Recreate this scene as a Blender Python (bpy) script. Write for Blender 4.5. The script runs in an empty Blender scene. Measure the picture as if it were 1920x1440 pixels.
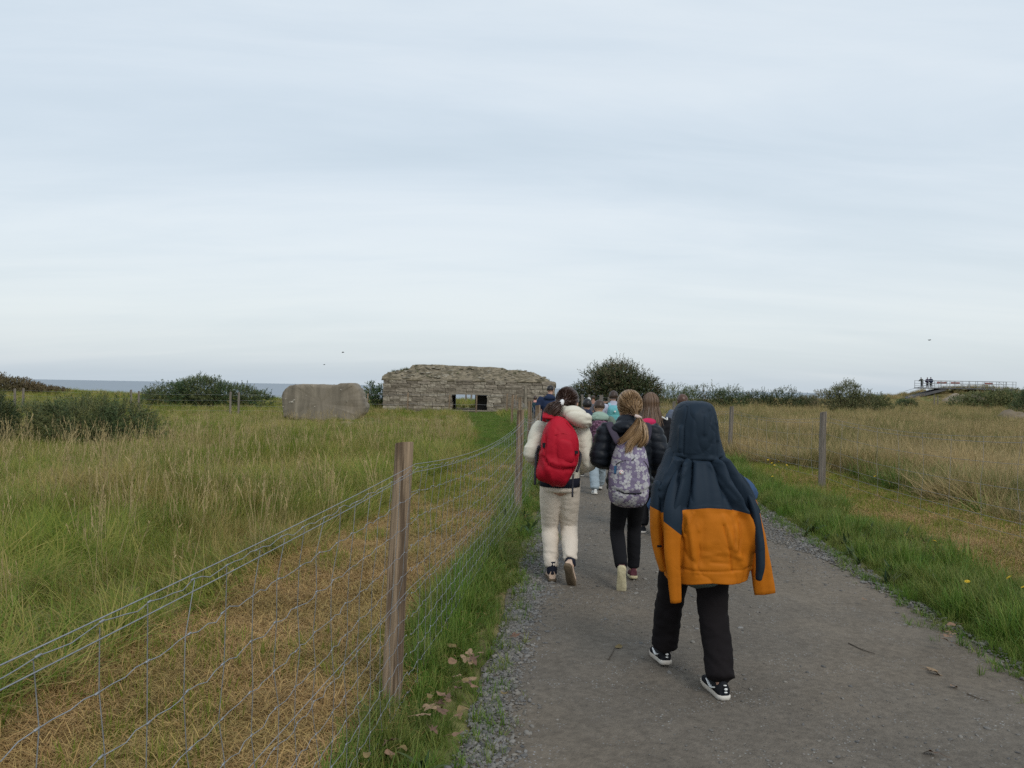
import bpy, bmesh, math, random
import numpy as np
from mathutils import Vector, Matrix, Euler

# ------------------------------------------------------------------ camera, sky, sun, exposure
SC = bpy.context.scene
COL = SC.collection
random.seed(7)
RNG = np.random.default_rng(7)

CAM_H = 1.5
F_PX = 1443.0            # focal length in pixels of a 1920 wide picture
PITCH = math.radians(0.20)
ROLL = math.radians(1.0)
cam_data = bpy.data.cameras.new("camera")
cam_data.sensor_width = 36.0
cam_data.lens = F_PX / 1920.0 * 36.0
cam_data.clip_start = 0.05
cam_data.clip_end = 60000.0
cam = bpy.data.objects.new("camera", cam_data)
COL.objects.link(cam)
cam.matrix_world = (Matrix.Translation((0, 0, CAM_H)) @ Matrix.Rotation(math.pi / 2 + PITCH, 4, 'X')
                    @ Matrix.Rotation(ROLL, 4, 'Z'))
SC.camera = cam

SUN_AZ, SUN_EL = math.radians(152), math.radians(42)   # azimuth from +Y towards +X
world = bpy.data.worlds.new("World")
SC.world = world
world.use_nodes = True
wn, wl = world.node_tree.nodes, world.node_tree.links
wn.clear()
w_out = wn.new("ShaderNodeOutputWorld")
w_sky = wn.new("ShaderNodeTexSky")
w_sky.sky_type = 'NISHITA'
w_sky.sun_disc = False
w_sky.sun_elevation = SUN_EL
w_sky.sun_rotation = SUN_AZ
w_sky.air_density = 1.0
w_sky.dust_density = 2.0
w_bg = wn.new("ShaderNodeBackground")
w_bg.inputs['Strength'].default_value = 0.10
wl.new(w_sky.outputs[0], w_bg.inputs['Color'])
# thin high cloud sheet over the whole sky, streaked, seen in perspective
tc = wn.new("ShaderNodeTexCoord")
sep = wn.new("ShaderNodeSeparateXYZ"); wl.new(tc.outputs['Generated'], sep.inputs[0])
def wmath(op, a, b=None, clamp=False):
    n = wn.new("ShaderNodeMath"); n.operation = op; n.use_clamp = clamp
    for i, v in enumerate((a, b)):
        if v is None: continue
        if hasattr(v, 'links'): wl.new(v, n.inputs[i])
        else: n.inputs[i].default_value = v
    return n.outputs[0]
zc = wmath('ADD', wmath('ABSOLUTE', sep.outputs['Z']), 0.16)
u_ = wmath('DIVIDE', sep.outputs['X'], zc)
v_ = wmath('DIVIDE', sep.outputs['Y'], zc)
comb = wn.new("ShaderNodeCombineXYZ")
wl.new(u_, comb.inputs[0]); wl.new(v_, comb.inputs[1])
mp = wn.new("ShaderNodeMapping")
mp.inputs['Rotation'].default_value = (0, 0, math.radians(-14))
mp.inputs['Scale'].default_value = (0.30, 1.0, 1.0)
wl.new(comb.outputs[0], mp.inputs[0])
def wnoise(scale, detail, rough, dist=0.0, off=0.0):
    n = wn.new("ShaderNodeTexNoise"); n.noise_dimensions = '4D'
    n.inputs['W'].default_value = off
    n.inputs['Scale'].default_value = scale; n.inputs['Detail'].default_value = detail
    n.inputs['Roughness'].default_value = rough; n.inputs['Distortion'].default_value = dist
    wl.new(mp.outputs[0], n.inputs['Vector'])
    return n.outputs[0]
big = wnoise(0.75, 3, 0.5, 0.3, 2.3)
fine = wnoise(2.6, 6, 0.58, 0.6, 5.1)
streak = wmath('ADD', wmath('MULTIPLY', big, 0.62), wmath('MULTIPLY', fine, 0.38))
ramp = wn.new("ShaderNodeValToRGB")
ramp.color_ramp.interpolation = 'B_SPLINE'
e = ramp.color_ramp.elements
e[0].position = 0.36; e[0].color = (0.49, 0.585, 0.67, 1)
e[1].position = 0.62; e[1].color = (0.715, 0.775, 0.825, 1)
m_ = ramp.color_ramp.elements.new(0.5); m_.color = (0.595, 0.68, 0.765, 1)
wl.new(streak, ramp.inputs[0])
# towards the horizon the sheet turns whiter, then into grey blue haze
hor = wn.new("ShaderNodeValToRGB"); hor.color_ramp.interpolation = 'B_SPLINE'
e = hor.color_ramp.elements
e[0].position = 0.0; e[0].color = (0.44, 0.505, 0.56, 1)
e[1].position = 1.0; e[1].color = (0.62, 0.69, 0.75, 1)
for p, c in ((0.012, (0.485, 0.54, 0.585)), (0.035, (0.61, 0.655, 0.655)), (0.08, (0.69, 0.735, 0.72)), (0.16, (0.71, 0.76, 0.76)), (0.4, (0.63, 0.715, 0.765))):
    x = hor.color_ramp.elements.new(p); x.color = (*c, 1)
wl.new(wmath('ABSOLUTE', sep.outputs['Z']), hor.inputs[0])
low = wn.new("ShaderNodeMapRange"); low.interpolation_type = 'SMOOTHSTEP'
low.inputs['From Min'].default_value = 0.0; low.inputs['From Max'].default_value = 0.32
low.inputs['To Min'].default_value = 0.34; low.inputs['To Max'].default_value = 0.85
wl.new(wmath('ABSOLUTE', sep.outputs['Z']), low.inputs[0])
cmix = wn.new("ShaderNodeMix"); cmix.data_type = 'RGBA'
wl.new(low.outputs[0], cmix.inputs['Factor'])
wl.new(hor.outputs[0], cmix.inputs['A']); wl.new(ramp.outputs[0], cmix.inputs['B'])
w_cl = wn.new("ShaderNodeBackground"); w_cl.inputs['Strength'].default_value = 1.11
wl.new(cmix.outputs['Result'], w_cl.inputs['Color'])
w_mix = wn.new("ShaderNodeMixShader"); w_mix.inputs[0].default_value = 0.90
wl.new(w_bg.outputs[0], w_mix.inputs[1]); wl.new(w_cl.outputs[0], w_mix.inputs[2])
wl.new(w_mix.outputs[0], w_out.inputs[0])

sun_data = bpy.data.lights.new("sun", 'SUN')
sun_data.energy = 1.25
sun_data.angle = math.radians(22)
sun_data.color = (1.0, 0.95, 0.87)
sun = bpy.data.objects.new("sun", sun_data)
COL.objects.link(sun)
sdir = Vector((math.sin(SUN_AZ) * math.cos(SUN_EL), math.cos(SUN_AZ) * math.cos(SUN_EL), math.sin(SUN_EL)))
sun.rotation_euler = sdir.to_track_quat('Z', 'Y').to_euler()
sun.location = sdir * 50

SC.view_settings.view_transform = 'Standard'
SC.view_settings.look = 'None'
SC.view_settings.exposure = 0.09
SC.view_settings.gamma = 1.0
SC.view_settings.use_curve_mapping = False
SC.render.engine = 'CYCLES'
SC.cycles.use_denoising = False      # keeps the fine grain of grit and grass
SC.cycles.use_adaptive_sampling = False
SC.cycles.max_bounces = 5
SC.cycles.diffuse_bounces = 2
SC.cycles.glossy_bounces = 2
SC.cycles.transmission_bounces = 3
SC.cycles.transparent_max_bounces = 4
SC.cycles.caustics_reflective = False
SC.cycles.caustics_refractive = False

# ------------------------------------------------------------------ helpers
def sstep(a, b, x):
    t = np.clip((np.asarray(x, float) - a) / (b - a), 0, 1)
    return t * t * (3 - 2 * t)

def _hash(ix, iy, iz, seed):
    h = (ix * 374761393 + iy * 668265263 + iz * 2147483647 + seed * 1274126177) & 0xFFFFFFFF
    h = ((h ^ (h >> 13)) * 1274126177) & 0xFFFFFFFF
    h = (h ^ (h >> 16)) & 0xFFFFFFFF
    return h / 4294967295.0

def vnoise(P, scale=1.0, seed=0):
    """smooth value noise, -1..1; P is (N,3) or (N,2)"""
    P = np.asarray(P, float)
    if P.shape[1] == 2: P = np.c_[P, np.zeros(len(P))]
    P = P * scale
    i = np.floor(P).astype(np.int64); f = P - i
    f = f * f * (3 - 2 * f)
    r = 0
    for dx in (0, 1):
        for dy in (0, 1):
            for dz in (0, 1):
                w = (f[:, 0] if dx else 1 - f[:, 0]) * (f[:, 1] if dy else 1 - f[:, 1]) * (f[:, 2] if dz else 1 - f[:, 2])
                r = r + w * _hash(i[:, 0] + dx, i[:, 1] + dy, i[:, 2] + dz, seed)
    return r * 2 - 1

def fbm(P, scale=1.0, seed=0, octv=4, gain=0.5):
    a, s, r = 1.0, scale, 0.0
    for k in range(octv):
        r = r + a * vnoise(P, s, seed + k * 17); a *= gain; s *= 2.03
    return r

def at(px, py, d):
    """the point d metres ahead that the camera sees at pixel (px, py) of the 1920 wide picture"""
    du, dv = px - 960.0, 720.0 - py
    c, s = math.cos(ROLL), math.sin(ROLL)
    u, v = du * c - dv * s, du * s + dv * c
    return Vector((u / F_PX * d, d, CAM_H + (v / F_PX + math.tan(PITCH)) * d))

class MB:
    """collects vertices and faces, builds one mesh"""
    def __init__(self): self.v = []; self.f = []; self.n = 0; self.mi = []
    def add(self, v, f, mi=0):
        v = np.asarray(v, float).reshape(-1, 3)
        self.v.append(v)
        k = self.n
        self.f.extend([tuple(int(i) + k for i in q) for q in f])
        self.mi.extend([mi] * len(f))
        self.n += len(v)
        return self
    def verts(self): return np.concatenate(self.v) if self.v else np.zeros((0, 3))
    def box(self, c, s, rz=0.0, mi=0, rot=None):
        hx, hy, hz = s[0] / 2, s[1] / 2, s[2] / 2
        v = np.array([(x, y, z) for x in (-hx, hx) for y in (-hy, hy) for z in (-hz, hz)])
        if rot is not None: v = v @ np.array(rot.to_3x3()).T
        elif rz: v = v @ np.array([[math.cos(rz), math.sin(rz), 0], [-math.sin(rz), math.cos(rz), 0], [0, 0, 1]])
        f = [(0, 1, 3, 2), (4, 6, 7, 5), (0, 4, 5, 1), (2, 3, 7, 6), (0, 2, 6, 4), (1, 5, 7, 3)]
        return self.add(v + np.array(c), f, mi)
    def tube(self, path, rad, n=8, sub=1, cap=True, side=(1, 0, 0), mi=0, squash=None):
        v, f = tube_geo(path, rad, n, sub, cap, side)
        return self.add(v, f, mi)
    def mesh(self, name, smooth=False):
        me = bpy.data.meshes.new(name)
        V = self.verts()
        me.from_pydata(V.tolist(), [], self.f)
        if any(self.mi): me.polygons.foreach_set('material_index', self.mi)
        if smooth: me.polygons.foreach_set('use_smooth', [True] * len(me.polygons))
        me.update()
        return me
    def build(self, name, mat, parent=None, smooth=False, loc=None):
        return link(name, self.mesh(name, smooth), mat, parent, loc)

def catmull(P, sub):
    P = np.asarray(P, float)
    if sub <= 1 or len(P) < 3: return P
    E = np.vstack([2 * P[0] - P[1], P, 2 * P[-1] - P[-2]])
    out = []
    for i in range(1, len(E) - 2):
        p0, p1, p2, p3 = E[i - 1], E[i], E[i + 1], E[i + 2]
        for t in np.arange(sub) / sub:
            out.append(0.5 * ((2 * p1) + (-p0 + p2) * t + (2 * p0 - 5 * p1 + 4 * p2 - p3) * t * t + (-p0 + 3 * p1 - 3 * p2 + p3) * t ** 3))
    out.append(E[-2])
    return np.array(out)

def tube_geo(path, rad, n=8, sub=1, cap=True, side=(1, 0, 0)):
    """path (k,3); rad scalar, (k,) or (k,2): half width along 'side' and across it"""
    P = np.asarray([tuple(p) for p in path], float)
    k = len(P)
    R = np.asarray(rad, float)
    if R.ndim == 0: R = np.full((k, 2), float(R))
    elif R.ndim == 1: R = np.c_[R, R]
    Q = catmull(np.c_[P, R], sub)
    P, R = Q[:, :3], np.maximum(Q[:, 3:], 1e-4)
    T = np.gradient(P, axis=0)
    T /= np.maximum(np.linalg.norm(T, axis=1, keepdims=True), 1e-9)
    S = np.asarray(side, float)[None] - T * (T @ np.asarray(side, float))[:, None]
    bad = np.linalg.norm(S, axis=1) < 0.15
    if bad.any():
        alt = np.array((0, 1.0, 0.1))
        S[bad] = alt - T[bad] * (T[bad] @ alt)[:, None]
    S /= np.linalg.norm(S, axis=1, keepdims=True)
    B = np.cross(T, S)
    a = np.arange(n) / n * 2 * math.pi
    V = (P[:, None] + S[:, None] * (np.cos(a)[None, :, None] * R[:, 0][:, None, None])
         + B[:, None] * (np.sin(a)[None, :, None] * R[:, 1][:, None, None])).reshape(-1, 3)
    m = len(P)
    f = []
    for i in range(m - 1):
        for j in range(n):
            j2 = (j + 1) % n
            f.append((i * n + j, i * n + j2, (i + 1) * n + j2, (i + 1) * n + j))
    if cap:
        rr = R.min(axis=1) * 0.45
        V = np.vstack([V, P[0] - T[0] * rr[0], P[-1] + T[-1] * rr[-1]])
        for j in range(n):
            f.append((m * n, (j + 1) % n, j))
            f.append((m * n + 1, (m - 1) * n + j, (m - 1) * n + (j + 1) % n))
    return V, f

def sphere_geo(c, r, nu=16, nv=10, rot=None):
    c = np.asarray(tuple(c), float); r = np.asarray(r, float) * np.ones(3)
    V = [(0, 0, -1)]
    for i in range(1, nv):
        ph = -math.pi / 2 + math.pi * i / nv
        for j in range(nu):
            th = 2 * math.pi * j / nu
            V.append((math.cos(ph) * math.cos(th), math.cos(ph) * math.sin(th), math.sin(ph)))
    V.append((0, 0, 1))
    V = np.array(V) * r
    if rot is not None: V = V @ np.array(rot.to_3x3()).T
    f = []
    for j in range(nu): f.append((0, 1 + (j + 1) % nu, 1 + j))
    for i in range(nv - 2):
        for j in range(nu):
            a, b = 1 + i * nu + j, 1 + i * nu + (j + 1) % nu
            f.append((a, b, b + nu, a + nu))
    top = len(V) - 1; o = 1 + (nv - 2) * nu
    for j in range(nu): f.append((top, o + j, o + (j + 1) % nu))
    return V + c, f

def grid_faces(nr, nc, wrap=False):
    f = []
    for i in range(nr - 1):
        for j in range(nc if wrap else nc - 1):
            j2 = (j + 1) % nc
            f.append((i * nc + j, i * nc + j2, (i + 1) * nc + j2, (i + 1) * nc + j))
    return f

def link(name, me, mat=None, parent=None, loc=None):
    o = bpy.data.objects.new(name, me)
    COL.objects.link(o)
    if mat is not None and me is not None:
        for m in (mat if isinstance(mat, (list, tuple)) else [mat]):
            me.materials.append(m)
    if parent is not None: o.parent = parent
    if loc is not None: o.location = loc
    return o

def tag(o, label=None, cat=None, group=None, kind=None):
    if label: o['label'] = label
    if cat: o['category'] = cat
    if group: o['group'] = group
    if kind: o['kind'] = kind
    return o

def thing(name, loc, label, cat, group=None, rz=0.0):
    o = bpy.data.objects.new(name, None)
    COL.objects.link(o)
    o.location = loc; o.rotation_euler = (0, 0, rz); o.empty_display_size = 0.1
    return tag(o, label, cat, group)

def mesh_np(name, V, F, smooth=False):
    """V (n,3), F (m,3) or (m,4) arrays of one kind"""
    V = np.asarray(V, np.float32); F = np.asarray(F, np.int32)
    me = bpy.data.meshes.new(name)
    k = F.shape[1]
    me.vertices.add(len(V)); me.vertices.foreach_set('co', V.ravel())
    me.loops.add(F.size); me.loops.foreach_set('vertex_index', F.ravel())
    me.polygons.add(len(F)); me.polygons.foreach_set('loop_start', np.arange(len(F), dtype=np.int32) * k)
    if smooth: me.polygons.foreach_set('use_smooth', np.ones(len(F), bool))
    me.update(calc_edges=True); me.validate()
    return me

def float_attr(me, name, vals):
    a = me.attributes.new(name, 'FLOAT', 'POINT')
    a.data.foreach_set('value', np.asarray(vals, np.float32))

def voxel_mesh(mb, voxel=0.012, smooth=3, name='m'):
    """joins overlapping closed shapes of mb into one continuous skin"""
    me0 = mb.mesh(name + '_src')
    o = bpy.data.objects.new('tmp', me0); COL.objects.link(o)
    r = o.modifiers.new('r', 'REMESH'); r.mode = 'VOXEL'; r.voxel_size = voxel; r.adaptivity = 0
    s = o.modifiers.new('s', 'SMOOTH'); s.iterations = smooth; s.factor = 0.5
    dg = bpy.context.evaluated_depsgraph_get()
    me = bpy.data.meshes.new_from_object(o.evaluated_get(dg))
    bpy.data.objects.remove(o); bpy.data.meshes.remove(me0)
    me.name = name
    me.materials.clear()
    me.polygons.foreach_set('use_smooth', [True] * len(me.polygons))
    return me

def vco(me):
    a = np.empty(len(me.vertices) * 3, np.float32); me.vertices.foreach_get('co', a)
    return a.reshape(-1, 3).astype(float)

def vno(me):
    a = np.empty(len(me.vertices) * 3, np.float32); me.vertex_normals.foreach_get('vector', a)
    return a.reshape(-1, 3).astype(float)

def displace(me, fn):
    co, no = vco(me), vno(me)
    d = fn(co, no)
    me.vertices.foreach_set('co', (co + no * d[:, None]).astype(np.float32).ravel()); me.update()

def ridge(x, z, pts, w, amp):
    """soft ridge (amp>0) or groove along a polyline in the x,z plane"""
    best = np.full(len(x), 1e9)
    for (x0, z0), (x1, z1) in zip(pts[:-1], pts[1:]):
        dx, dz = x1 - x0, z1 - z0
        t = np.clip(((x - x0) * dx + (z - z0) * dz) / (dx * dx + dz * dz + 1e-12), 0, 1)
        best = np.minimum(best, np.hypot(x - x0 - t * dx, z - z0 - t * dz))
    return amp * np.exp(-(best / w) ** 2)

# ------------------------------------------------------------------ materials
def mat(name, col, rough=0.8, var=0.15, vscale=6.0, bump=0.0, bscale=40.0, col2=None, c2scale=3.0, c2amt=0.5, spec=0.3,
        metal=0.0, sheen=0.0, stretch=None, detail=6.0, coords='Object', c2lo=0.42, c2hi=0.62, crease=0.0, cscale=9.0):
    m = bpy.data.materials.new(name); m.use_nodes = True
    n, l = m.node_tree.nodes, m.node_tree.links
    b = n['Principled BSDF']
    b.inputs['Roughness'].default_value = rough
    b.inputs['Metallic'].default_value = metal
    b.inputs['Specular IOR Level'].default_value = spec
    if sheen: b.inputs['Sheen Weight'].default_value = sheen; b.inputs['Sheen Roughness'].default_value = 0.5
    t = n.new('ShaderNodeTexCoord'); vec = t.outputs[coords]
    if stretch:
        mpn = n.new('ShaderNodeMapping'); mpn.inputs['Scale'].default_value = stretch
        l.new(vec, mpn.inputs[0]); vec = mpn.outputs[0]
    def noise(s, d=detail, r=0.55):
        q = n.new('ShaderNodeTexNoise'); q.inputs['Scale'].default_value = s; q.inputs['Detail'].default_value = d
        q.inputs['Roughness'].default_value = r; l.new(vec, q.inputs['Vector']); return q.outputs[0]
    c = n.new('ShaderNodeRGB'); c.outputs[0].default_value = (*col, 1); cur = c.outputs[0]
    if col2 is not None:
        mr = n.new('ShaderNodeMapRange'); mr.interpolation_type = 'SMOOTHSTEP'
        mr.inputs['From Min'].default_value = c2lo; mr.inputs['From Max'].default_value = c2hi
        mr.inputs['To Max'].default_value = c2amt; l.new(noise(c2scale), mr.inputs[0])
        mx = n.new('ShaderNodeMix'); mx.data_type = 'RGBA'; l.new(mr.outputs[0], mx.inputs['Factor'])
        l.new(cur, mx.inputs['A']); mx.inputs['B'].default_value = (*col2, 1); cur = mx.outputs['Result']
    if var:
        mr = n.new('ShaderNodeMapRange'); mr.inputs['From Min'].default_value = 0.3; mr.inputs['From Max'].default_value = 0.7
        mr.inputs['To Min'].default_value = 1 - var; mr.inputs['To Max'].default_value = 1 + var
        l.new(noise(vscale), mr.inputs[0])
        mx = n.new('ShaderNodeVectorMath'); mx.operation = 'SCALE'; l.new(cur, mx.inputs[0]); l.new(mr.outputs[0], mx.inputs['Scale'])
        cur = mx.outputs[0]
    l.new(cur, b.inputs['Base Color'])
    if bump:
        bp = n.new('ShaderNodeBump'); bp.inputs['Strength'].default_value = bump; bp.inputs['Distance'].default_value = 0.01
        l.new(noise(bscale, 4), bp.inputs['Height']); l.new(bp.outputs[0], b.inputs['Normal'])
        if crease:
            q = n.new('ShaderNodeTexNoise'); q.inputs['Scale'].default_value = cscale; q.inputs['Detail'].default_value = 0.6
            q.inputs['Distortion'].default_value = 1.0; l.new(vec, q.inputs['Vector'])
            ab = n.new('ShaderNodeMath'); ab.operation = 'SUBTRACT'; l.new(q.outputs[0], ab.inputs[0]); ab.inputs[1].default_value = 0.5
            a2 = n.new('ShaderNodeMath'); a2.operation = 'ABSOLUTE'; l.new(ab.outputs[0], a2.inputs[0])
            a3 = n.new('ShaderNodeMath'); a3.operation = 'POWER'; l.new(a2.outputs[0], a3.inputs[0]); a3.inputs[1].default_value = 0.85
            bc = n.new('ShaderNodeBump'); bc.inputs['Strength'].default_value = crease; bc.inputs['Distance'].default_value = 0.02
            l.new(a3.outputs[0], bc.inputs['Height']); l.new(bc.outputs[0], bp.inputs['Normal'])
    m['cur'] = ''
    return m

def blade_mat(name, c1, c2, dry, dryamt=0.3, pscale=0.6, rough=0.6, transl=0.25, seed=0.0, lo=0.4, hi=0.62):
    """leaf and grass blades: colour varies per blade (attribute 'tone'), per tuft and in patches over the ground"""
    m = bpy.data.materials.new(name); m.use_nodes = True
    n, l = m.node_tree.nodes, m.node_tree.links
    out = n['Material Output']; b = n['Principled BSDF']
    b.inputs['Roughness'].default_value = rough; b.inputs['Specular IOR Level'].default_value = 0.25
    at_ = n.new('ShaderNodeAttribute'); at_.attribute_name = 'tone'
    oi = n.new('ShaderNodeObjectInfo'); ge = n.new('ShaderNodeNewGeometry')
    mp_ = n.new('ShaderNodeMapping'); mp_.inputs['Location'].default_value = (seed, seed * 2, 0); mp_.inputs['Scale'].default_value = (1, 1, 0)
    l.new(ge.outputs['Position'], mp_.inputs[0])
    ns = n.new('ShaderNodeTexNoise'); ns.inputs['Scale'].default_value = pscale; ns.inputs['Detail'].default_value = 4
    l.new(mp_.outputs[0], ns.inputs['Vector'])
    def mixc(f, a, bb):
        x = n.new('ShaderNodeMix'); x.data_type = 'RGBA'
        l.new(f, x.inputs['Factor'])
        for s, v in (('A', a), ('B', bb)):
            if hasattr(v, 'links'): l.new(v, x.inputs[s])
            else: x.inputs[s].default_value = (*v, 1)
        return x.outputs['Result']
    def mth(op, a, bb, clamp=False):
        x = n.new('ShaderNodeMath'); x.operation = op; x.use_clamp = clamp
        for i, v in enumerate((a, bb)):
            if hasattr(v, 'links'): l.new(v, x.inputs[i])
            else: x.inputs[i].default_value = v
        return x.outputs[0]
    c = mixc(at_.outputs['Fac'], c1, c2)
    mr = n.new('ShaderNodeMapRange'); mr.interpolation_type = 'SMOOTHSTEP'
    mr.inputs['From Min'].default_value = lo; mr.inputs['From Max'].default_value = hi
    l.new(mth('ADD', ns.outputs[0], mth('MULTIPLY', mth('SUBTRACT', at_.outputs['Fac'], 0.5), 0.28)), mr.inputs[0])
    c = mixc(mth('MULTIPLY', mr.outputs[0], dryamt), c, dry)
    m9 = n.new('ShaderNodeMapRange'); m9.inputs['From Min'].default_value = 0.62; m9.inputs['From Max'].default_value = 1.0; m9.inputs['To Max'].default_value = 0.55 * dryamt
    l.new(oi.outputs['Random'], m9.inputs[0]); c = mixc(m9.outputs[0], c, dry)
    sc = n.new('ShaderNodeVectorMath'); sc.operation = 'SCALE'; l.new(c, sc.inputs[0])
    l.new(mth('ADD', mth('MULTIPLY', oi.outputs['Random'], 0.5), 0.75), sc.inputs['Scale'])
    c = sc.outputs[0]
    l.new(c, b.inputs['Base Color'])
    if transl:
        tr = n.new('ShaderNodeBsdfTranslucent'); l.new(c, tr.inputs['Color'])
        mx = n.new('ShaderNodeMixShader'); mx.inputs[0].default_value = transl
        l.new(b.outputs[0], mx.inputs[1]); l.new(tr.outputs[0], mx.inputs[2]); l.new(mx.outputs[0], out.inputs[0])
    return m

# ------------------------------------------------------------------ scattering (for what nobody could count)
def proto(name, V, F, material, tone=None, smooth=False):
    me = mesh_np(name, V, F, smooth)
    if tone is not None: float_attr(me, 'tone', tone)
    me.materials.append(material)
    return bpy.data.objects.new(name, me)

_GN = None
def scatter(name, pts, protos, label, cat, scale=None, rot=None, idx=None, kind='stuff'):
    pts = np.asarray(pts, np.float32); N = len(pts)
    c = bpy.data.collections.new(name + '_kinds')
    for i, p in enumerate(protos):
        p.name = '%s_kind_%02d' % (name, i); c.objects.link(p)
    me = bpy.data.meshes.new(name)
    me.vertices.add(N); me.vertices.foreach_set('co', pts.ravel())
    scale = np.ones(N) if scale is None else scale
    scale = np.asarray(scale, np.float32)
    if scale.ndim == 1: scale = np.c_[scale, scale, scale]
    rot = np.c_[np.zeros(N), np.zeros(N), RNG.uniform(0, 2 * math.pi, N)] if rot is None else rot
    idx = RNG.integers(0, len(protos), N) if idx is None else idx
    a = me.attributes.new('scl', 'FLOAT_VECTOR', 'POINT'); a.data.foreach_set('vector', scale.ravel())
    a = me.attributes.new('rot', 'FLOAT_VECTOR', 'POINT'); a.data.foreach_set('vector', np.asarray(rot, np.float32).ravel())
    a = me.attributes.new('idx', 'INT', 'POINT'); a.data.foreach_set('value', np.asarray(idx, np.int32))
    o = link(name, me)
    g = bpy.data.node_groups.new(name + '_nodes', 'GeometryNodeTree')
    g.interface.new_socket('Geometry', in_out='INPUT', socket_type='NodeSocketGeometry')
    g.interface.new_socket('Geometry', in_out='OUTPUT', socket_type='NodeSocketGeometry')
    gi, go = g.nodes.new('NodeGroupInput'), g.nodes.new('NodeGroupOutput')
    iop = g.nodes.new('GeometryNodeInstanceOnPoints')
    ci = g.nodes.new('GeometryNodeCollectionInfo')
    ci.inputs['Collection'].default_value = c
    ci.inputs['Separate Children'].default_value = True
    ci.inputs['Reset Children'].default_value = True
    def na(nm, ty):
        q = g.nodes.new('GeometryNodeInputNamedAttribute'); q.data_type = ty; q.inputs['Name'].default_value = nm
        return q.outputs['Attribute']
    e2r = g.nodes.new('FunctionNodeEulerToRotation')
    g.links.new(na('rot', 'FLOAT_VECTOR'), e2r.inputs[0])
    g.links.new(gi.outputs[0], iop.inputs['Points'])
    g.links.new(ci.outputs[0], iop.inputs['Instance'])
    iop.inputs['Pick Instance'].default_value = True
    g.links.new(na('idx', 'INT'), iop.inputs['Instance Index'])
    g.links.new(e2r.outputs[0], iop.inputs['Rotation'])
    g.links.new(na('scl', 'FLOAT_VECTOR'), iop.inputs['Scale'])
    g.links.new(iop.outputs[0], go.inputs[0])
    md = o.modifiers.new('scatter', 'NODES'); md.node_group = g
    return tag(o, label, cat, kind=kind)

def blades(n, h, w, spread, lean, curl, rng, segs=3, hvar=0.35, flat=0.0):
    """a tuft of n tapered blades; returns V, F(quads), tone"""
    V, F, T = [], [], []
    for i in range(n):
        a = rng.uniform(0, 2 * math.pi); r = spread * math.sqrt(rng.uniform())
        bx, by = r * math.cos(a), r * math.sin(a)
        d = rng.uniform(0, 2 * math.pi); hh = h * (1 + rng.uniform(-hvar, hvar)); ww = w * rng.uniform(0.7, 1.3)
        ln = abs(rng.normal(0, lean)); cu = rng.uniform(0.3, 1.0) * curl
        dx, dy = math.cos(d), math.sin(d); sx, sy = -dy, dx
        ang = ln; x = y = 0.0; z = 0.0; tone = rng.uniform()
        px_, pz = 0.0, (0.0 if not flat else rng.uniform(0, flat))
        base = len(V)
        for s in range(segs + 1):
            t = s / segs
            wd = ww * (1 - t ** 1.6) + ww * 0.06
            V.append((bx + dx * px_ + sx * wd / 2, by + dy * px_ + sy * wd / 2, pz))
            V.append((bx + dx * px_ - sx * wd / 2, by + dy * px_ - sy * wd / 2, pz))
            T += [tone, tone]
            px_ += math.sin(ang) * hh / segs; pz += math.cos(ang) * hh / segs
            ang += cu / segs
            if flat: ang = min(ang, math.pi / 2 + 0.1)
        for s in range(segs):
            b = base + 2 * s
            F.append((b, b + 1, b + 3, b + 2))
    return np.array(V), np.array(F), np.array(T)

def join_geo(*gs):
    V, F, T, k = [], [], [], 0
    for v, f, t in gs:
        V.append(v); F.append(f + k); T.append(t); k += len(v)
    return np.concatenate(V), np.concatenate(F), np.concatenate(T)
# ------------------------------------------------------------------ the lie of the land
FL_D = np.array([-30, -1.95, 3.57, 9.1, 14.6, 20.0, 25.5, 31.0, 37.0, 42.0])
FL_X = np.array([-4.3, -1.14, -0.52, 0.10, 0.51, 0.46, 0.28, 0.02, -0.3, -0.6])
PL_D = np.array([-30, -5, 3.04, 8.0, 9.7, 14.6, 20, 25.5, 33, 42, 60])
PL_X = np.array([-3.1, -0.88, -0.21, 0.24, 0.38, 0.85, 0.95, 0.85, 0.7, 1.2, 3.2])
PR_D = np.array([-30, -5, 4.15, 9.7, 14.6, 20, 25.5, 33, 42, 60])
PR_X = np.array([0.2, 2.0, 2.76, 3.2, 3.62, 3.75, 3.62, 3.4, 3.9, 5.8])
FR_D = np.array([-30, 1.0, 6.5, 12.0, 17.5, 23.0, 28.5, 34.0, 40.0, 60.0])
FR_X = np.array([2.8, 4.35, 4.62, 4.86, 4.98, 4.84, 4.5, 4.3, 4.6, 6.6])
def fenceL(d): return np.interp(d, FL_D, FL_X)
def pathL(d): return np.interp(d, PL_D, PL_X)
def pathR(d): return np.interp(d, PR_D, PR_X)
def fenceR(d): return np.interp(d, FR_D, FR_X)
def cliff(x): return 86 + 75 * sstep(8, 60, x) + 6 * np.sin(np.asarray(x) * 0.11) + 3 * np.sin(np.asarray(x) * 0.37)

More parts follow.
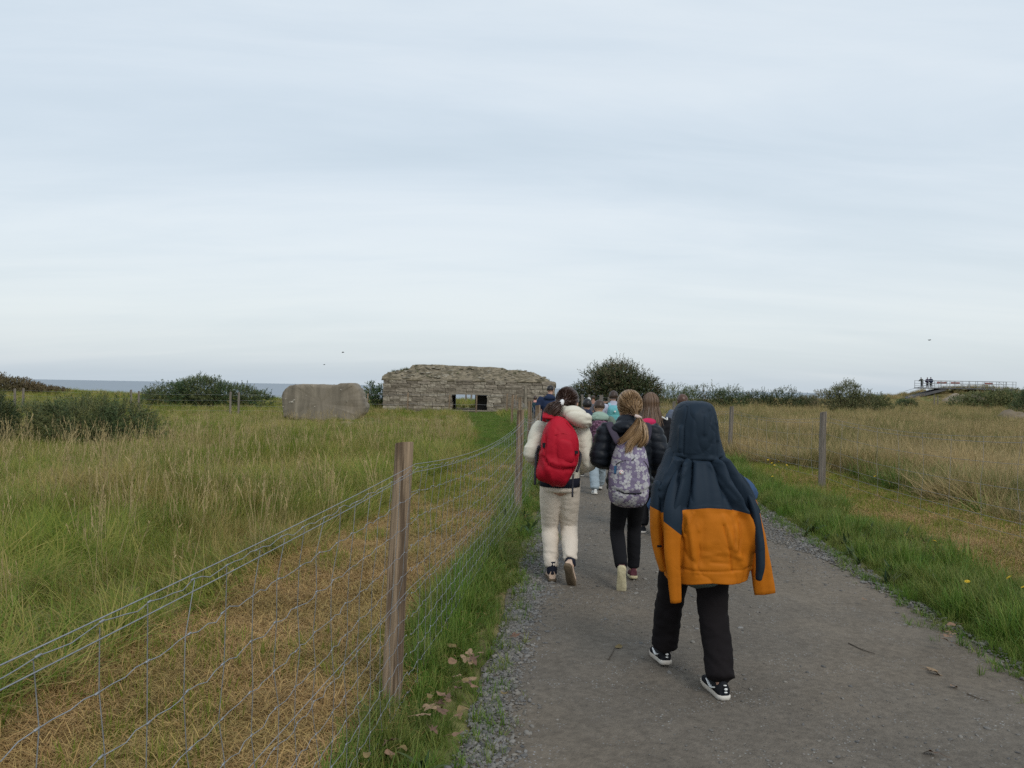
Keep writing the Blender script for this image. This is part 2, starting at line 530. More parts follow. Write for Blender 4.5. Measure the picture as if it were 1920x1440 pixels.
def gz(x, y):
    """height of the ground"""
    x = np.asarray(x, float); y = np.asarray(y, float)
    z = -0.10 * sstep(8, 20, y) - 0.25 * sstep(4, 16, -x) * sstep(18, 40, y)
    z = z - 0.1 * sstep(9, 25, x) * sstep(10, 30, y)
    off = np.minimum(np.maximum(pathL(y) - 0.15 - x, x - pathR(y) - 0.15), 3.0)
    k = sstep(0.0, 1.2, off)
    P = np.c_[x.ravel(), y.ravel()]
    nz = (vnoise(P, 0.35, 3) * 0.05 + vnoise(P, 1.3, 5) * 0.025).reshape(x.shape)
    z = z + k * (nz + 0.03)
    # bank under the viewing platform, low mounds beside it
    z = z + 2.9 * np.exp(-(((x - 78) / 14.0) ** 2 + ((y - 129) / 7.5) ** 2))
    z = z + 0.9 * np.exp(-(((x - 62) / 9.0) ** 2 + ((y - 90) / 7.0) ** 2))
    z = z + 0.8 * np.exp(-(((x + 52) / 12.0) ** 2 + ((y - 76) / 9.0) ** 2))
    e = y - cliff(x)
    z = z - 36 * sstep(0, 9, e)
    return z
def gz1(x, y): return float(gz(np.array([x]), np.array([y]))[0])

def graded(a, b, fine0, fine1, step, grow=1.12):
    mid = list(np.arange(fine0, fine1, step)); s = step; v = fine1; hi = []
    while v < b: hi.append(v); s *= grow; v += s
    s = step; v = fine0; lo = []
    while v > a: s *= grow; v -= s; lo.append(v)
    return np.array(sorted(set([a] + [q for q in lo if q > a] + mid + hi + [b])))

xs = graded(-420, 420, -7, 9, 0.22, 1.07); ys = graded(-60, 190, -3, 26, 0.25, 1.045)
gx, gy = np.meshgrid(xs, ys)
V = np.c_[gx.ravel(), gy.ravel(), gz(gx, gy).ravel()]
F = np.array(grid_faces(len(ys), len(xs)))
M_ground = mat('ground_turf', (0.15, 0.155, 0.05), 0.95, 0.4, 2.0, 0.6, 14, col2=(0.22, 0.165, 0.08), c2scale=0.35, c2amt=0.9, coords='Object')
tag(link('ground', mesh_np('ground', V, F, True), M_ground), kind='structure')

# sea
M_sea = mat('sea_water', (0.075, 0.12, 0.17), 0.35, 0.10, 0.004, 0.25, 0.02, spec=0.5, stretch=(0.25, 1, 1))
sx = np.array([-30000, -12000, -5000, -2000, -700, 0, 700, 2000, 5000, 12000, 30000]); sy = np.array([40, 300, 1000, 3000, 9000, 26000])
a, b = np.meshgrid(sx, sy)
tag(link('sea', mesh_np('sea', np.c_[a.ravel(), b.ravel(), np.full(a.size, -31.0)], np.array(grid_faces(len(sy), len(sx)))), M_sea), kind='structure')

# path sheet of trodden dust and stone
def strip(name, lo, hi, d0, d1, step, nx, dz, jag, material, crown=0.0, seed=1):
    ds = np.arange(d0, d1, step)
    l = lo(ds) + jag * fbm(np.c_[ds, ds * 0 + seed], 2.2, seed, 3) * 0.5
    r = hi(ds) + jag * fbm(np.c_[ds, ds * 0 + seed + 9], 2.2, seed + 4, 3) * 0.5
    t = np.linspace(0, 1, nx)
    X = l[:, None] * (1 - t) + r[:, None] * t; Y = ds[:, None] + 0 * t
    Z = gz(X, Y) + dz + crown * np.sin(t * math.pi)[None] ** 0.6
    return link(name, mesh_np(name, np.c_[X.ravel(), Y.ravel(), Z.ravel()], np.array(grid_faces(len(ds), nx)), True), material)

def path_material():
    m = mat('trodden_path', (0.140, 0.120, 0.097), 0.9, 0.22, 30.0, 0.9, 90, col2=(0.175, 0.142, 0.106), c2scale=0.55, c2amt=0.6, spec=0.25)
    n, l = m.node_tree.nodes, m.node_tree.links
    b = n['Principled BSDF']; src = b.inputs['Base Color'].links[0].from_socket
    t = n.new('ShaderNodeTexCoord')
    vo = n.new('ShaderNodeTexVoronoi'); vo.inputs['Scale'].default_value = 55; l.new(t.outputs['Object'], vo.inputs['Vector'])
    no = n.new('ShaderNodeTexNoise'); no.inputs['Scale'].default_value = 5; no.inputs['Detail'].default_value = 5; l.new(t.outputs['Object'], no.inputs['Vector'])
    mr = n.new('ShaderNodeMapRange'); mr.inputs['From Min'].default_value = 0.17; mr.inputs['From Max'].default_value = 0.28
    mr.inputs['To Min'].default_value = 1; mr.inputs['To Max'].default_value = 0; l.new(vo.outputs['Distance'], mr.inputs[0])
    m2 = n.new('ShaderNodeMapRange'); m2.inputs['From Min'].default_value = 0.5; m2.inputs['From Max'].default_value = 0.62; l.new(no.outputs[0], m2.inputs[0])
    mu = n.new('ShaderNodeMath'); mu.operation = 'MULTIPLY'; l.new(mr.outputs[0], mu.inputs[0]); l.new(m2.outputs[0], mu.inputs[1])
    sp = n.new('ShaderNodeMix'); sp.data_type = 'RGBA'; l.new(mu.outputs[0], sp.inputs['Factor'])
    l.new(src, sp.inputs['A']); l.new(vo.outputs['Color'], sp.inputs['B'])
    hs = n.new('ShaderNodeHueSaturation'); hs.inputs['Saturation'].default_value = 0.06; hs.inputs['Value'].default_value = 0.34
    l.new(vo.outputs['Color'], hs.inputs['Color']); l.new(hs.outputs[0], sp.inputs['B'])
    # a broad damp stain pattern
    n2 = n.new('ShaderNodeTexNoise'); n2.inputs['Scale'].default_value = 1.3; n2.inputs['Detail'].default_value = 7; n2.inputs['Roughness'].default_value = 0.65
    l.new(t.outputs['Object'], n2.inputs['Vector'])
    m3 = n.new('ShaderNodeMapRange'); m3.inputs['From Min'].default_value = 0.3; m3.inputs['From Max'].default_value = 0.7
    m3.inputs['To Min'].default_value = 0.82; m3.inputs['To Max'].default_value = 1.13; l.new(n2.outputs[0], m3.inputs[0])
    vs = n.new('ShaderNodeVectorMath'); vs.operation = 'SCALE'; l.new(sp.outputs['Result'], vs.inputs[0]); l.new(m3.outputs[0], vs.inputs['Scale'])
    l.new(vs.outputs[0], b.inputs['Base Color'])
    return m
M_path = path_material()
tag(strip('path', pathL, pathR, -12, 60, 0.12, 26, 0.012, 0.10, M_path, 0.010, 2), kind='structure')
M_straw_ground = mat('cut_grass_litter', (0.31, 0.205, 0.095), 0.95, 0.4, 14, 0.8, 60, col2=(0.17, 0.15, 0.045), c2scale=1.2, c2amt=0.7)
tag(strip('mown_strip', lambda d: fenceL(d) - 1.50 + 0.15 * sstep(10, 18, d), lambda d: fenceL(d) - 0.02, -8, 9.0, 0.15, 12, 0.016, 0.25, M_straw_ground, 0, 5), kind='structure')
M_mown_green = mat('mown_turf', (0.15, 0.165, 0.04), 0.95, 0.4, 9, 0.8, 60, col2=(0.28, 0.19, 0.08), c2scale=1.1, c2amt=0.8)
tag(strip('mown_strip', lambda d: fenceL(d) - 1.50 + 0.15 * sstep(10, 18, d), lambda d: fenceL(d) - 0.02, 8.98, 19, 0.15, 12, 0.020, 0.25, M_mown_green, 0, 5), kind='structure')
tag(strip('mown_strip', lambda d: fenceR(d) - 0.78, lambda d: fenceR(d) + 0.98, -3, 15.5, 0.15, 10, 0.016, 0.3, M_mown_green, 0, 8), kind='structure')
# ------------------------------------------------------------------ bunker
def rough_block(rng, chip=0.10, n=3):
    """a unit block of stone with worn edges and a bumpy face"""
    g = np.linspace(-0.5, 0.5, n + 1)
    bm = bmesh.new(); bmesh.ops.create_cube(bm, size=1.0)
    bmesh.ops.subdivide_edges(bm, edges=bm.edges[:], cuts=1, use_grid_fill=True)
    for v in bm.verts:
        c = sum(abs(q) > 0.49 for q in v.co)
        k = {3: 0.93, 2: 0.965, 1: 1.02, 0: 1}[c]
        v.co = Vector((v.co.x * k, v.co.y * k, v.co.z * k)) + Vector([rng.uniform(-chip, chip) * 0.55 for _ in range(3)])
    me = bpy.data.meshes.new('block'); bm.to_mesh(me); bm.free()
    return me
_r = random.Random(3)
M_stone = [mat('bunker_stone_%d' % i, c, 0.92, 0.38, 3.2, 0.9, 7, col2=c2, c2scale=0.9, c2amt=0.8, coords='Object')
           for i, (c, c2) in enumerate((((0.249, 0.213, 0.165), (0.322, 0.286, 0.228)), ((0.213, 0.179, 0.137), (0.156, 0.133, 0.104)), ((0.275, 0.238, 0.186), (0.224, 0.190, 0.149)),
                                        ((0.197, 0.166, 0.129), (0.260, 0.226, 0.178))))]
M_mortar = mat('old_mortar', (0.235, 0.205, 0.16), 0.95, 0.3, 3, 0.6, 12)
M_conc = mat('weathered_concrete', (0.26, 0.225, 0.175), 0.95, 0.3, 1.3, 0.7, 6, col2=(0.12, 0.104, 0.085), c2scale=0.6, c2amt=0.8, stretch=(1, 1, 0.22))
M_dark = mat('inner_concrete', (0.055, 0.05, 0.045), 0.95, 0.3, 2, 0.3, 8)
BD = 46.0
bL, bR = at(718, 760, BD).x, at(1041, 760, BD).x
bg = gz1((bL + bR) / 2, BD)
bunker = thing('bunker', ((bL + bR) / 2, BD, bg), 'ruined low stone and concrete bunker with a wide embrasure and eroded top', 'bunker')
def bx(px): return at(px, 740, BD).x - bunker.location.x
def bz(py, px=880): return at(px, py, BD).z - bg
oL, oR = bx(848), bx(912); oB, oT = bz(771), bz(740)
W0, W1 = bx(718), bx(1041); WT = bz(712)
# the wall core, with the embrasure left open
core = MB()
def cbox(x0, x1, y0, y1, z0, z1): core.box(((x0 + x1) / 2, (y0 + y1) / 2, (z0 + z1) / 2), (x1 - x0, y1 - y0, z1 - z0))
cbox(W0 + 0.08, oL - 0.05, 0.05, 1.3, -0.5, WT - 0.02)
cbox(oR + 0.05, W1 - 0.08, 0.05, 1.3, -0.5, WT - 0.02)
cbox(oL - 0.05, oR + 0.05, 0.05, 1.3, oT + 0.1, WT - 0.02)
cbox(oL - 0.05, oR + 0.05, 0.05, 1.3, -0.5, oB)
core.build('wall', M_mortar, bunker)
inn = MB()
def ibox(x0, x1, y0, y1, z0, z1): inn.box(((x0 + x1) / 2, (y0 + y1) / 2, (z0 + z1) / 2), (x1 - x0, y1 - y0, z1 - z0))
ibox(W0 + 0.1, W0 + 0.9, 1.3, 7.5, -0.5, WT - 0.02)
ibox(W1 - 0.9, W1 - 0.1, 1.3, 7.5, -0.5, WT - 0.02)
ibox(bx(889), bx(916), 1.31, 5.5, -0.5, WT - 0.1)
ibox(W0 + 0.9, bx(838), 6.6, 7.5, -0.5, WT - 0.02)
ibox(bx(916), W1 - 0.9, 6.6, 7.5, -0.5, WT - 0.02)
inn.build('inner_wall', M_dark, bunker)
lint = MB(); lint.box(((oL + oR) / 2 + 0.05, 0.62, oT + 0.055), (oR - oL + 0.5, 1.25, 0.11))
lint.build('lintel', M_conc, bunker)
# courses of block
blockm = [rough_block(_r) for _ in range(14)]
blocks_by = {}
zz = 0.0; course = 0
heights = [0.20, 0.28, 0.27, 0.29, 0.26, 0.27, 0.24, 0.26]
zc0 = bz(771)
zz = zc0 - 0.22
while zz < WT - 0.08:
    h = heights[course % len(heights)]
    if zz + h > WT + 0.1: h = WT + 0.04 - zz
    x = W0 + (0.0 if course % 2 else -0.02)
    while x < W1 - 0.05:
        w = _r.choice((0.42, 0.5, 0.58, 0.66, 0.75, 0.34))
        if x > bx(925): w *= 1.35
        if W1 - (x + w) < 0.25: w = W1 - x
        x0, x1 = x, x + w; x = x1
        mid_z = zz + h / 2
        in_open = (oB - 0.06 < mid_z < oT + 0.06)
        if in_open and x1 > oL and x0 < oR:
            if x0 < oL - 0.15: x1 = oL + _r.uniform(-0.04, 0.05)
            elif x1 > oR + 0.15: x0 = oR + _r.uniform(-0.05, 0.04)
            else: continue
        if mid_z <= oB - 0.06 and x1 > oL + 0.2 and x0 < oR - 0.2: continue
        smooth_part = x0 > bx(935) and mid_z < bz(722) and x1 < bx(1002)
        sunk = 0.035 if (_r.random() < 0.03 and not smooth_part) else 0.0
        me = _r.choice(blockm)
        key = (me.name, (_r.randrange(4) if not smooth_part else _r.choice((1, 1, 3))))
        if key not in blocks_by:
            m2 = me.copy(); m2.name = 'block'; m2.materials.append(M_stone[key[1]]); blocks_by[key] = m2
        o = bpy.data.objects.new('block', blocks_by[key]); COL.objects.link(o); o.parent = bunker
        gap = 0.004 if smooth_part else _r.uniform(0.003, 0.016)
        proud = _r.uniform(-0.012, 0.035) * (0.2 if smooth_part else 1)
        o.scale = (x1 - x0 - gap, 0.4, h - gap)
        o.location = ((x0 + x1) / 2, 0.2 - proud + sunk, zz + h / 2)
        o.rotation_euler = (0, math.pi if _r.random() < 0.5 else 0, _r.uniform(-0.02, 0.02))
    zz += h; course += 1
# the weathered upright scar at its right side, and the sill slab
sc_ = MB(); sc_.box((bx(986), 0.10, (bz(775) + bz(722)) / 2), (0.16, 0.34, bz(722) - bz(775)))
sc_.build('buttress', M_mortar, bunker)
sl = MB(); sl.box(((oL + oR) / 2, 0.25, oB + 0.03), (oR - oL + 0.1, 0.5, 0.07)); sl.build('sill', M_conc, bunker)
# roof: broken strata of concrete and earth
ox = np.array([bx(p) for p in (714, 717, 722, 762, 766, 775, 800, 870, 940, 952, 985, 1005, 1030, 1041, 1044)])
oz = np.array([bz(p) for p in (712, 706, 701.5, 692, 685.5, 683.5, 683.5, 685.5, 687.5, 692.5, 693, 698, 711, 722, 728)])
rx = np.linspace(ox[0] + 0.02, ox[-1] - 0.05, 330); ry = np.r_[np.linspace(-0.02, 2.6, 70), np.linspace(2.8, 7.6, 16)]
GX, GY = np.meshgrid(rx, ry)
PN = np.c_[GX.ravel(), GY.ravel() * 1.0]
prof = np.interp(GX, ox, oz) + 0.02 * vnoise(np.c_[GX.ravel(), GX.ravel() * 0], 3.0, 4).reshape(GX.shape)
slope = WT + 0.02 + (GY + 0.13 * fbm(PN, 1.5, 9, 3).reshape(GX.shape)) * 0.60
q = 0.125
st = np.floor(slope / q) * q + q * sstep(0.75, 1.0, (slope / q) % 1.0)
Z = np.minimum(prof, 0.12 * slope + 0.88 * st + 0.028 * fbm(PN, 5.0, 12, 3).reshape(GX.shape))
Z = Z + 0.018 * fbm(PN, 9, 2, 2).reshape(GX.shape)
Z[0, :] = np.minimum(Z[0, :], WT - 0.03)
Z[:, 0] = np.minimum(Z[:, 0], WT - 0.1); Z[:, -1] = np.minimum(Z[:, -1], WT - 0.35)
M_cap = mat('crumbling_top', (0.225, 0.19, 0.135), 0.95, 0.5, 5.5, 1.0, 10, col2=(0.10, 0.086, 0.056), c2scale=2.0, c2amt=0.85, stretch=(1, 1, 3.0))
nb = len(rx)
# close it underneath so that it is a solid slab
Vt = np.c_[GX.ravel(), GY.ravel(), Z.ravel()]; Vb = np.c_[GX.ravel(), GY.ravel() + 0.0, np.full(GX.size, WT - 0.12)]
Ft = np.array(grid_faces(len(ry), nb)); Fb = Ft[:, ::-1] + len(Vt)
per = list(range(nb)) + [i * nb + nb - 1 for i in range(1, len(ry))] + [(len(ry) - 1) * nb + j for j in range(nb - 2, -1, -1)] + [i * nb for i in range(len(ry) - 2, 0, -1)]
Fs = np.array([(per[k], per[(k + 1) % len(per)], per[(k + 1) % len(per)] + len(Vt), per[k] + len(Vt)) for k in range(len(per))])[:, ::-1]
link('roof', mesh_np('roof', np.vstack([Vt, Vb]), np.vstack([Ft, Fb, Fs])), M_cap, bunker)
# loose stones lying on the top edge
rub = MB()
for i in range(120):
    xx = _r.uniform(ox[1] + 0.2, ox[-2] - 0.2); t = _r.random()
    yy = t * 1.2 + 0.02
    top = float(np.interp(xx, ox, oz)); zt = min(top, WT + yy * 0.6)
    s = _r.uniform(0.03, 0.10)
    v, f = sphere_geo((xx, yy, zt + s * 0.15), (s * _r.uniform(1, 2.1), s, s * 0.55), 6, 4)
    v = v + np.array([[_r.uniform(-.2, .2) * s for _ in range(3)] for _ in range(len(v))])
    rub.add(v, f)
M_rub = mat('pale_rubble', (0.30, 0.27, 0.215), 0.95, 0.4, 2.2, 0.5, 10, col2=(0.17, 0.15, 0.11), c2scale=1.5, c2amt=0.9)
tag(rub.build('rubble', M_rub, bunker), kind='stuff')

# ------------------------------------------------------------------ leaning concrete slab in the field
SD = 34.0
sb = at(608, 770, SD)
sg = gz1(sb.x, SD)
outl = [(522, 748), (524, 737), (529, 730), (540, 722.5), (552, 721.5), (580, 720), (610, 721), (638, 722.6), (646, 719.2), (671, 718.6),
        (681, 729), (686, 745), (693, 764), (690, 774), (668, 795), (640, 795), (600, 792), (555, 788), (526, 784)]
front = np.array([(at(px, py, SD).x - sb.x, at(px, py, SD).z - sg) for px, py in outl])
def densify(P, n):
    P = np.vstack([P, P[:1]]); L = np.r_[0, np.cumsum(np.linalg.norm(np.diff(P, axis=0), axis=1))]
    s = np.linspace(0, L[-1], n, endpoint=False)
    return np.c_[np.interp(s, L, P[:, 0]), np.interp(s, L, P[:, 1])]
fo = densify(front, 300); fo[:, 0] = fo[:, 0] * 1.03 - 0.16
cen = fo.mean(0)
rings = []
for s, dy, k in ((0.0, 0.0, 0), (0.45, 0.0, 0), (0.8, 0.0, 0), (0.97, 0.0, 0), (1.0, 0.06, 1), (1.0, 0.5, 1), (0.99, 1.0, 1), (0.97, 1.5, 1), (0.9, 1.7, 1), (0.3, 1.75, 0)):
    P = cen + (fo - cen) * s
    # turned: its right end stands nearer, its left end farther
    y = dy * 1.15 - 0.52 * P[:, 0] + 0.02 * vnoise(np.c_[P, P[:, :1] * 0 + dy], 2.5, 3)
    y = y + 1.2 * np.maximum(P[:, 0] - 1.35, 0) * (1 if k == 0 or dy < 0.2 else 0.3)
    nz = 0.02 * vnoise(np.c_[P, P[:, :1] * 0 + dy], 5.0, 8) + 0.025 * vnoise(np.c_[P, P[:, :1] * 0 + dy], 14.0, 18) * (s > 0.95)
    rings.append(np.c_[P[:, 0] + nz, y, P[:, 1] + nz])
M_slab = mat('slab_concrete', (0.285, 0.242, 0.188), 0.93, 0.28, 3.0, 0.9, 9, col2=(0.19, 0.162, 0.125), c2scale=1.6, c2amt=0.9, stretch=(1, 1, 0.25))
slab = thing('concrete_slab', (sb.x, SD, sg), 'big slanted slab of bare brown concrete lying in the grass before the bunker', 'concrete slab')
slab['kind'] = 'thing'
link('body', mesh_np('body', np.concatenate(rings), np.array(grid_faces(len(rings), 300, True))[:, ::-1]), M_slab, slab)
M_lime = mat('chipped_lime', (0.5, 0.46, 0.39), 0.9, 0.2, 8)
for px, py, w, h in ((547, 754, 9, 3), (551, 751, 5, 2.2), (541, 755, 4, 1.6), (649, 731, 1.6, 2), (661, 752, 1.6, 1.6), (638, 779, 1.6, 5), (532, 749, 2, 2), (526, 764, 1.6, 3), (576, 742, 1.5, 1.5), (595, 763, 1.2, 2.6)):
    p = at(px, py, SD); k = SD / F_PX; x = (p.x - sb.x) * 1.03 - 0.16
    v, f = sphere_geo((x, -0.52 * x + 1.2 * max(x - 1.35, 0), p.z - sg), (w * k / 2, 0.02, h * k / 2), 7, 5)
    MB().add(v + RNG.normal(0, 0.008, v.shape), f).build('chipped_spot', M_lime, slab)
# ------------------------------------------------------------------ bushes
def shoots(centers, dirs, length, needles, nl, nw, rng, thick=1.0):
    """spiky leafy shoots: needles set round a short axis; returns V,F(quads),tone"""
    n = len(centers)
    D = dirs / np.linalg.norm(dirs, axis=1, keepdims=True)
    up = np.where(np.abs(D[:, 2:3]) < 0.9, np.array([[0, 0, 1.0]]), np.array([[1.0, 0, 0]]))
    A = np.cross(D, up); A /= np.linalg.norm(A, axis=1, keepdims=True); B = np.cross(D, A)
    V, T = [], []
    shade = rng.uniform(0, 1, n)
    for k in range(needles):
        t = (k + rng.uniform(0, 1, n)) / needles
        a = rng.uniform(0, 2 * math.pi, n)
        R = A * np.cos(a)[:, None] + B * np.sin(a)[:, None]
        base = centers + D * (length * t)[:, None]
        dirn = D * rng.uniform(0.5, 1.0, n)[:, None] + R * rng.uniform(0.5, 1.0, n)[:, None]
        side = np.cross(dirn, R + 0.3 * A); side /= np.maximum(np.linalg.norm(side, axis=1, keepdims=True), 1e-6)
        L = (nl * rng.uniform(0.6, 1.3, n))[:, None]; Wd = (nw * rng.uniform(0.7, 1.3, n))[:, None]
        q = np.stack([base, base + dirn * L * 0.5 + side * Wd, base + dirn * L, base + dirn * L * 0.5 - side * Wd], 1)
        V.append(q.reshape(-1, 3)); T.append(np.repeat(np.clip(shade + rng.normal(0, 0.15, n), 0, 1), 4))
    V = np.concatenate(V); F = np.arange(len(V)).reshape(-1, 4)
    return V, F, np.concatenate(T)

def lump_points(lobes, n, rng, inner=0.55, flat=0.0):
    """points spread in the outer volume of several ellipsoid lobes (cx,cy,cz,rx,ry,rz), with outward directions"""
    w = np.array([l[3] * l[5] + l[3] * l[4] for l in lobes]); w = w / w.sum()
    k = rng.choice(len(lobes), n, p=w)
    L = np.array(lobes)[k]
    d = rng.normal(0, 1, (n, 3)); d /= np.linalg.norm(d, axis=1, keepdims=True)
    r = inner + (1 - inner) * rng.uniform(0, 1, n) ** 0.45
    r = r * (1 + 0.30 * fbm(d * 2.6 + L[:, :3], 1.0, 5, 3))
    P = L[:, :3] + d * r[:, None] * L[:, 3:]
    nd = d / L[:, 3:]; nd /= np.linalg.norm(nd, axis=1, keepdims=True)
    return P, nd

M_twig = mat('twig_bark', (0.07, 0.055, 0.04), 0.9, 0.3, 10)
def bush(name, loc, lobes, n, label, material, length=0.22, needles=9, nl=0.07, nw=0.007, seed=1, up=0.6, group=None, cat='bush', trunks=7, inner=0.5, jit=0.5):
    rng = np.random.default_rng(seed)
    P, D = lump_points(lobes, n, rng, inner)
    keep = P[:, 2] > 0.03
    P, D = P[keep], D[keep]
    D = D + np.array([0, 0, up]) + rng.normal(0, jit, D.shape)
    V, F, T = shoots(P, D, length, needles, nl, nw, rng)
    o = thing(name, loc, label, cat, group)
    me = mesh_np('crown', V, F); float_attr(me, 'tone', T)
    tag(link('crown', me, material, o), kind='stuff')
    tr = MB()
    for i in range(trunks):
        l = lobes[i % len(lobes)]
        b = np.array((lobes[0][0] + rng.uniform(-.05, .05), lobes[0][1] + rng.uniform(-.05, .05), -0.1))
        for j in range(3):
            e = np.array(l[:3]) + rng.uniform(-0.75, 0.75, 3) * np.array(l[3:]) + np.array((0, 0, 0.3 * l[5]))
            m = (b + e) / 2 + rng.normal(0, 0.08, 3)
            tr.tube([b, m, e], [0.035, 0.022, 0.008], 5, 2)
    tr.build('trunk', M_twig, o)
    return o

M_gorse = blade_mat('gorse_green', (0.028, 0.058, 0.024), (0.07, 0.11, 0.038), (0.15, 0.13, 0.046), 0.5, 1.1, 0.6, 0.12, 3)
M_gorse_far = blade_mat('gorse_far_green', (0.038, 0.075, 0.03), (0.09, 0.13, 0.045), (0.15, 0.125, 0.05), 0.45, 0.5, 0.6, 0.12, 5)
M_bramble = blade_mat('brown_bracken', (0.13, 0.095, 0.05), (0.19, 0.135, 0.07), (0.11, 0.10, 0.045), 0.7, 0.3, 0.8, 0.1, 2)
M_leaf = blade_mat('bush_leaf', (0.045, 0.075, 0.03), (0.115, 0.14, 0.055), (0.17, 0.125, 0.07), 0.75, 0.30, 0.6, 0.15, 9, 0.46, 0.66)

def place(px, d): x = at(px, 740, d).x; return x, gz1(x, d)
# near gorse, low and wide, by the left edge
x, z = place(150, 17.8)
bush('gorse_bush', (x, 17.8, z), [(0.0, 0, 0.42, 1.0, 0.8, 0.55), (0.9, 0.2, 0.45, 0.75, 0.7, 0.5), (-1.0, 0.0, 0.40, 0.8, 0.8, 0.5), (1.4, 0.1, 0.28, 0.45, 0.5, 0.38), (-0.2, 0.4, 0.55, 0.9, 0.7, 0.5)],
     3400, 'low wide dark green gorse bush in the long grass, nearest bush', M_gorse, 0.22, 12, 0.075, 0.0065, 11)
x, z = place(-30, 16.5)
bush('gorse_bush', (x, 16.5, z), [(0.0, 0, 0.5, 0.55, 0.6, 0.6)], 900, 'gorse bush cut off by the left edge of the picture', M_gorse, 0.22, 12, 0.075, 0.0065, 12, trunks=1)
# gorse clump behind the far left fence
x, z = place(380, 52)
bush('gorse_bush', (x, 52, z), [(0, 0, 0.95, 2.2, 1.6, 0.9), (-1.9, 0, 0.7, 1.7, 1.3, 0.8), (2.0, 0.2, 0.75, 1.8, 1.3, 0.75), (-3.2, 0, 0.45, 1.0, 1, 0.6), (3.6, 0, 0.5, 1.2, 1.0, 0.6), (-0.3, 0, 1.2, 1.3, 1.2, 0.75)],
     4200, 'rounded dark green gorse clump behind the wire fence left of the concrete slab', M_gorse_far, 0.32, 8, 0.14, 0.02, 13)
# brown bracken bank at far left
x, z = place(25, 72)
bush('brown_scrub', (x, 72, z), [(-0.5, 0, 0.4, 2.6, 2, 0.8), (-2.6, 0, 0.7, 2.3, 2, 1.0), (1.6, 0, 0.15, 1.8, 1.6, 0.5), (3.4, 0, 0.0, 1.6, 1.5, 0.3)],
     2600, 'brown bank of dry scrub on the skyline at far left', M_bramble, 0.3, 7, 0.18, 0.03, 14)
# bush beside the bunker's left side
x, z = place(703, 48.5)
bush('leafy_bush', (x, 48.5, z), [(0, 0, 0.7, 0.65, 0.8, 0.75), (0.35, 0.2, 0.9, 0.4, 0.6, 0.6), (-0.35, 0, 0.95, 0.25, 0.3, 0.75)],
     520, 'small straggly bush squeezed between slab and bunker', M_gorse_far, 0.3, 8, 0.12, 0.02, 15)
# the tall bush beyond the walkers
x, z = place(1155, 50)
bush('tall_bush', (x, 50, z), [(0.0, 0, 1.55, 1.5, 1.5, 1.55), (-0.9, 0, 1.5, 1.15, 1.2, 1.45), (1.0, 0.1, 1.45, 1.2, 1.2, 1.35), (1.75, 0, 1.1, 0.95, 1, 1.0), (-2.1, 0, 1.0, 0.75, 0.9, 0.85), (-2.7, 0.2, 0.7, 0.5, 0.7, 0.75), (0.5, 0, 2.15, 0.75, 0.9, 0.85), (-0.55, 0, 2.2, 0.7, 0.8, 0.8), (2.35, 0, 1.6, 0.5, 0.6, 0.6)],
     9000, 'tall rounded dark bush standing alone beyond the walking children', M_leaf, 0.34, 9, 0.085, 0.022, 16, 0.5, None, 'bush', 9, 0.35)
# hedge along the right horizon
hl = [('gorse', 1262, 60, 1.7, 1.75), ('gorse', 1320, 62, 1.9, 1.85), ('gorse', 1368, 61, 1.3, 1.7), ('gorse', 1418, 64, 1.3, 1.5), ('gorse', 1470, 63, 1.4, 1.75), ('gorse', 1512, 66, 0.8, 1.2)]
sides = ['first bush of the low hedge on the right skyline, next to the tall bush', 'second bush of the low hedge on the right skyline', 'third bush of the low hedge on the right skyline', 'fourth bush of the low hedge on the right skyline', 'fifth bush of the low hedge on the right skyline', 'last and smallest bush of the low hedge on the right skyline']
for i, (k, px, d, w, h) in enumerate(hl):
    x, z = place(px, d)
    bush('hedge_bush', (x, d, z), [(0, 0, h * 0.45, w * 0.8, 0.9, h * 0.62), (-w * 0.5, 0.1, h * 0.35, w * 0.6, 0.8, h * 0.5), (w * 0.55, 0, h * 0.32, w * 0.6, 0.8, h * 0.55)],
         1100, sides[i], M_leaf if i % 2 else M_gorse_far, 0.3, 7, 0.10, 0.022, 20 + i, group='low hedge on the right skyline')
x, z = place(1582, 58)
bush('leafy_bush', (x, 58, z), [(0, 0, 1.05, 1.4, 1.1, 1.15), (-1.3, 0, 0.8, 0.9, 1, 0.9), (0.3, 0, 1.5, 0.8, 0.8, 0.8), (1.5, 0, 0.8, 0.9, 0.9, 0.85)],
     2200, 'taller brownish green bush on the skyline between hedge and platform', M_leaf, 0.3, 8, 0.10, 0.022, 31)
x, z = place(1638, 59)
bush('gorse_bush', (x, 59, z), [(0, 0, 0.65, 0.9, 0.8, 0.85), (0.8, 0, 0.5, 0.6, 0.7, 0.65)], 900, 'low green gorse beside the brownish bush on the skyline', M_gorse_far, 0.3, 7, 0.12, 0.02, 32)
x, z = place(1700, 76)
bush('gorse_bush', (x, 76, z), [(0, 0, 0.4, 1.0, 0.8, 0.6)], 500, 'tiny gorse bush below the platform ramp', M_gorse_far, 0.32, 7, 0.13, 0.025, 33)
x, z = place(1850, 82)
bush('gorse_bush', (x, 82, z), [(0, 0, 0.8, 2.6, 1.5, 1.1), (2.5, 0, 0.9, 2.2, 1.5, 1.1), (-2.3, 0, 0.5, 1.6, 1.3, 0.8)],
     2600, 'wide dark gorse in front of the viewing platform', M_gorse_far, 0.36, 8, 0.16, 0.028, 34)
x, z = place(1932, 60)
bush('leafy_bush', (x, 60, z), [(0, 0, 1.0, 1.0, 1, 1.1), (0.2, 0, 1.5, 0.7, 0.8, 0.7), (-0.6, 0, 0.5, 0.8, 0.8, 0.7)],
     1300, 'yellowish green bush cut by the right edge beside the platform', M_leaf, 0.3, 8, 0.10, 0.022, 35)

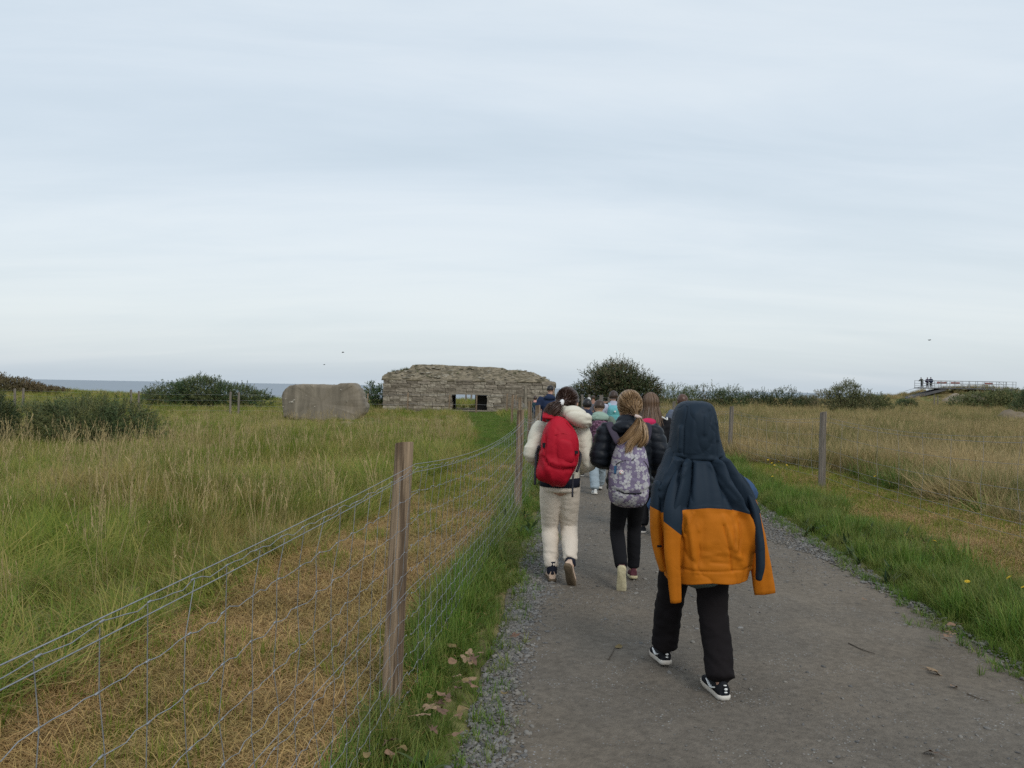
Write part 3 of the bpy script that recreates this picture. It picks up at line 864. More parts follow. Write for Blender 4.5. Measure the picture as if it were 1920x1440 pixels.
# ------------------------------------------------------------------ grass
M_lush = blade_mat('lush_grass', (0.064, 0.155, 0.016), (0.16, 0.26, 0.032), (0.25, 0.205, 0.075), 0.5, 2.2, 0.55, 0.28, 1)
M_field = blade_mat('field_grass', (0.11, 0.20, 0.022), (0.30, 0.305, 0.048), (0.42, 0.31, 0.125), 0.8, 0.38, 0.6, 0.38, 4, 0.47, 0.63)
M_fieldR = blade_mat('dry_field_grass', (0.115, 0.145, 0.036), (0.25, 0.22, 0.08), (0.43, 0.32, 0.155), 0.95, 0.30, 0.6, 0.32, 14, 0.38, 0.56)
M_stalk = blade_mat('dry_stalks', (0.36, 0.27, 0.13), (0.52, 0.41, 0.23), (0.30, 0.24, 0.11), 0.6, 0.5, 0.7, 0.15, 6)
M_straw = blade_mat('cut_straw', (0.31, 0.178, 0.065), (0.54, 0.355, 0.155), (0.28, 0.21, 0.065), 0.7, 1.6, 0.7, 0.1, 8)
M_sprout = blade_mat('new_sprouts', (0.15, 0.21, 0.02), (0.26, 0.30, 0.04), (0.20, 0.2, 0.05), 0.5, 2.0, 0.55, 0.3, 7)
rg = np.random.default_rng(42)
def stalk_tuft(n, h, rng):
    """thin dry stems with a loose seed head"""
    gs = []
    V, F, T = [], [], []
    def rib(p0, p1, w0, w1, tone):
        d = np.array(p1) - np.array(p0); s = np.cross(d, (rng.normal(), rng.normal(), 0.2)); s /= max(np.linalg.norm(s), 1e-6)
        k = len(V)
        V.extend([p0 + s * w0 / 2, p0 - s * w0 / 2, p1 - s * w1 / 2, p1 + s * w1 / 2]); F.append((k, k + 1, k + 2, k + 3)); T.extend([tone] * 4)
    for i in range(n):
        a = rng.uniform(0, 6.28); hh = h * rng.uniform(0.65, 1.15); ln = rng.uniform(0.03, 0.32); tone = rng.uniform()
        d = np.array((math.cos(a), math.sin(a), 0)); p = np.array((rng.normal(0, 0.05), rng.normal(0, 0.05), 0.0))
        ang = ln * 0.4; pts = [p.copy()]
        for s in range(4):
            p = p + (d * math.sin(ang) + np.array((0, 0, math.cos(ang)))) * hh / 4; ang += ln * 0.35; pts.append(p.copy())
        for s in range(4): rib(pts[s], pts[s + 1], 0.0042, 0.0034, tone)
        if rng.uniform() < 0.75:
            for q in range(6):
                b = pts[3] + (pts[4] - pts[3]) * (0.25 + 0.75 * q / 6)
                e = b + (pts[4] - pts[3]) * 0.22 + rng.normal(0, 0.008, 3) + np.array((0, 0, -0.006))
                rib(b, e, 0.008, 0.004, min(1, tone + 0.2))
    return np.array(V), np.array(F), np.array(T)

def protos_of(fn, k, material):
    out = []
    for i in range(k):
        v, f, t = fn(i); out.append(proto('kind', v, f, material, t))
    return out
lush = protos_of(lambda i: blades(30, (0.13, 0.18, 0.22, 0.26)[i % 4], 0.0055, 0.06, 0.40, 1.3, rg), 6, M_lush)
turf = protos_of(lambda i: blades(44, 0.10, 0.005, 0.09, 0.5, 1.0, rg, 2), 4, M_lush)
field_near = protos_of(lambda i: blades(40, (0.30, 0.38, 0.46)[i % 3], 0.0062, 0.11, 0.40, 2.1, rg, 5), 6, M_field)
field_far = protos_of(lambda i: blades(60, (0.30, 0.38, 0.44)[i % 3], 0.012, 0.28, 0.36, 1.7, rg, 3), 5, M_field)
fieldR_near = protos_of(lambda i: blades(40, (0.34, 0.42, 0.5)[i % 3], 0.006, 0.11, 0.36, 1.7, rg, 5), 6, M_fieldR)
fieldR_far = protos_of(lambda i: blades(60, (0.40, 0.5, 0.56)[i % 3], 0.012, 0.28, 0.26, 1.0, rg, 3), 5, M_fieldR)
stalks = protos_of(lambda i: stalk_tuft(7, (0.62, 0.72, 0.82)[i % 3], rg), 6, M_stalk)
def straw_tuft(i):
    n = 85
    V, F, T = [], [], []
    for k in range(n):
        p = np.array((rg.normal(0, 0.085), rg.normal(0, 0.085), rg.uniform(0.003, 0.026))); a = rg.uniform(0, 6.28); L = rg.uniform(0.025, 0.09); el = rg.normal(0.06, 0.22)
        d = np.array((math.cos(a) * math.cos(el), math.sin(a) * math.cos(el), math.sin(el))); s = np.array((-math.sin(a), math.cos(a), 0)) * rg.uniform(0.0006, 0.0014)
        m = p + d * L * 0.5 + np.array((0, 0, rg.uniform(0, 0.012))); e = p + d * L; e[2] = max(e[2], 0.003); tone = rg.uniform()
        k0 = len(V); V.extend([p - s, p + s, m + s, m - s, e + s * 0.4, e - s * 0.4]); F.extend([(k0, k0 + 1, k0 + 2, k0 + 3), (k0 + 3, k0 + 2, k0 + 4, k0 + 5)]); T.extend([tone] * 6)
    return np.array(V), np.array(F), np.array(T)
straw = protos_of(straw_tuft, 6, M_straw)
sprout = protos_of(lambda i: blades(9, 0.085, 0.0045, 0.035, 0.22, 0.5, rg, 2), 4, M_sprout)

def in_view(x, y, margin=0.6, near=-0.5):
    return (np.abs(x) < (y * 0.70 + margin)) & (y > near)
def pts_in(n, x0, x1, y0, y1, keep):
    x = RNG.uniform(x0, x1, n); y = RNG.uniform(y0, y1, n)
    k = keep(x, y); x, y = x[k], y[k]
    return x, y
def fin(x, y, sink=0.01): return np.c_[x, y, gz(x, y) - sink]
def windy(x, y, k=0.55, ax=0.12):
    n = len(x); rz = RNG.uniform(0, 6.283, n); P = np.c_[x, y]
    dx = k * fbm(P, 0.55, 71, 2) + RNG.normal(0, ax, n); dy = k * fbm(P, 0.55, 83, 2) + RNG.normal(0, ax, n)
    c, s = np.cos(rz), np.sin(rz)
    return np.c_[c * dx + s * dy, -s * dx + c * dy, rz]
def wild(n, ax=0.12): return np.c_[RNG.normal(0, ax, n), RNG.normal(0, ax, n), RNG.uniform(0, 6.283, n)]

def near_thing(x, y):
    """inside the bunker or the slab"""
    b = (np.abs(x - bunker.location.x) < (W1 - W0) / 2 + 0.1) & (y > BD - 0.25) & (y < BD + 8)
    s = (np.abs(x - sb.x) < 2.05) & (y > SD + 0.05) & (y < SD + 2.0)
    return b | s
stripL0 = lambda y: fenceL(y) - 1.50 + 0.15 * sstep(10, 18, y) + 0.10 * vnoise(np.c_[y, y * 0], 1.1, 8)
def mown_far(x, y): return (y > 16) & (y < BD) & (x > fenceL(y) - 1.45 - 0.6 * sstep(30, 45, y)) & (x < fenceL(y) - 0.1)

# left field, long grass
def left_ok(x, y): return (x < stripL0(y)) & in_view(x, y) & ~near_thing(x, y) & ~mown_far(x, y) & (y < cliff(x) - 1)
def add_zone(name, spec, ok, protos_n, protos_f, label, dens_noise_seed):
    P, S, I = [], [], []
    np_ = len(protos_n)
    for (y0, y1, dens, far, s0, s1) in spec:
        w = 0.70 * y1 + 1.5
        area = (2 * w) * (y1 - y0)
        x, y = pts_in(int(area * dens), -w, w, y0, y1, ok)
        nn = vnoise(np.c_[x, y], 0.8, dens_noise_seed)
        s = (s0 + (s1 - s0) * RNG.uniform(0, 1, len(x))) * (1 + 0.30 * nn + 0.18 * vnoise(np.c_[x, y], 2.3, dens_noise_seed + 2))
        s = s * (1 - 0.5 * np.exp(-((x - sb.x) / 3.2) ** 2 - ((y - SD + 2.5) / 3.0) ** 2))
        P.append(fin(x, y)); S.append(s)
        I.append(RNG.integers(0, len(protos_f), len(x)) + np_ if far else RNG.integers(0, np_, len(x)))
    P, S, I = np.concatenate(P), np.concatenate(S), np.concatenate(I)
    return scatter(name, P, protos_n + protos_f, label, 'grass', S, windy(P[:, 0], P[:, 1]), I)
NEARF = [(1.0, 8, 70, False, 0.6, 0.95), (8, 15, 48, False, 0.65, 1.0), (15, 26, 20, True, 0.5, 0.8), (26, 45, 9, True, 0.45, 0.75), (45, 86, 2.6, True, 0.7, 1.1)]
add_zone('long_grass', NEARF, left_ok, field_near, field_far, 'long green and tan grass filling the field on the left of the fence', 31)
def right_ok(x, y): return (x > fenceR(y) + 0.88 - 1.15 * sstep(13.5, 17, y) + 0.12 * vnoise(np.c_[y, y * 0], 0.9, 3)) & in_view(x, y) & (y < cliff(x) - 1)
add_zone('dry_grass', [(3.0, 9, 75, False, 0.75, 1.1), (9, 16, 50, False, 0.85, 1.2), (16, 27, 21, True, 0.75, 1.05), (27, 50, 9, True, 0.75, 1.05), (50, 136, 1.9, True, 0.8, 1.3)], right_ok, fieldR_near, fieldR_far,
         'tall dry tan grass filling the field on the right of the fence', 33)
# beyond the end of the path, between the fences, in front of and around the bunker
def mid_ok(x, y): return (x > fenceL(y) - 0.1) & (x < fenceR(y) + 0.6) & (y > 36) & ~near_thing(x, y) & ~((x > pathL(y) - 0.1) & (x < pathR(y) + 0.1)) & (y < cliff(x) - 1)
x, y = pts_in(9000, -10, 22, 36, 88, mid_ok)
scatter('rough_grass', fin(x, y), protos_of(lambda i: blades(46, 0.36, 0.012, 0.25, 0.3, 1.2, rg, 3), 3, M_field), 'rough grass growing round the far end of the path', 'grass', RNG.uniform(0.6, 1.1, len(x)), wild(len(x)))
x, y = pts_in(2600, 4.5, 9, 4.5, 16, lambda a, b: (a > fenceR(b) + 0.85) & (a < fenceR(b) + 2.6 + 0.8 * vnoise(np.c_[a, b], 0.7, 3)) & in_view(a, b) & (vnoise(np.c_[a, b], 0.8, 23) > -0.25))
scatter('green_weeds', fin(x, y), protos_of(lambda i: blades(34, (0.26, 0.34, 0.4)[i % 3], 0.009, 0.12, 0.5, 1.9, rg, 4), 4, M_lush), 'green weeds growing among the dry grass behind the right fence', 'weeds', RNG.uniform(0.7, 1.2, len(x)), wild(len(x), 0.2))
# seed stalks
def stalk_keep(x, y): return (left_ok(x, y) | right_ok(x, y)) & (vnoise(np.c_[x, y], 0.35, 77) + RNG.uniform(-0.9, 0.9, len(x)) > 0.05)
P, S = [], []
for y0, y1, dens in ((1.2, 5.5, 4), (5.5, 9, 8), (9, 18, 10), (18, 32, 6.0), (32, 60, 1.3)):
    w = 0.7 * y1 + 1
    x, y = pts_in(int(2 * w * (y1 - y0) * dens), -w, w, y0, y1, stalk_keep)
    P.append(fin(x, y)); S.append(RNG.uniform(0.6, 1.1, len(x)) * (1 - 0.25 * sstep(15, 32, y) * (x < 0)))
P = np.concatenate(P); S = np.concatenate(S)
scatter('seed_stalks', P, stalks, 'thin dry seed stalks standing above the long grass', 'grass', S, wild(len(P), 0.10))
# lush verges
def vergeL(x, y):
    e = pathL(y) + 0.05 * fbm(np.c_[y, y * 0], 2.2, 2, 3) - 0.02
    f = fenceL(y)
    inner = f - 0.10 - 0.14 * vnoise(np.c_[y, y * 0 + 3], 0.9, 5)
    return (x < e) & (x > inner)
def vergeR(x, y):
    e = pathR(y) + 0.08 * fbm(np.c_[y, y * 0], 2.2, 6, 3)
    return (x > e) & (x < fenceR(y) - 0.62 + 0.45 * sstep(13, 17, y) + 0.2 * vnoise(np.c_[y, y * 0 + 7], 0.8, 5) - 0.1 * sstep(9, 5, y))
P, S, I = [], [], []
for y0, y1, dens, s0, s1 in ((-0.3, 6, 560, 0.5, 1.0), (6, 12, 300, 0.6, 1.05), (12, 24, 150, 0.75, 1.15), (24, 40, 60, 0.9, 1.4)):
    for ok, x0, x1 in ((vergeL, -1.6, 1.4), (vergeR, 1.9, 5.4)):
        x, y = pts_in(int((x1 - x0) * (y1 - y0) * dens), x0, x1, y0, y1, lambda a, b: ok(a, b) & in_view(a, b, 1.0))
        edge = np.minimum(np.abs(x - pathL(y)), np.abs(x - pathR(y)))
        s = RNG.uniform(s0, s1, len(x)) * (0.45 + 0.55 * sstep(0.0, 0.28, edge)) * (1 + 0.3 * vnoise(np.c_[x, y], 1.7, 61))
        P.append(fin(x, y)); S.append(s); I.append(RNG.integers(0, 6, len(x)))
x, y = pts_in(30000, -3, 1.2, 16, 46, lambda a, b: mown_far(a, b))     # green mown ride towards the bunker
P.append(fin(x, y)); S.append(RNG.uniform(0.6, 1.0, len(x))); I.append(RNG.integers(6, 10, len(x)))
P, S, I = np.concatenate(P), np.concatenate(S), np.concatenate(I)
scatter('verge_grass', P, lush + turf, 'lush green grass along both edges of the path', 'grass', S, wild(len(P), 0.16), I)
# broad leaved weeds in the verges, and stray tufts creeping into the gravel
rng5 = np.random.default_rng(5)
dock = protos_of(lambda i: blades(9, 0.13, 0.030, 0.02, 0.75, 0.9, rng5, 4), 4, M_gorse)
P = []
for ok, x0, x1, nn in ((vergeL, -1.6, 1.4, 900), (vergeR, 1.9, 5.4, 1500)):
    x, y = pts_in(nn, x0, x1, 0.5, 15, lambda a, b: ok(a, b) & in_view(a, b, 0.5) & (vnoise(np.c_[a, b], 1.1, 19) > 0.05)); P.append(fin(x, y, -0.02))
P = np.concatenate(P); scatter('verge_weeds', P, dock, 'broad leaved weeds among the grass of the path verges', 'weeds', RNG.uniform(0.5, 1.1, len(P)), wild(len(P), 0.25))
P = []
yy = RNG.uniform(1.5, 16, 1500); oo = np.abs(RNG.normal(0, 0.09, 1500)); k = RNG.uniform(0, 1, 1500) < 0.5
xx = np.where(k, pathL(yy) + oo, pathR(yy) - oo)
scatter('stray_grass', np.c_[xx, yy, gz(xx, yy) + 0.008], protos_of(lambda i: blades(12, 0.09, 0.0045, 0.03, 0.6, 1.0, rng5, 2), 3, M_lush), 'stray grass creeping from the verges into the gravel', 'grass', RNG.uniform(0.4, 1.0, 1500), wild(1500, 0.2))
# cut straw on the mown strips, with new sprouts
def mownL(x, y): return (x > stripL0(y) - 0.1) & (x < fenceL(y) + 0.0) & (y < 19)
def mownR(x, y): return (x > fenceR(y) - 0.80) & (x < fenceR(y) + 1.0) & (y < 16)
P, S = [], []
for y0, y1, dens in ((0.8, 7, 330), (7, 10, 190), (10, 14, 90), (14, 19, 35)):
    for ok, x0, x1, fr in ((mownL, -3.4, 0.6, 1.0), (mownR, 3.6, 6.2, 0.9)):
        x, y = pts_in(int((x1 - x0) * (y1 - y0) * dens * fr), x0, x1, y0, y1, lambda a, b: ok(a, b) & in_view(a, b, 0.8))
        P.append(fin(x, y, -0.014)); S.append(RNG.uniform(0.8, 1.4, len(x)))
P, S = np.concatenate(P), np.concatenate(S)
scatter('cut_straw', P, straw, 'brown cut grass lying on the mown strips beside the fences', 'straw', S, wild(len(P), 0.12))
P, S = [], []
for y0, y1, dens in ((0.8, 7, 290), (7, 13, 330), (13, 19, 260)):
    for ok, x0, x1, fr in ((mownL, -3.4, 0.6, 1.0), (mownR, 3.6, 6.2, 0.9)):
        x, y = pts_in(int((x1 - x0) * (y1 - y0) * dens * fr), x0, x1, y0, y1,
                      lambda a, b: ok(a, b) & in_view(a, b, 0.8) & (vnoise(np.c_[a, b], 2.2, 91) + 0.9 * sstep(6, 13, b) + (0.45 * sstep(-0.5, -0.05, a - fenceL(b)) if ok is mownL else 0.25) > RNG.uniform(-0.1, 0.8, len(a))))
        P.append(fin(x, y, -0.01)); S.append(RNG.uniform(0.6, 1.3, len(x)))
P, S = np.concatenate(P), np.concatenate(S)
scatter('grass_sprouts', P, sprout, 'bright yellow green sprouts coming through the cut grass', 'grass', S, wild(len(P), 0.14))

# tufts and small weeds on the bunker top
x = RNG.uniform(ox[2], ox[-3], 80); t = RNG.uniform(0.1, 1, 80) ** 0.8
y = t * 1.5; z = np.minimum(np.interp(x, ox, oz) - 0.02, WT + y * 0.58)
k = (vnoise(np.c_[x, y], 1.1, 5) > 0.05) | (np.abs(x - bx(772)) < 0.5)
scatter('bunker_weeds', np.c_[x + bunker.location.x, y + BD, z + bg][k], protos_of(lambda i: blades(30, 0.16, 0.010, 0.08, 0.5, 1.0, rg, 2), 3, M_gorse_far),
        'weeds and grass tufts rooted in the crumbling bunker top', 'weeds', RNG.uniform(0.5, 1.2, k.sum()), wild(k.sum(), 0.3))

# ------------------------------------------------------------------ gravel
def stone(i):
    v, f = sphere_geo((0, 0, 0), (1.0, 0.75, 0.45), 7, 5)
    v = v * (1 + 0.35 * vnoise(v + i * 7.3, 1.3, i)[:, None]) + RNG.normal(0, 0.06, v.shape)
    f3 = []
    for q in f: f3 += [(q[0], q[1], q[2])] + ([(q[0], q[2], q[3])] if len(q) == 4 else [])
    return v, np.array(f3)
M_grav = blade_mat('gravel_stone', (0.10, 0.097, 0.095), (0.24, 0.232, 0.222), (0.16, 0.14, 0.11), 0.5, 3.0, 0.85, 0.0, 3)
gp = []
for i in range(8):
    v, f = stone(i); gp.append(proto('kind', v, f, M_grav, np.full(len(v), (i + 0.5) / 8)))
P, S = [], []
def gl(a, b): return (a - pathL(b))
for y0, y1, dens in ((1.6, 5, 1900), (5, 9, 1900), (9, 16, 1400), (16, 30, 500)):
    x, y = pts_in(int(1.0 * (y1 - y0) * dens), 0, 1, y0, y1, lambda a, b: a >= 0)
    off = np.abs(RNG.normal(0, 0.14, len(x))) - 0.08; wL = 0.075 + 0.09 * sstep(3.6, 2.6, y) + 0.16 * sstep(4.8, 6.0, y) * sstep(8.5, 6.5, y) + 0.08 * vnoise(np.c_[y, y * 0 + 5], 0.9, 13) + 0.05 * vnoise(np.c_[y, y * 0], 1.2, 3)
    xl = pathL(y) + (RNG.uniform(-0.07, 1.0, len(x)) ** 1 * wL) + np.abs(RNG.normal(0, 0.09, len(x)))
    P.append(np.c_[xl, y, gz(xl, y) + 0.018]); S.append(np.minimum(RNG.lognormal(math.log(0.0070), 0.5, len(x)), 0.022))
    n2 = int((y1 - y0) * dens * 0.8)
    y2 = RNG.uniform(y0, y1, n2); wR = 0.05 + 0.10 * sstep(4.5, 6, y2) + 0.55 * sstep(6.3, 8.5, y2) * sstep(13, 9.5, y2) + 0.15 * sstep(9, 12, y2)
    xr = pathR(y2) + 0.08 - RNG.uniform(0, 1, n2) ** 1.3 * wR - np.abs(RNG.normal(0, 0.05, n2))
    kk = RNG.uniform(0, 1, n2) < np.clip(wR / 0.45, 0.12, 1)
    xr, y2 = xr[kk], y2[kk]
    P.append(np.c_[xr, y2, gz(xr, y2) + 0.022]); S.append(RNG.lognormal(math.log(0.0085), 0.4, len(xr)))
# scattered over the whole path
n = 42000
y = 1.7 + 20 * RNG.uniform(0, 1, n) ** 1.4; t = RNG.uniform(0, 1, n); x = pathL(y) * (1 - t) + pathR(y) * t
k = vnoise(np.c_[x, y], 0.9, 15) + 0.8 * sstep(4.5, 7, y) > RNG.uniform(-0.4, 1.2, n)
x, y, t = x[k], y[k], t[k]
P.append(np.c_[x, y, gz(x, y) + 0.013 + 0.010 * np.sin(t * math.pi) ** 0.6]); S.append(np.minimum(RNG.lognormal(math.log(0.0045), 0.55, len(x)), 0.022))
P, S = np.concatenate(P), np.concatenate(S)
v_ = in_view(P[:, 0], P[:, 1], 0.3)
P, S = P[v_], S[v_]
scatter('gravel', P, gp, 'grey gravel heaped along the path edges and strewn over the path', 'gravel', S, np.c_[RNG.normal(0, 0.3, len(P)), RNG.normal(0, 0.3, len(P)), RNG.uniform(0, 6.28, len(P))])
# ------------------------------------------------------------------ fences
def wood_mat(name, col, col2, red=None):
    m = mat(name, col, 0.9, 0.35, 11.0, 1.0, 22, col2=col2, c2scale=9.0, c2amt=1.0, stretch=(3.2, 3.2, 0.16), c2lo=0.46, c2hi=0.60, spec=0.15)
    return m
M_post = wood_mat('chestnut_post', (0.32, 0.235, 0.16), (0.125, 0.088, 0.06))
M_postend = mat('sawn_end', (0.33, 0.26, 0.19), 0.85, 0.25, 30, 0.4, 60)
M_post_grey = wood_mat('grey_post', (0.23, 0.20, 0.17), (0.15, 0.13, 0.11))
M_wire = mat('galvanised_wire', (0.30, 0.31, 0.325), 0.45, 0.15, 40, 0, metal=0.55, spec=0.5)
M_wire_old = mat('dull_wire', (0.22, 0.22, 0.22), 0.6, 0.2, 40, 0, metal=0.4)

def split_post(height, r, seed, n=34, m=40):
    """cleft round post: bark ridges, one flatter sawn face, a slightly slanted top"""
    rng = np.random.default_rng(seed)
    a = np.arange(n) / n * 2 * math.pi
    zs = np.linspace(-0.25, height, m)
    V = []
    amp = 1 + 0.07 * np.sin(a * 2 + seed) + (rng.uniform(-0.11, 0.09, n) if n > 12 else 0) * (np.cos(a - 0.2) < 0.55)
    amp[(np.cos(a - 0.2) > 0.72)] *= 0.86          # the flatter face on its right
    bend = rng.normal(0, 0.006, 2)
    for i, z in enumerate(zs):
        t = i / (m - 1)
        rr = r * (1.06 - 0.10 * t) * amp * (1 + 0.04 * np.array([math.sin(z * 9 + k * 1.7 + seed) for k in range(n)]))
        wob = np.array((math.sin(z * 2.3 + seed), math.cos(z * 1.9 + seed))) * 0.007
        zz = z + (0.012 * np.cos(a) if i == m - 1 else 0)
        V.append(np.c_[rr * np.cos(a) + wob[0], rr * np.sin(a) + wob[1], np.full(n, z) + (0.01 * np.cos(a + 1.0) if i == m - 1 else 0)])
    V = np.concatenate(V); F = grid_faces(m, n, True)
    mb = MB(); mb.add(V, F)
    top = V[-n:]
    c = len(V)
    mb.add([top.mean(0) + np.array((0, 0, 0.004))], [])
    mb.f += [((m - 1) * n + j, (m - 1) * n + (j + 1) % n, c) for j in range(n)]; mb.mi += [1] * n
    return mb.mesh('post')

def wire_path(pts, r, n=4): return tube_geo(pts, r, n, 1, False, (0, 0, 1))

def build_fence(name, label, spans_d, xfun, post_h, seed, post_mats, near_spans, heights, lean, radius=0.052, skip_posts=(), stay=0.15, wr=0.00118, sagf=0.11, wiremat=None):
    rng = np.random.default_rng(seed)
    base = Vector((float(xfun(spans_d[0])), spans_d[0], 0))
    root = thing(name, base, label, 'fence')
    tops = []
    for i, d in enumerate(spans_d):
        x = float(xfun(d)); z = gz1(x, d); lx, ly = lean[i % len(lean)]
        tops.append((x, d, z, lx, ly))
        if i in skip_posts: continue
        o = link('post', split_post(post_h * rng.uniform(0.98, 1.02), radius * rng.uniform(0.92, 1.08), seed + i), post_mats, root)
        o.location = Vector((x, d, z)) - base
        o.rotation_euler = (ly, lx, rng.uniform(-0.3, 0.3))
    # wires follow the posts, sag between them and kink at each stay
    for h_i, h in enumerate(heights):
        straight = isinstance(h, tuple)
        hh = h[0] if straight else h
        mb = MB()
        for s in range(len(spans_d) - 1):
            x0, d0, z0, lx0, ly0 = tops[s]; x1, d1, z1, lx1, ly1 = tops[s + 1]
            L = math.hypot(x1 - x0, d1 - d0); ns = max(6, int(round(L / stay)))
            near = s < near_spans
            sub = 4 if near else 1
            if not near: ns = max(6, ns // 3)
            k = np.arange(ns * sub + 1) / (ns * sub)
            sg = sagf * (0.45 if s == 0 else 1.0) * (0.25 + 0.75 * hh / 1.15) * (0.9 if straight else 1.0)
            zz = z0 + (z1 - z0) * k + hh - 4 * sg * k * (1 - k)
            X = x0 + lx0 * hh + (x1 + lx1 * hh - x0 - lx0 * hh) * k + radius * 1.05
            D = d0 + (d1 - d0) * k
            if not straight and near:
                ph = np.arange(len(k)) % sub
                zz = zz + np.where(ph == 0, 0.003, np.where(ph == 2, -0.004, 0.0)) + rng.normal(0, 0.003, len(k))
                X = X + rng.normal(0, 0.002, len(k)) + 0.012 * np.sin(k * 9 + hh * 5)
            v, f = wire_path(np.c_[X, D, zz] - np.array(base), wr * (1.25 if straight else 1.0), 4 if near else 3)
            mb.add(v, f)
            if near and not straight:
                for q in range(ns + 1):
                    if D[q * sub] < 0.3: continue
                    c = np.array((X[q * sub], D[q * sub], zz[q * sub])) - np.array(base)
                    mb.add(*tube_geo([c - (0, 0.007, 0), c + (0, 0.007, 0)], wr * 1.9, 5, 1, True, (1, 0, 0)))
        mb.build('wire', wiremat or M_wire, root, True)
    hs = [h for h in heights if not isinstance(h, tuple)]
    far = MB()
    for s in range(len(spans_d) - 1):
        x0, d0, z0, lx0, ly0 = tops[s]; x1, d1, z1, lx1, ly1 = tops[s + 1]
        L = math.hypot(x1 - x0, d1 - d0); ns = max(6, int(round(L / stay)))
        for q in range(1, ns):
            k = q / ns
            if s >= near_spans and q % 2: continue
            d = d0 + (d1 - d0) * k
            if d < 0.35: continue
            pts = []
            for h in hs:
                sg = sagf * (0.45 if s == 0 else 1.0) * (0.25 + 0.75 * h / 1.15)
                pts.append((x0 + lx0 * h + (x1 + lx1 * h - x0 - lx0 * h) * k + radius * 1.05 + 0.012 * math.sin(k * 9 + h * 5) + rng.normal(0, 0.004),
                            d + rng.normal(0, 0.010), z0 + (z1 - z0) * k + h - 4 * sg * k * (1 - k)))
            P = np.array(pts) - np.array(base)
            v, f = tube_geo(P, wr, 4 if s < near_spans else 3, 1, False, (0, 1, 0))
            if s < near_spans: MB().add(v, f).build('stay_wire', wiremat or M_wire, root, True)
            else: far.add(v, f)
    if far.n: tag(far.build('far_netting', wiremat or M_wire, root), kind='stuff')
    return root

NET = [1.115, 1.0, 0.875, 0.75, 0.64, 0.53, 0.43, 0.34, 0.25, 0.16, 0.07]
build_fence('wire_fence', 'galvanised netting fence on brown wooden posts along the left edge of the path', [-1.95, 3.57, 9.1, 14.6, 20.0, 25.5, 31.0], fenceL, 1.225, 3,
            [M_post, M_postend], 2, NET + [(1.132,), (1.095,), (0.56,)], [(0.02, 0.0), (0.022, 0.01), (0.004, 0.0), (-0.01, 0), (0.02, 0), (0.0, 0)])
build_fence('wire_fence', 'thin wire fence on pale grey posts along the right edge of the path', [1.0, 6.5, 12.0, 17.5, 23.0, 28.5, 34.0, 40.0], fenceR, 1.21, 21,
            [M_post_grey, M_postend], 0, [1.12, (1.06,), 0.86, 0.62, 0.42, (0.30,), 0.18], [(0.0, 0), (0.0, 0), (0.0, 0.0), (0.02, 0), (0.0, 0.02)], 0.053, wiremat=M_wire_old, sagf=0.10, stay=0.3, wr=0.0022)

def line_fence(name, label, pts, post_h, mats, rad, heights, wr, lean=0.02, seed=5):
    rng = np.random.default_rng(seed)
    base = Vector((pts[0][0], pts[0][1], 0))
    root = thing(name, base, label, 'fence')
    for i, (x, d) in enumerate(pts):
        o = link('post', split_post(post_h * rng.uniform(0.95, 1.05), rad, seed + i, 8, 6), mats, root)
        o.location = (x - base.x, d - base.y, gz1(x, d)); o.rotation_euler = (rng.normal(0, lean), rng.normal(0, lean), 0)
    for h in heights:
        P = []
        for (x0, d0), (x1, d1) in zip(pts[:-1], pts[1:]):
            for k in (0, .25, .5, .75):
                x, d = x0 + (x1 - x0) * k, d0 + (d1 - d0) * k
                P.append((x - base.x, d - base.y, gz1(x, d) + h - 0.04 * math.sin(k * math.pi)))
        x, d = pts[-1]; P.append((x - base.x, d - base.y, gz1(x, d) + h))
        MB().add(*tube_geo(P, wr, 3, 1, False, (0, 0, 1))).build('wire', M_wire_old, root)
    return root
def pp(px, d): return (at(px, 750, d).x, d)
line_fence('post_fence', 'wire fence on pale posts crossing the field left of the concrete slab', [pp(-60, 44), pp(28, 43.5), pp(43, 44), pp(247, 42), pp(261, 42.5), pp(433, 41), pp(448, 41.5), pp(600, 43)], 1.22, [M_post_grey, M_postend], 0.065, [1.1, 0.8, 0.5, 0.25], 0.004)
line_fence('post_fence', 'thin fence standing close in front of the bunker wall', [pp(600, 43.2), pp(690, 44.0), pp(765, 43.5), pp(842, 43.5), pp(893, 43.5), pp(950, 43.2), pp(968, 43.0)], 1.12, [M_post, M_postend], 0.045, [1.08, 0.55], 0.0055, seed=9)
line_fence('post_fence', 'far fence posts seen through the bunker opening', [pp(846, 70), pp(874, 71), pp(884, 70), pp(912, 72)], 1.5, [M_post_grey, M_postend], 0.08, [1.3], 0.006, seed=12)
line_fence('post_fence', 'row of pale posts beside the far bend of the path under the tall bush', [pp(1093, 41), pp(1104, 41.5), pp(1128, 41), pp(1150, 42), pp(1178, 43)], 1.2, [M_post_grey, M_postend], 0.065, [1.1, 0.6], 0.005, seed=14)
line_fence('post_fence', 'pair of pale stakes in the grass below the viewing platform', [pp(1752, 88), pp(1758.5, 88)], 1.5, [M_post_grey, M_postend], 0.06, [1.0], 0.005, seed=15)

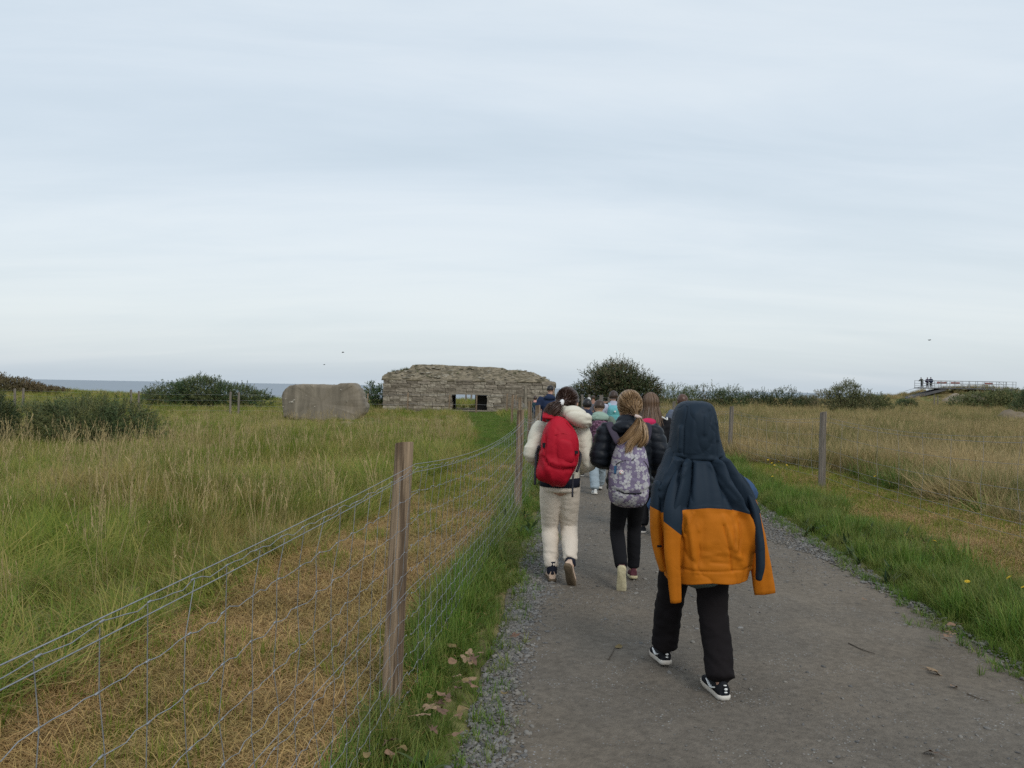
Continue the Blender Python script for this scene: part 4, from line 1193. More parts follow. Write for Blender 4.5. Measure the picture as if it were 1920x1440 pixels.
# ------------------------------------------------------------------ viewing platform
PD = 125.0
K = PD / F_PX
p0 = at(1730, 727, PD)
plat = thing('viewing_platform', (p0.x, PD, 0), 'grey metal viewing platform with railings and stairs on the far right mound', 'platform')
def qx(px): return at(px, 727, PD).x - p0.x
def qz(py, px=1815): return at(px, py, PD).z
M_steel = mat('grey_steel', (0.30, 0.31, 0.32), 0.6, 0.1, 1, 0, metal=0.2)
M_deck = mat('deck_boards', (0.10, 0.10, 0.105), 0.8, 0.15, 1, 0)
M_red = mat('red_panel', (0.26, 0.11, 0.10), 0.7, 0.1, 1, 0)
dz = qz(727.5)
MB().box(((qx(1774) + qx(1906)) / 2, 1.2, dz - 0.1), (qx(1906) - qx(1774), 2.6, 0.2)).build('deck', M_deck, plat)
MB().box(((qx(1729) + qx(1774)) / 2, 1.2, dz - 0.12), (qx(1774) - qx(1729), 2.6, 0.16)).build('deck', M_deck, plat)
for side in (0.0, 2.4):
    for px in (1729.5, 1741, 1752, 1763, 1775.5, 1781, 1791, 1805, 1818, 1833, 1846, 1860, 1873, 1886, 1899, 1905):
        MB().tube([(qx(px), side, dz), (qx(px), side, dz + 1.12)], 0.04, 6).build('railing_post', M_steel, plat)
    for h in (0.25, 0.65, 1.1):
        MB().tube([(qx(1729.5), side, dz + h), (qx(1905), side, dz + h)], 0.03, 5).build('rail', M_steel, plat)
for a, b in ((1757, 1775), (1783, 1800), (1847, 1862)):
    MB().box(((qx(a) + qx(b)) / 2, 0.06, dz + 0.78), (qx(b) - qx(a), 0.04, 0.28)).build('information_panel', M_red, plat)
rmp = MB(); rmp.add([(qx(1774), 0, dz - 0.05), (qx(1774), 2.4, dz - 0.05), (qx(1700), 2.4, qz(748)), (qx(1700), 0, qz(748)), (qx(1774), 0, dz - 0.45), (qx(1774), 2.4, dz - 0.45), (qx(1700), 2.4, qz(753)), (qx(1700), 0, qz(753))],
                    [(0, 1, 2, 3), (7, 6, 5, 4), (0, 3, 7, 4), (1, 5, 6, 2), (3, 2, 6, 7), (0, 4, 5, 1)])
rmp.build('ramp', M_deck, plat)
for side in (0.0, 2.4):
    MB().tube([(qx(1774), side, dz + 1.0), (qx(1712), side, qz(735))], 0.03, 5).build('ramp_rail', M_steel, plat)
for i in range(7):
    MB().box((qx(1892 + i * 2.6), -0.5, dz - 0.25 - i * 0.20), (0.26, 1.6, 0.05)).build('stair_step', M_steel, plat)
for px in (1800, 1850, 1862, 1884, 1900):
    MB().tube([(qx(px), 0.6, dz - 0.1), (qx(px), 0.6, -0.5)], 0.09, 6).build('support', M_steel, plat)
MB().tube([(qx(1872), 0, dz + 1.1), (qx(1890), -0.9, dz - 0.4)], 0.03, 5).build('stair_rail', M_steel, plat)
# stone rubble bank and sandy spoil mounds
M_bank = mat('rubble_bank', (0.27, 0.22, 0.165), 0.95, 0.4, 0.9, 1.0, 2.2, col2=(0.15, 0.12, 0.085), c2scale=0.8, c2amt=0.7)
M_spoil = mat('bare_earth', (0.20, 0.155, 0.105), 0.95, 0.25, 0.5, 0.6, 2)
def mound(name, px, d, w, dep, h, label, material, seed):
    x = at(px, 745, d).x
    u, t = np.meshgrid(np.linspace(-1, 1, 34), np.linspace(-1, 1, 20))
    r = np.hypot(u, t); hh = h * np.clip(1 - r ** 2, 0, 1) ** 0.7 * (1 + 0.3 * fbm(np.c_[u.ravel() * 2, t.ravel() * 2], 1.5, seed, 3).reshape(u.shape))
    X, Y = x + u * w, d + t * dep
    Zg = gz(X, Y)
    V = np.c_[(X - x).ravel(), (Y - d).ravel(), (Zg + hh - 0.06).ravel()]
    return tag(link(name, mesh_np(name, V, np.array(grid_faces(20, 34)), True), material, None, (x, d, 0)), label, 'mound')
mound('rubble_mound', 1812, 117, 3.8, 3, 1.5, 'pale stony rubble bank under the middle of the viewing platform', M_bank, 3)
mound('earth_mound', 1800, 96, 2.6, 3, 0.9, 'low bare earth mound in the grass in front of the platform', M_spoil, 4)
mound('earth_mound', 1922, 46, 1.9, 2.2, 0.85, 'sandy earth mound cut by the right edge above the dry grass', M_spoil, 5)
# ------------------------------------------------------------------ people: shared builders
M_skin = mat('skin', (0.50, 0.29, 0.21), 0.55, 0.08, 12, 0.05, 90, spec=0.35)
def cloth(name, col, rough=0.85, var=0.10, bump=0.015, sheen=0.0, col2=None, bscale=160, vscale=5, crease=0.3): return mat(name, col, rough, var, vscale, bump, bscale, sheen=0.0, spec=0.14, col2=col2, c2scale=6, c2amt=0.5, crease=crease)
M_rubber = mat('white_rubber', (0.62, 0.58, 0.52), 0.7, 0.14, 14, 0.1, 60, col2=(0.42, 0.34, 0.26), c2scale=7, c2amt=0.5)

def V3(*a): return np.array(a, float)
def ik(a, b, l1, l2, pole):
    a, b, pole = map(lambda q: np.asarray(q, float), (a, b, pole))
    d = b - a; L = np.linalg.norm(d); L2 = min(L, (l1 + l2) * 0.999)
    if L > L2: b = a + d / L * L2; d = b - a; L = L2
    u = d / L; x = (l1 * l1 - l2 * l2 + L * L) / (2 * L); h = math.sqrt(max(l1 * l1 - x * x, 0))
    p = pole - u * (pole @ u); p /= max(np.linalg.norm(p), 1e-6)
    return a + u * x + p * h

def rotm(pitch, yaw):
    """pitch lifts the heel (turns about x), then yaw about z"""
    return np.array(Matrix.Rotation(yaw, 3, 'Z') @ Matrix.Rotation(-pitch, 3, 'X'))

SH_T = [0.0, 0.04, 0.14, 0.30, 0.50, 0.70, 0.86, 0.96, 1.0]
SH_W = [0.55, 0.78, 0.86, 0.82, 0.90, 1.0, 0.92, 0.62, 0.25]
SH_H = [0.70, 0.95, 1.00, 0.98, 0.86, 0.62, 0.46, 0.36, 0.26]
def shoe(root, ball, pitch, yaw, L, m_up, m_sole, k=1.0, stripes=None, m_heel=None):
    """a trainer; ball = where the ball of the foot touches; returns the ankle point"""
    w, h, s = 0.152 * L, 0.30 * L, 0.105 * L
    n = 14
    R = rotm(pitch, yaw); B = np.asarray(ball, float)
    def tr(P): return (np.asarray(P, float) - V3(0, 0.72 * L, 0)) @ R.T + B
    a = np.arange(n) / n * 2 * math.pi
    ca, sa = np.cos(a), np.sin(a)
    ca = np.sign(ca) * np.abs(ca) ** 0.75; sa = np.sign(sa) * np.abs(sa) ** 0.75
    V = []
    for t, ww, hh in zip(SH_T, SH_W, SH_H):
        top = s * 0.6 + hh * h; z0 = s * 0.5
        V.append(np.c_[ww * w * ca * (0.93 - 0.22 * (sa > 0.4) * (t < 0.55)), np.full(n, t * L + (0.012 if t == 0 else 0)), z0 + (top - z0) * (sa + 1) / 2])
    mb = MB(); mb.add(tr(np.concatenate(V)), grid_faces(len(SH_T), n, True))
    for i, rev in ((0, False), (len(SH_T) - 1, True)):
        ring = list(range(i * n, i * n + n)); mb.f.append(tuple(ring if rev else ring[::-1])); mb.mi.append(0)
    up = mb.build('shoe', m_up, root, True)
    tt = np.linspace(0, 1, 18); wi = np.interp(tt, SH_T, SH_W) * w
    wi[0] *= 0.8
    right = np.c_[wi, tt * L]; left = np.c_[-wi[::-1], tt[::-1] * L]
    ol = np.vstack([right, left]); c = V3(0, L / 2)
    rings = []
    for z, kk in ((0.0, 0.0), (0.0, 0.93), (s * 0.2, 1.02), (s * 0.85, 1.05), (s, 0.98)):
        P = c + (ol - c) * kk
        rings.append(np.c_[P, z + 0.10 * L * np.clip((P[:, 1] / L - 0.8), 0, 1) ** 1.3])
    so = MB(); so.add(tr(np.concatenate(rings)), grid_faces(5, len(ol), True)); so.build('sole', m_sole, up, True)
    if m_heel is not None:
        q = MB()
        for zz, hh in ((0.42, 0.10), (0.62, 0.16), (0.82, 0.08)):
            q.add(*(lambda v, f: (tr(v), f))(*sphere_geo((0, -0.004 + 0.010 * (zz > .7), s * 0.5 + h * zz), (0.009, 0.006, hh * h * 0.5), 8, 6)))
        q.build('heel_mark', m_heel, up, True)
        q = MB()
        for sx in (-1, 1):
            P = [(sx * w * 0.86, 0.22 * L, s + h * 0.30), (sx * w * 0.86, 0.36 * L, s + h * 0.16), (sx * w * 0.90, 0.62 * L, s + h * 0.40)]
            q.add(*(lambda v, f: (tr(v), f))(*tube_geo(P, [(0.004, 0.003), (0.011, 0.004), (0.003, 0.003)], 8, 4)))
        q.build('swoosh_mark', m_heel, up, True)
    return tr([(0, 0.20 * L, s + 0.62 * h)])[0], tr([(0, 0.17 * L, s + 1.15 * h)])[0]

def hand(mb, wrist, d, palm_n, size, curl=0.5, mirror=1):
    d = np.asarray(d, float); d /= np.linalg.norm(d)
    nrm = np.asarray(palm_n, float); nrm = nrm - d * (nrm @ d); nrm /= np.linalg.norm(nrm)
    s = np.cross(d, nrm) * mirror
    W = np.asarray(wrist, float)
    mb.tube([W - d * 0.02, W + d * size * 0.2, W + d * size * 0.45], [(size * .16, size * .13), (size * .22, size * .11), (size * .23, size * .09)], 10, 2, side=tuple(s))
    for i, (o, L) in enumerate(((-0.165, 0.36), (-0.055, 0.44), (0.055, 0.48), (0.165, 0.43))):
        b = W + d * size * 0.42 + s * o * size * 1.15
        c1, c2 = curl * 0.7, curl * 1.6
        p1 = b + (d * math.cos(c1) + nrm * math.sin(c1)) * L * size * 0.5
        p2 = p1 + (d * math.cos(c2) + nrm * math.sin(c2)) * L * size * 0.5
        mb.tube([b - d * 0.015, b, p1, p2], [size * .05, size * .052, size * .047, size * .036], 8, 2)
    b = W + d * size * 0.12 + s * 0.17 * size
    p1 = b + (d * 0.6 + s * 0.7 + nrm * 0.25) * size * 0.22; p2 = p1 + (d * 0.9 + s * 0.15 + nrm * 0.5) * size * 0.2
    mb.tube([b - s * 0.01, p1, p2], [size * .062, size * .055, size * .042], 8, 2)

def head_geo(mb, C, hh, yaw=0.0, tilt=0.0):
    """head with jaw, nose, brow, lips and ears; C centre, hh height chin to crown"""
    hw, hd = hh * 0.345, hh * 0.42
    t = MB()
    t.add(*sphere_geo((0, -hh * 0.03, hh * 0.10), (hw, hd, hh * 0.40), 22, 16))
    t.tube([(0, hh * 0.16, -hh * 0.42), (0, hh * 0.16, -hh * 0.25), (0, hh * 0.13, 0.0), (0, hh * 0.10, hh * 0.2)], [(hw * .42, hd * .35), (hw * .72, hd * .55), (hw * .9, hd * .66), (hw * .85, hd * .7)], 16, 3)
    t.tube([(0, hd * 0.86, hh * 0.06), (0, hd * 1.06, -hh * 0.07), (0, hd * 0.92, -hh * 0.12)], [hh * .035, hh * .055, hh * .05], 8, 2)
    t.tube([(-hw * .55, hd * .78, hh * .10), (0, hd * .88, hh * .11), (hw * .55, hd * .78, hh * .10)], [hh * .03, hh * .035, hh * .03], 8, 2, side=(0, 0, 1))
    t.tube([(-hw * .32, hd * .80, -hh * .22), (0, hd * .90, -hh * .215), (hw * .32, hd * .80, -hh * .22)], [hh * .02, hh * .035, hh * .02], 8, 2, side=(0, 0, 1))
    for s in (-1, 1):
        t.add(*sphere_geo((s * hw * 1.02, -hh * 0.01, -hh * 0.03), (hh * .035, hh * .075, hh * .12), 8, 6))
    R = np.array(Matrix.Rotation(yaw, 3, 'Z') @ Matrix.Rotation(-tilt, 3, 'X'))
    V = t.verts() @ R.T + np.asarray(C)
    mb.add(V, t.f)
    return R, hw, hd

def hair_cap(C, R, rad, k=1.06, seed=0, low=-0.62, fringe=0.35, rough=0.05, nu=40, nv=26):
    """thick shell of short hair; leaves the face free"""
    v, f = sphere_geo((0, 0, 0), (1, 1, 1), nu, nv)
    front = np.clip(v[:, 1], -1, 1)
    line = np.where(front > 0.0, low + (fringe - low) * sstep(-0.05, 0.55, front), low)
    inside = v[:, 2] > line
    th = np.arctan2(v[:, 0], v[:, 1])
    dis = k + rough * fbm(v * 4, 1.3, seed, 3) + 0.012 * np.sin(th * 60 + 5 * vnoise(v, 3, seed))
    w = v * np.asarray(rad) * dis[:, None]
    inn = v * np.asarray(rad) * 0.97
    edge = sstep(0.0, 0.12, v[:, 2] - line)
    w = inn + (w - inn) * edge[:, None]
    F = [q for q in f if all(inside[i] for i in q)]
    return w @ R.T + np.asarray(C), F

def strands_geo(paths, w, rng):
    """ribbons along paths (n,k,3) turned to face outwards"""
    P = np.asarray(paths); n, k, _ = P.shape
    T = np.gradient(P, axis=1); T /= np.maximum(np.linalg.norm(T, axis=2, keepdims=True), 1e-9)
    c = P.reshape(-1, 3).mean(0)
    O = P - c; S = np.cross(T, O + rng.normal(0, 0.03, (n, 1, 3))); S /= np.maximum(np.linalg.norm(S, axis=2, keepdims=True), 1e-9)
    ww = w * rng.uniform(0.6, 1.3, (n, 1, 1)) * np.r_[np.ones(k - 3), 0.8, 0.5, 0.12][None, :, None]
    V = np.stack([P - S * ww / 2, P + S * ww / 2], 2).reshape(-1, 3)
    F = []
    idx = np.arange(n * k * 2).reshape(n, k, 2)
    F = np.stack([idx[:, :-1, 0], idx[:, :-1, 1], idx[:, 1:, 1], idx[:, 1:, 0]], -1).reshape(-1, 4)
    tone = np.repeat(rng.uniform(0, 1, n), k * 2)
    return V, F, tone

def hair_mat(name, c1, c2):
    m = bpy.data.materials.new(name); m.use_nodes = True
    n, l = m.node_tree.nodes, m.node_tree.links; b = n['Principled BSDF']
    b.inputs['Roughness'].default_value = 0.42; b.inputs['Specular IOR Level'].default_value = 0.45
    a = n.new('ShaderNodeAttribute'); a.attribute_name = 'tone'
    x = n.new('ShaderNodeMix'); x.data_type = 'RGBA'; l.new(a.outputs['Fac'], x.inputs['Factor'])
    x.inputs['A'].default_value = (*c1, 1); x.inputs['B'].default_value = (*c2, 1); l.new(x.outputs['Result'], b.inputs['Base Color'])
    return m

def cloth_folds(co, seed, amp=0.006, horiz=1.0, vert=0.5):
    a = fbm(co * V3(4, 4, 13), 1.0, seed, 3); b = fbm(co * V3(12, 12, 3.5), 1.0, seed + 5, 3)
    c = fbm(co * V3(5, 5, 9) + 3.3, 1.0, seed + 11, 2)
    return amp * (horiz * (0.5 - np.abs(a)) + vert * (0.5 - np.abs(b)) - 1.1 * np.exp(-np.abs(c) / 0.09))

def person(loc, H, label, feet, top, legs, arms=None, rz=0.0, lean=0.02, sx=0.0, head=(0, 0, 0, 0), skin_voxel=0.009, vox=0.014, hair=None,
           top_mat=None, leg_mat=None, shoe_mat=None, sole_mat=None, puff=1.0, leg_r=(0.066, 0.052, 0.042), hem=0.47, hands=True, top_fold=0.006, leg_fold=0.006,
           quilt=0.0, shoe_len=None, sock_mat=None, hood=None, hip_w=0.052, seed=1, heel_mat=None, group=None, wide=1.0, leg_end=0.0):
    """one walking figure seen from behind: body (one continuous skin), top, trousers, shoes, hair"""
    root = thing('person', loc, label, 'person', group, rz)
    hipz, shz = 0.505 * H, 0.805 * H
    def up(x, y, z): return V3(x + sx * max(0, (z - hipz)) , y + lean * max(0, z - hipz) / 0.5, z)
    L = shoe_len or 0.158 * H
    ank = []
    for (bx_, by_, bz_, pitch, yaw) in feet:
        ank.append(shoe(root, (bx_, by_, bz_), math.radians(pitch), math.radians(yaw), L, shoe_mat, sole_mat or M_rubber, m_heel=heel_mat))
    body = MB()
    hipL, hipR = V3(-hip_w * H, 0, hipz), V3(hip_w * H, 0, hipz)
    knees = []
    tro = MB()
    for hp, (an, an2), sgn in ((hipL, ank[0], -1), (hipR, ank[1], 1)):
        kn = ik(hp, an, 0.250 * H, 0.232 * H, (0.05 * sgn, 1, 0))
        knees.append(kn)
        body.tube([hp + V3(0, 0, 0.02), (hp + kn) / 2, kn, (kn + an) / 2, an, an - V3(0, 0, 0.02)], [0.042 * H, 0.038 * H, 0.028 * H, 0.027 * H, 0.019 * H, 0.019 * H], 10, 2)
        r0, r1, r2 = (q * H / 1.0 for q in leg_r)
        end = an + (kn - an) * (0.06 + leg_end) 
        tro.tube([hp + V3(0, 0, 0.03 * H), hp + (kn - hp) * 0.3, hp + (kn - hp) * 0.7, kn, kn + (end - kn) * 0.35, kn + (end - kn) * 0.75, end],
                 [r0, r0 * 0.98, (r0 + 2 * r1) / 3, r1, r1 * 0.98, (r1 + r2) / 2, r2], 18, 3)
    if legs == 'pants':
        tro.tube([(0, 0, hipz - 0.03 * H), (0, 0, hipz + 0.03 * H), (0, 0, hipz + 0.10 * H)], [((hip_w + leg_r[0]) * H * 0.93, leg_r[0] * H * 1.15), ((hip_w + leg_r[0]) * H * 0.96, leg_r[0] * H * 1.22), (0.095 * H, 0.068 * H)], 22, 3)
    me = voxel_mesh(tro, vox, 3, 'trousers')
    def tf(co, no):
        d = cloth_folds(co, seed, leg_fold * 0.6, 0.8, 0.5)
        for kn, (an, _a) in zip(knees, ank):
            near = np.exp(-(np.linalg.norm((co - kn) * V3(1, 1, 0.8), axis=1) / 0.12) ** 2)
            low_ = np.exp(-(np.linalg.norm(co - an - V3(0, 0, 0.05), axis=1) / 0.13) ** 2)
            d = d + leg_fold * 1.6 * (near * 0.6 + low_ * 1.2) * (0.45 - np.abs(fbm(co * V3(6, 6, 20) + V3(0, 0, 1) * (co[:, :1] * 9), 1.0, seed + 9, 2)))
        return d
    displace(me, tf)
    link('trousers', me, leg_mat, root)
    # torso, arms
    shL, shR = up(-0.112 * H * wide, 0, shz), up(0.112 * H * wide, 0, shz)
    arms = arms or [((-0.19 * H, 0.02, 0.62 * H), (-0.17 * H, 0.14, 0.50 * H)), ((0.19 * H, 0.02, 0.62 * H), (0.17 * H, 0.14, 0.50 * H))]
    body.tube([up(0, 0, hipz - .04 * H), up(0, 0, 0.6 * H), up(0, 0, 0.72 * H), up(0, 0, 0.79 * H), up(0, 0.005, 0.83 * H)],
              [(0.085 * H, 0.055 * H), (0.075 * H, 0.05 * H), (0.085 * H, 0.058 * H), (0.085 * H, 0.045 * H), (0.035 * H, 0.035 * H)], 14, 3)
    hx, hy, hyaw, htilt = head
    hh = 0.158 * H if H < 1.6 else 0.142 * H
    C = up(hx, 0.02 + hy, H - hh * 0.5)
    body.tube([up(0, 0, 0.80 * H), up(hx * 0.4, 0.01 + hy * .4, 0.85 * H), C - V3(0, 0.01, hh * 0.18)], [0.042 * H, 0.034 * H, 0.036 * H], 12, 2)
    Rh, hw, hd = head_geo(body, C, hh, hyaw, htilt)
    tp = MB()
    for sh, (el, wr), sgn in ((shL, arms[0], -1), (shR, arms[1], 1)):
        el, wr = np.asarray(el, float), np.asarray(wr, float)
        body.tube([sh, (sh + el) / 2, el, (el + wr) / 2, wr], [0.030 * H, 0.026 * H, 0.022 * H, 0.022 * H, 0.016 * H], 10, 2)
        if hands: hand(body, wr, (wr - el), (-sgn * 0.8, 0.4, 0.3), 0.115 * H * 0.95, 0.55, sgn)
        p = puff
        tp.tube([sh + V3(-sgn * 0.02, 0, 0.0), sh + (el - sh) * 0.25, sh + (el - sh) * 0.65, el, el + (wr - el) * 0.4, el + (wr - el) * 0.93],
                [0.044 * H * p, 0.047 * H * p, 0.043 * H * p, 0.042 * H * p, 0.038 * H * p, 0.026 * H * p], 16, 3)
    p = puff; q = wide
    tp.tube([up(0, 0, hem * H), up(0, 0, hem * H + 0.05 * H), up(0, 0, 0.60 * H), up(0, 0, 0.70 * H), up(0, 0.0, 0.765 * H), up(0, 0.0, 0.805 * H), up(0, 0.005, 0.835 * H), up(0, 0.01, 0.86 * H)],
            [(0.108 * H * q * (p + 1) / 2, 0.080 * H * p), (0.110 * H * q * (p + 1) / 2, 0.082 * H * p), (0.106 * H * q, 0.078 * H * p), (0.112 * H * q, 0.080 * H * p), (0.112 * H * q, 0.070 * H * p), (0.088 * H * q, 0.055 * H), (0.055 * H, 0.046 * H), (0.045 * H, 0.043 * H)], 24, 3)
    me = voxel_mesh(tp, vox, 4, 'jacket')
    def jf(co, no):
        d = cloth_folds(co, seed + 3, top_fold)
        for (el, wr) in arms:
            d = d + top_fold * 1.0 * np.exp(-(np.linalg.norm(co - V3(*el), axis=1) / 0.10) ** 2) * (0.5 - 1.2 * np.abs(fbm(co * V3(9, 14, 22), 1.0, seed + 2, 2)))
        if quilt: d = d + quilt * (np.abs(np.sin(co[:, 2] * math.pi / 0.062 + 0.3 * vnoise(co, 6, seed) + np.where(np.abs(co[:, 0]) > 0.14, co[:, 0] * 6, 0))) ** 0.6 - 0.5)
        return d
    displace(me, jf)
    link(top, me, top_mat, root)
    bm_ = voxel_mesh(body, skin_voxel, 2, 'body')
    link('body', bm_, M_skin, root)
    info = dict(root=root, C=C, R=Rh, rad=V3(hw, hd, hh * 0.5) * V3(1.02, 1.0, 0.84), hh=hh, up=up, H=H, ank=ank)
    if hair:
        v, f = hair_cap(C + Rh @ V3(0, -hh * .03, hh * .08), Rh, V3(hw, hd, hh * 0.42), seed=seed, **{k: v for k, v in hair.items() if k != 'mat'})
        MB().add(v, f).build('hair', hair['mat'], root, True)
    return info

def pillow(outline, T, y0=0.0, n=72, m=13, p=2.6, tilt=0.0, smooth=3, back=0.03):
    """stuffed fabric shape: outline in x,z, bulging by T towards -y"""
    P = np.asarray(outline, float)
    for _ in range(smooth):
        Q = np.roll(P, -1, 0); P = np.stack([0.75 * P + 0.25 * Q, 0.25 * P + 0.75 * Q], 1).reshape(-1, 2)
    P = densify(P, n); c = P.mean(0)
    rings = []
    for s in np.sin(np.linspace(0, 1, m) * math.pi / 2):
        Q = c + (P - c) * s
        rings.append(np.c_[Q[:, 0], np.full(n, y0 - T * (1 - s ** p) ** 0.5), Q[:, 1]])
    for s, y in ((1.0, y0 + back * 0.5), (0.93, y0 + back), (0.0, y0 + back)):
        Q = c + (P - c) * s
        rings.append(np.c_[Q[:, 0], np.full(n, y), Q[:, 1]])
    V = np.concatenate(rings)
    ang = np.arctan2(P[:, 1] - c[1], P[:, 0] - c[0]); o = np.argsort(ang); A, Rr = ang[o], np.hypot(*(P - c).T)[o]
    A3 = np.r_[A - 2 * math.pi, A, A + 2 * math.pi]; R3 = np.r_[Rr, Rr, Rr]
    def surf(x, z):
        r = math.hypot(x - c[0], z - c[1]); s = min(r / float(np.interp(math.atan2(z - c[1], x - c[0]), A3, R3)), 1.0)
        return y0 - T * (1 - s ** p) ** 0.5
    return V, grid_faces(len(rings), n, True), surf

def on_surf(surf, pts, off=-0.003): return [(x, surf(x, z) + off, z) for x, z in pts]
def straps(bag, sh_z, half, bottom_z, y_back, material, H, lean_y=0.0, fall=0.0):
    """two shoulder straps going over the shoulders, round the front and back under the arms"""
    for s in (-1, 1):
        x = s * half
        P = [(x * 0.9, y_back, sh_z - 0.03), (x, y_back + 0.03, sh_z + 0.02), (x, y_back + 0.11, sh_z + 0.045), (x * 1.05, y_back + 0.21, sh_z - 0.03), (x * 1.2, y_back + 0.25, sh_z - 0.16),
             (x * 1.6, y_back + 0.20, sh_z - 0.30), (x * 1.75, y_back + 0.08, bottom_z + 0.05), (x * 1.3, y_back, bottom_z)]
        MB().tube(P, [(0.026, 0.008)] * 6 + [(0.012, 0.004)] * 2, 10, 4, side=(1, 0, 0)).build('strap', material, bag, True)
# ------------------------------------------------------------------ the boy with a coat hung over his head
def G(px, d): x = at(px, 900, d).x; return x, d, gz1(x, d) + 0.021
M_black_sweat = cloth('black_sweatpants', (0.011, 0.009, 0.010), 0.9, 0.2)
M_blue_sweat = cloth('blue_sweatshirt', (0.045, 0.085, 0.17), 0.9, 0.12)
M_shoe_blk = cloth('black_mesh_shoe', (0.015, 0.016, 0.02), 0.75)
M_white = mat('white_trim', (0.72, 0.72, 0.70), 0.6, 0.05, 10)
ax, ay, az = G(1306, 3.90)
ka = 3.83 / F_PX
def lx(px): return (px - 1306) * ka
def lz(py): return at(1306, py, 3.83).z - az
boy = person((ax, ay, az), 1.40, 'child in black sweatpants walking with an orange and navy coat hung over the head', 
             [(-0.115, 0.36, 0.0, 5, 6), (0.070, -0.06, 0.0, 0, 9)], 'sweatshirt', 'pants',
             arms=[((-0.200, 0.05, lz(955)), (-0.11, 0.22, lz(915))), ((0.278, 0.02, lz(928)), (0.12, 0.20, lz(900)))], wide=0.50, puff=0.76,
             lean=0.03, top_mat=M_blue_sweat, leg_mat=M_black_sweat, shoe_mat=M_shoe_blk, heel_mat=M_white, leg_r=(0.066, 0.053, 0.046), skin_voxel=0.008, vox=0.010, shoe_len=0.245,
             hair=dict(mat=hair_mat('brown_hair_a', (0.05, 0.03, 0.02), (0.09, 0.055, 0.03))), seed=3, hem=0.45, head=(0, 0.02, 0, 0.15), leg_fold=0.008)
# green shirt tail below the coat
st_ = MB(); st_.tube([(lx(1316), -0.005, lz(1094)), (lx(1316), -0.005, lz(1070)), (lx(1316), 0.0, lz(1020))], [(0.125, 0.115), (0.128, 0.118), (0.12, 0.11)], 28, 3)
link('shirt', voxel_mesh(st_, 0.010, 3, 'shirt'), cloth('grey_green_shirt', (0.10, 0.13, 0.125)), boy['root'])

def two_tone(name, c_top, c_low, z0, slope=0.0, wob=0.004, x0=0.0, curve=0.0):
    m = cloth(name, c_low, 0.62, 0.10, 0.015, 0.05, bscale=220, vscale=8, crease=0.18)
    n, l = m.node_tree.nodes, m.node_tree.links; b = n['Principled BSDF']; src = b.inputs['Base Color'].links[0].from_socket
    t = n.new('ShaderNodeTexCoord'); s = n.new('ShaderNodeSeparateXYZ'); l.new(t.outputs['Object'], s.inputs[0])
    def mth(op, a, bb):
        x = n.new('ShaderNodeMath'); x.operation = op
        for i, v in enumerate((a, bb)):
            if hasattr(v, 'links'): l.new(v, x.inputs[i])
            else: x.inputs[i].default_value = v
        return x.outputs[0]
    dx = mth('SUBTRACT', s.outputs['X'], x0)
    e = mth('ADD', mth('SUBTRACT', s.outputs['Z'], z0), mth('MULTIPLY', dx, slope))
    e = mth('ADD', e, mth('MULTIPLY', mth('MULTIPLY', dx, dx), curve))
    mr = n.new('ShaderNodeMapRange'); mr.inputs['From Min'].default_value = -0.001; mr.inputs['From Max'].default_value = 0.001; l.new(e, mr.inputs[0])
    x = n.new('ShaderNodeMix'); x.data_type = 'RGBA'; l.new(mr.outputs[0], x.inputs['Factor']); l.new(src, x.inputs['A']); x.inputs['B'].default_value = (*c_top, 1)
    l.new(x.outputs['Result'], b.inputs['Base Color'])
    return m
NAVY, ORANGE = (0.0155, 0.027, 0.043), (0.47, 0.142, 0.008)
coat = thing('coat', (ax, ay, az), 'navy and orange hooded coat hung over the nearest child like a cape', 'coat')
rows = [(753.5, 1291, 1316), (756, 1281, 1326), (761, 1273, 1333), (772, 1267, 1338), (790, 1263.5, 1342), (815, 1260.5, 1346), (838, 1256, 1352), (855, 1249, 1360), (870, 1242, 1370), (888, 1233, 1386), (908, 1225, 1400),
        (935, 1221, 1409), (965, 1222, 1412), (1000, 1230, 1411), (1040, 1241, 1406), (1066, 1248, 1403), (1083, 1251, 1401)]
yb = [-0.03, -0.075, -0.100, -0.122, -0.135, -0.138, -0.130, -0.120, -0.128, -0.150, -0.172, -0.195, -0.208, -0.215, -0.214, -0.210, -0.208]
yc = [0.04, 0.035, 0.03, 0.03, 0.03, 0.03, 0.03, 0.02, 0.01, 0.0, 0.0, 0.0, 0.0, 0.0, 0.0, 0.0, 0.0]
rr = np.array(rows); zr = np.array([lz(p) for p in rr[:, 0]])
tt = np.linspace(0, 1, 150); src = np.linspace(0, 1, len(rows))
def along(v): return catmull(np.asarray(v, float)[:, None], 10)[:, 0]
zz_ = along(zr); xl = along([lx(q) for q in rr[:, 1]]); xr_ = along([lx(q) for q in rr[:, 2]]); yb_ = along(yb); yc_ = along(yc)
NS = 150
S = np.linspace(-1, 1, NS)
V = []
for i in range(len(zz_)):
    a = (xr_[i] - xl[i]) / 2; cx = (xr_[i] + xl[i]) / 2; b = yc_[i] - yb_[i]
    t = i / (len(zz_) - 1)
    Phi = math.radians(128 - 18 * sstep(0.4, 0.7, t))
    ph = S * Phi
    sn, cs = np.sin(ph), np.cos(ph)
    pw = 0.80 if t > 0.45 else 0.92
    V.append(np.c_[cx + a * np.sign(sn) * np.abs(sn) ** pw, yc_[i] - b * np.sign(cs) * np.abs(cs) ** 0.8, np.full(NS, zz_[i])])
V = np.array(V); NR = len(V)
fl = V.reshape(-1, 3); X_, Z_ = fl[:, 0], fl[:, 2]
def R_(pts, w, amp): return ridge(X_, Z_, [(lx(p), lz(q)) for p, q in pts], w, amp)
back = sstep(0.35, -0.05, fl[:, 1])
D = 0
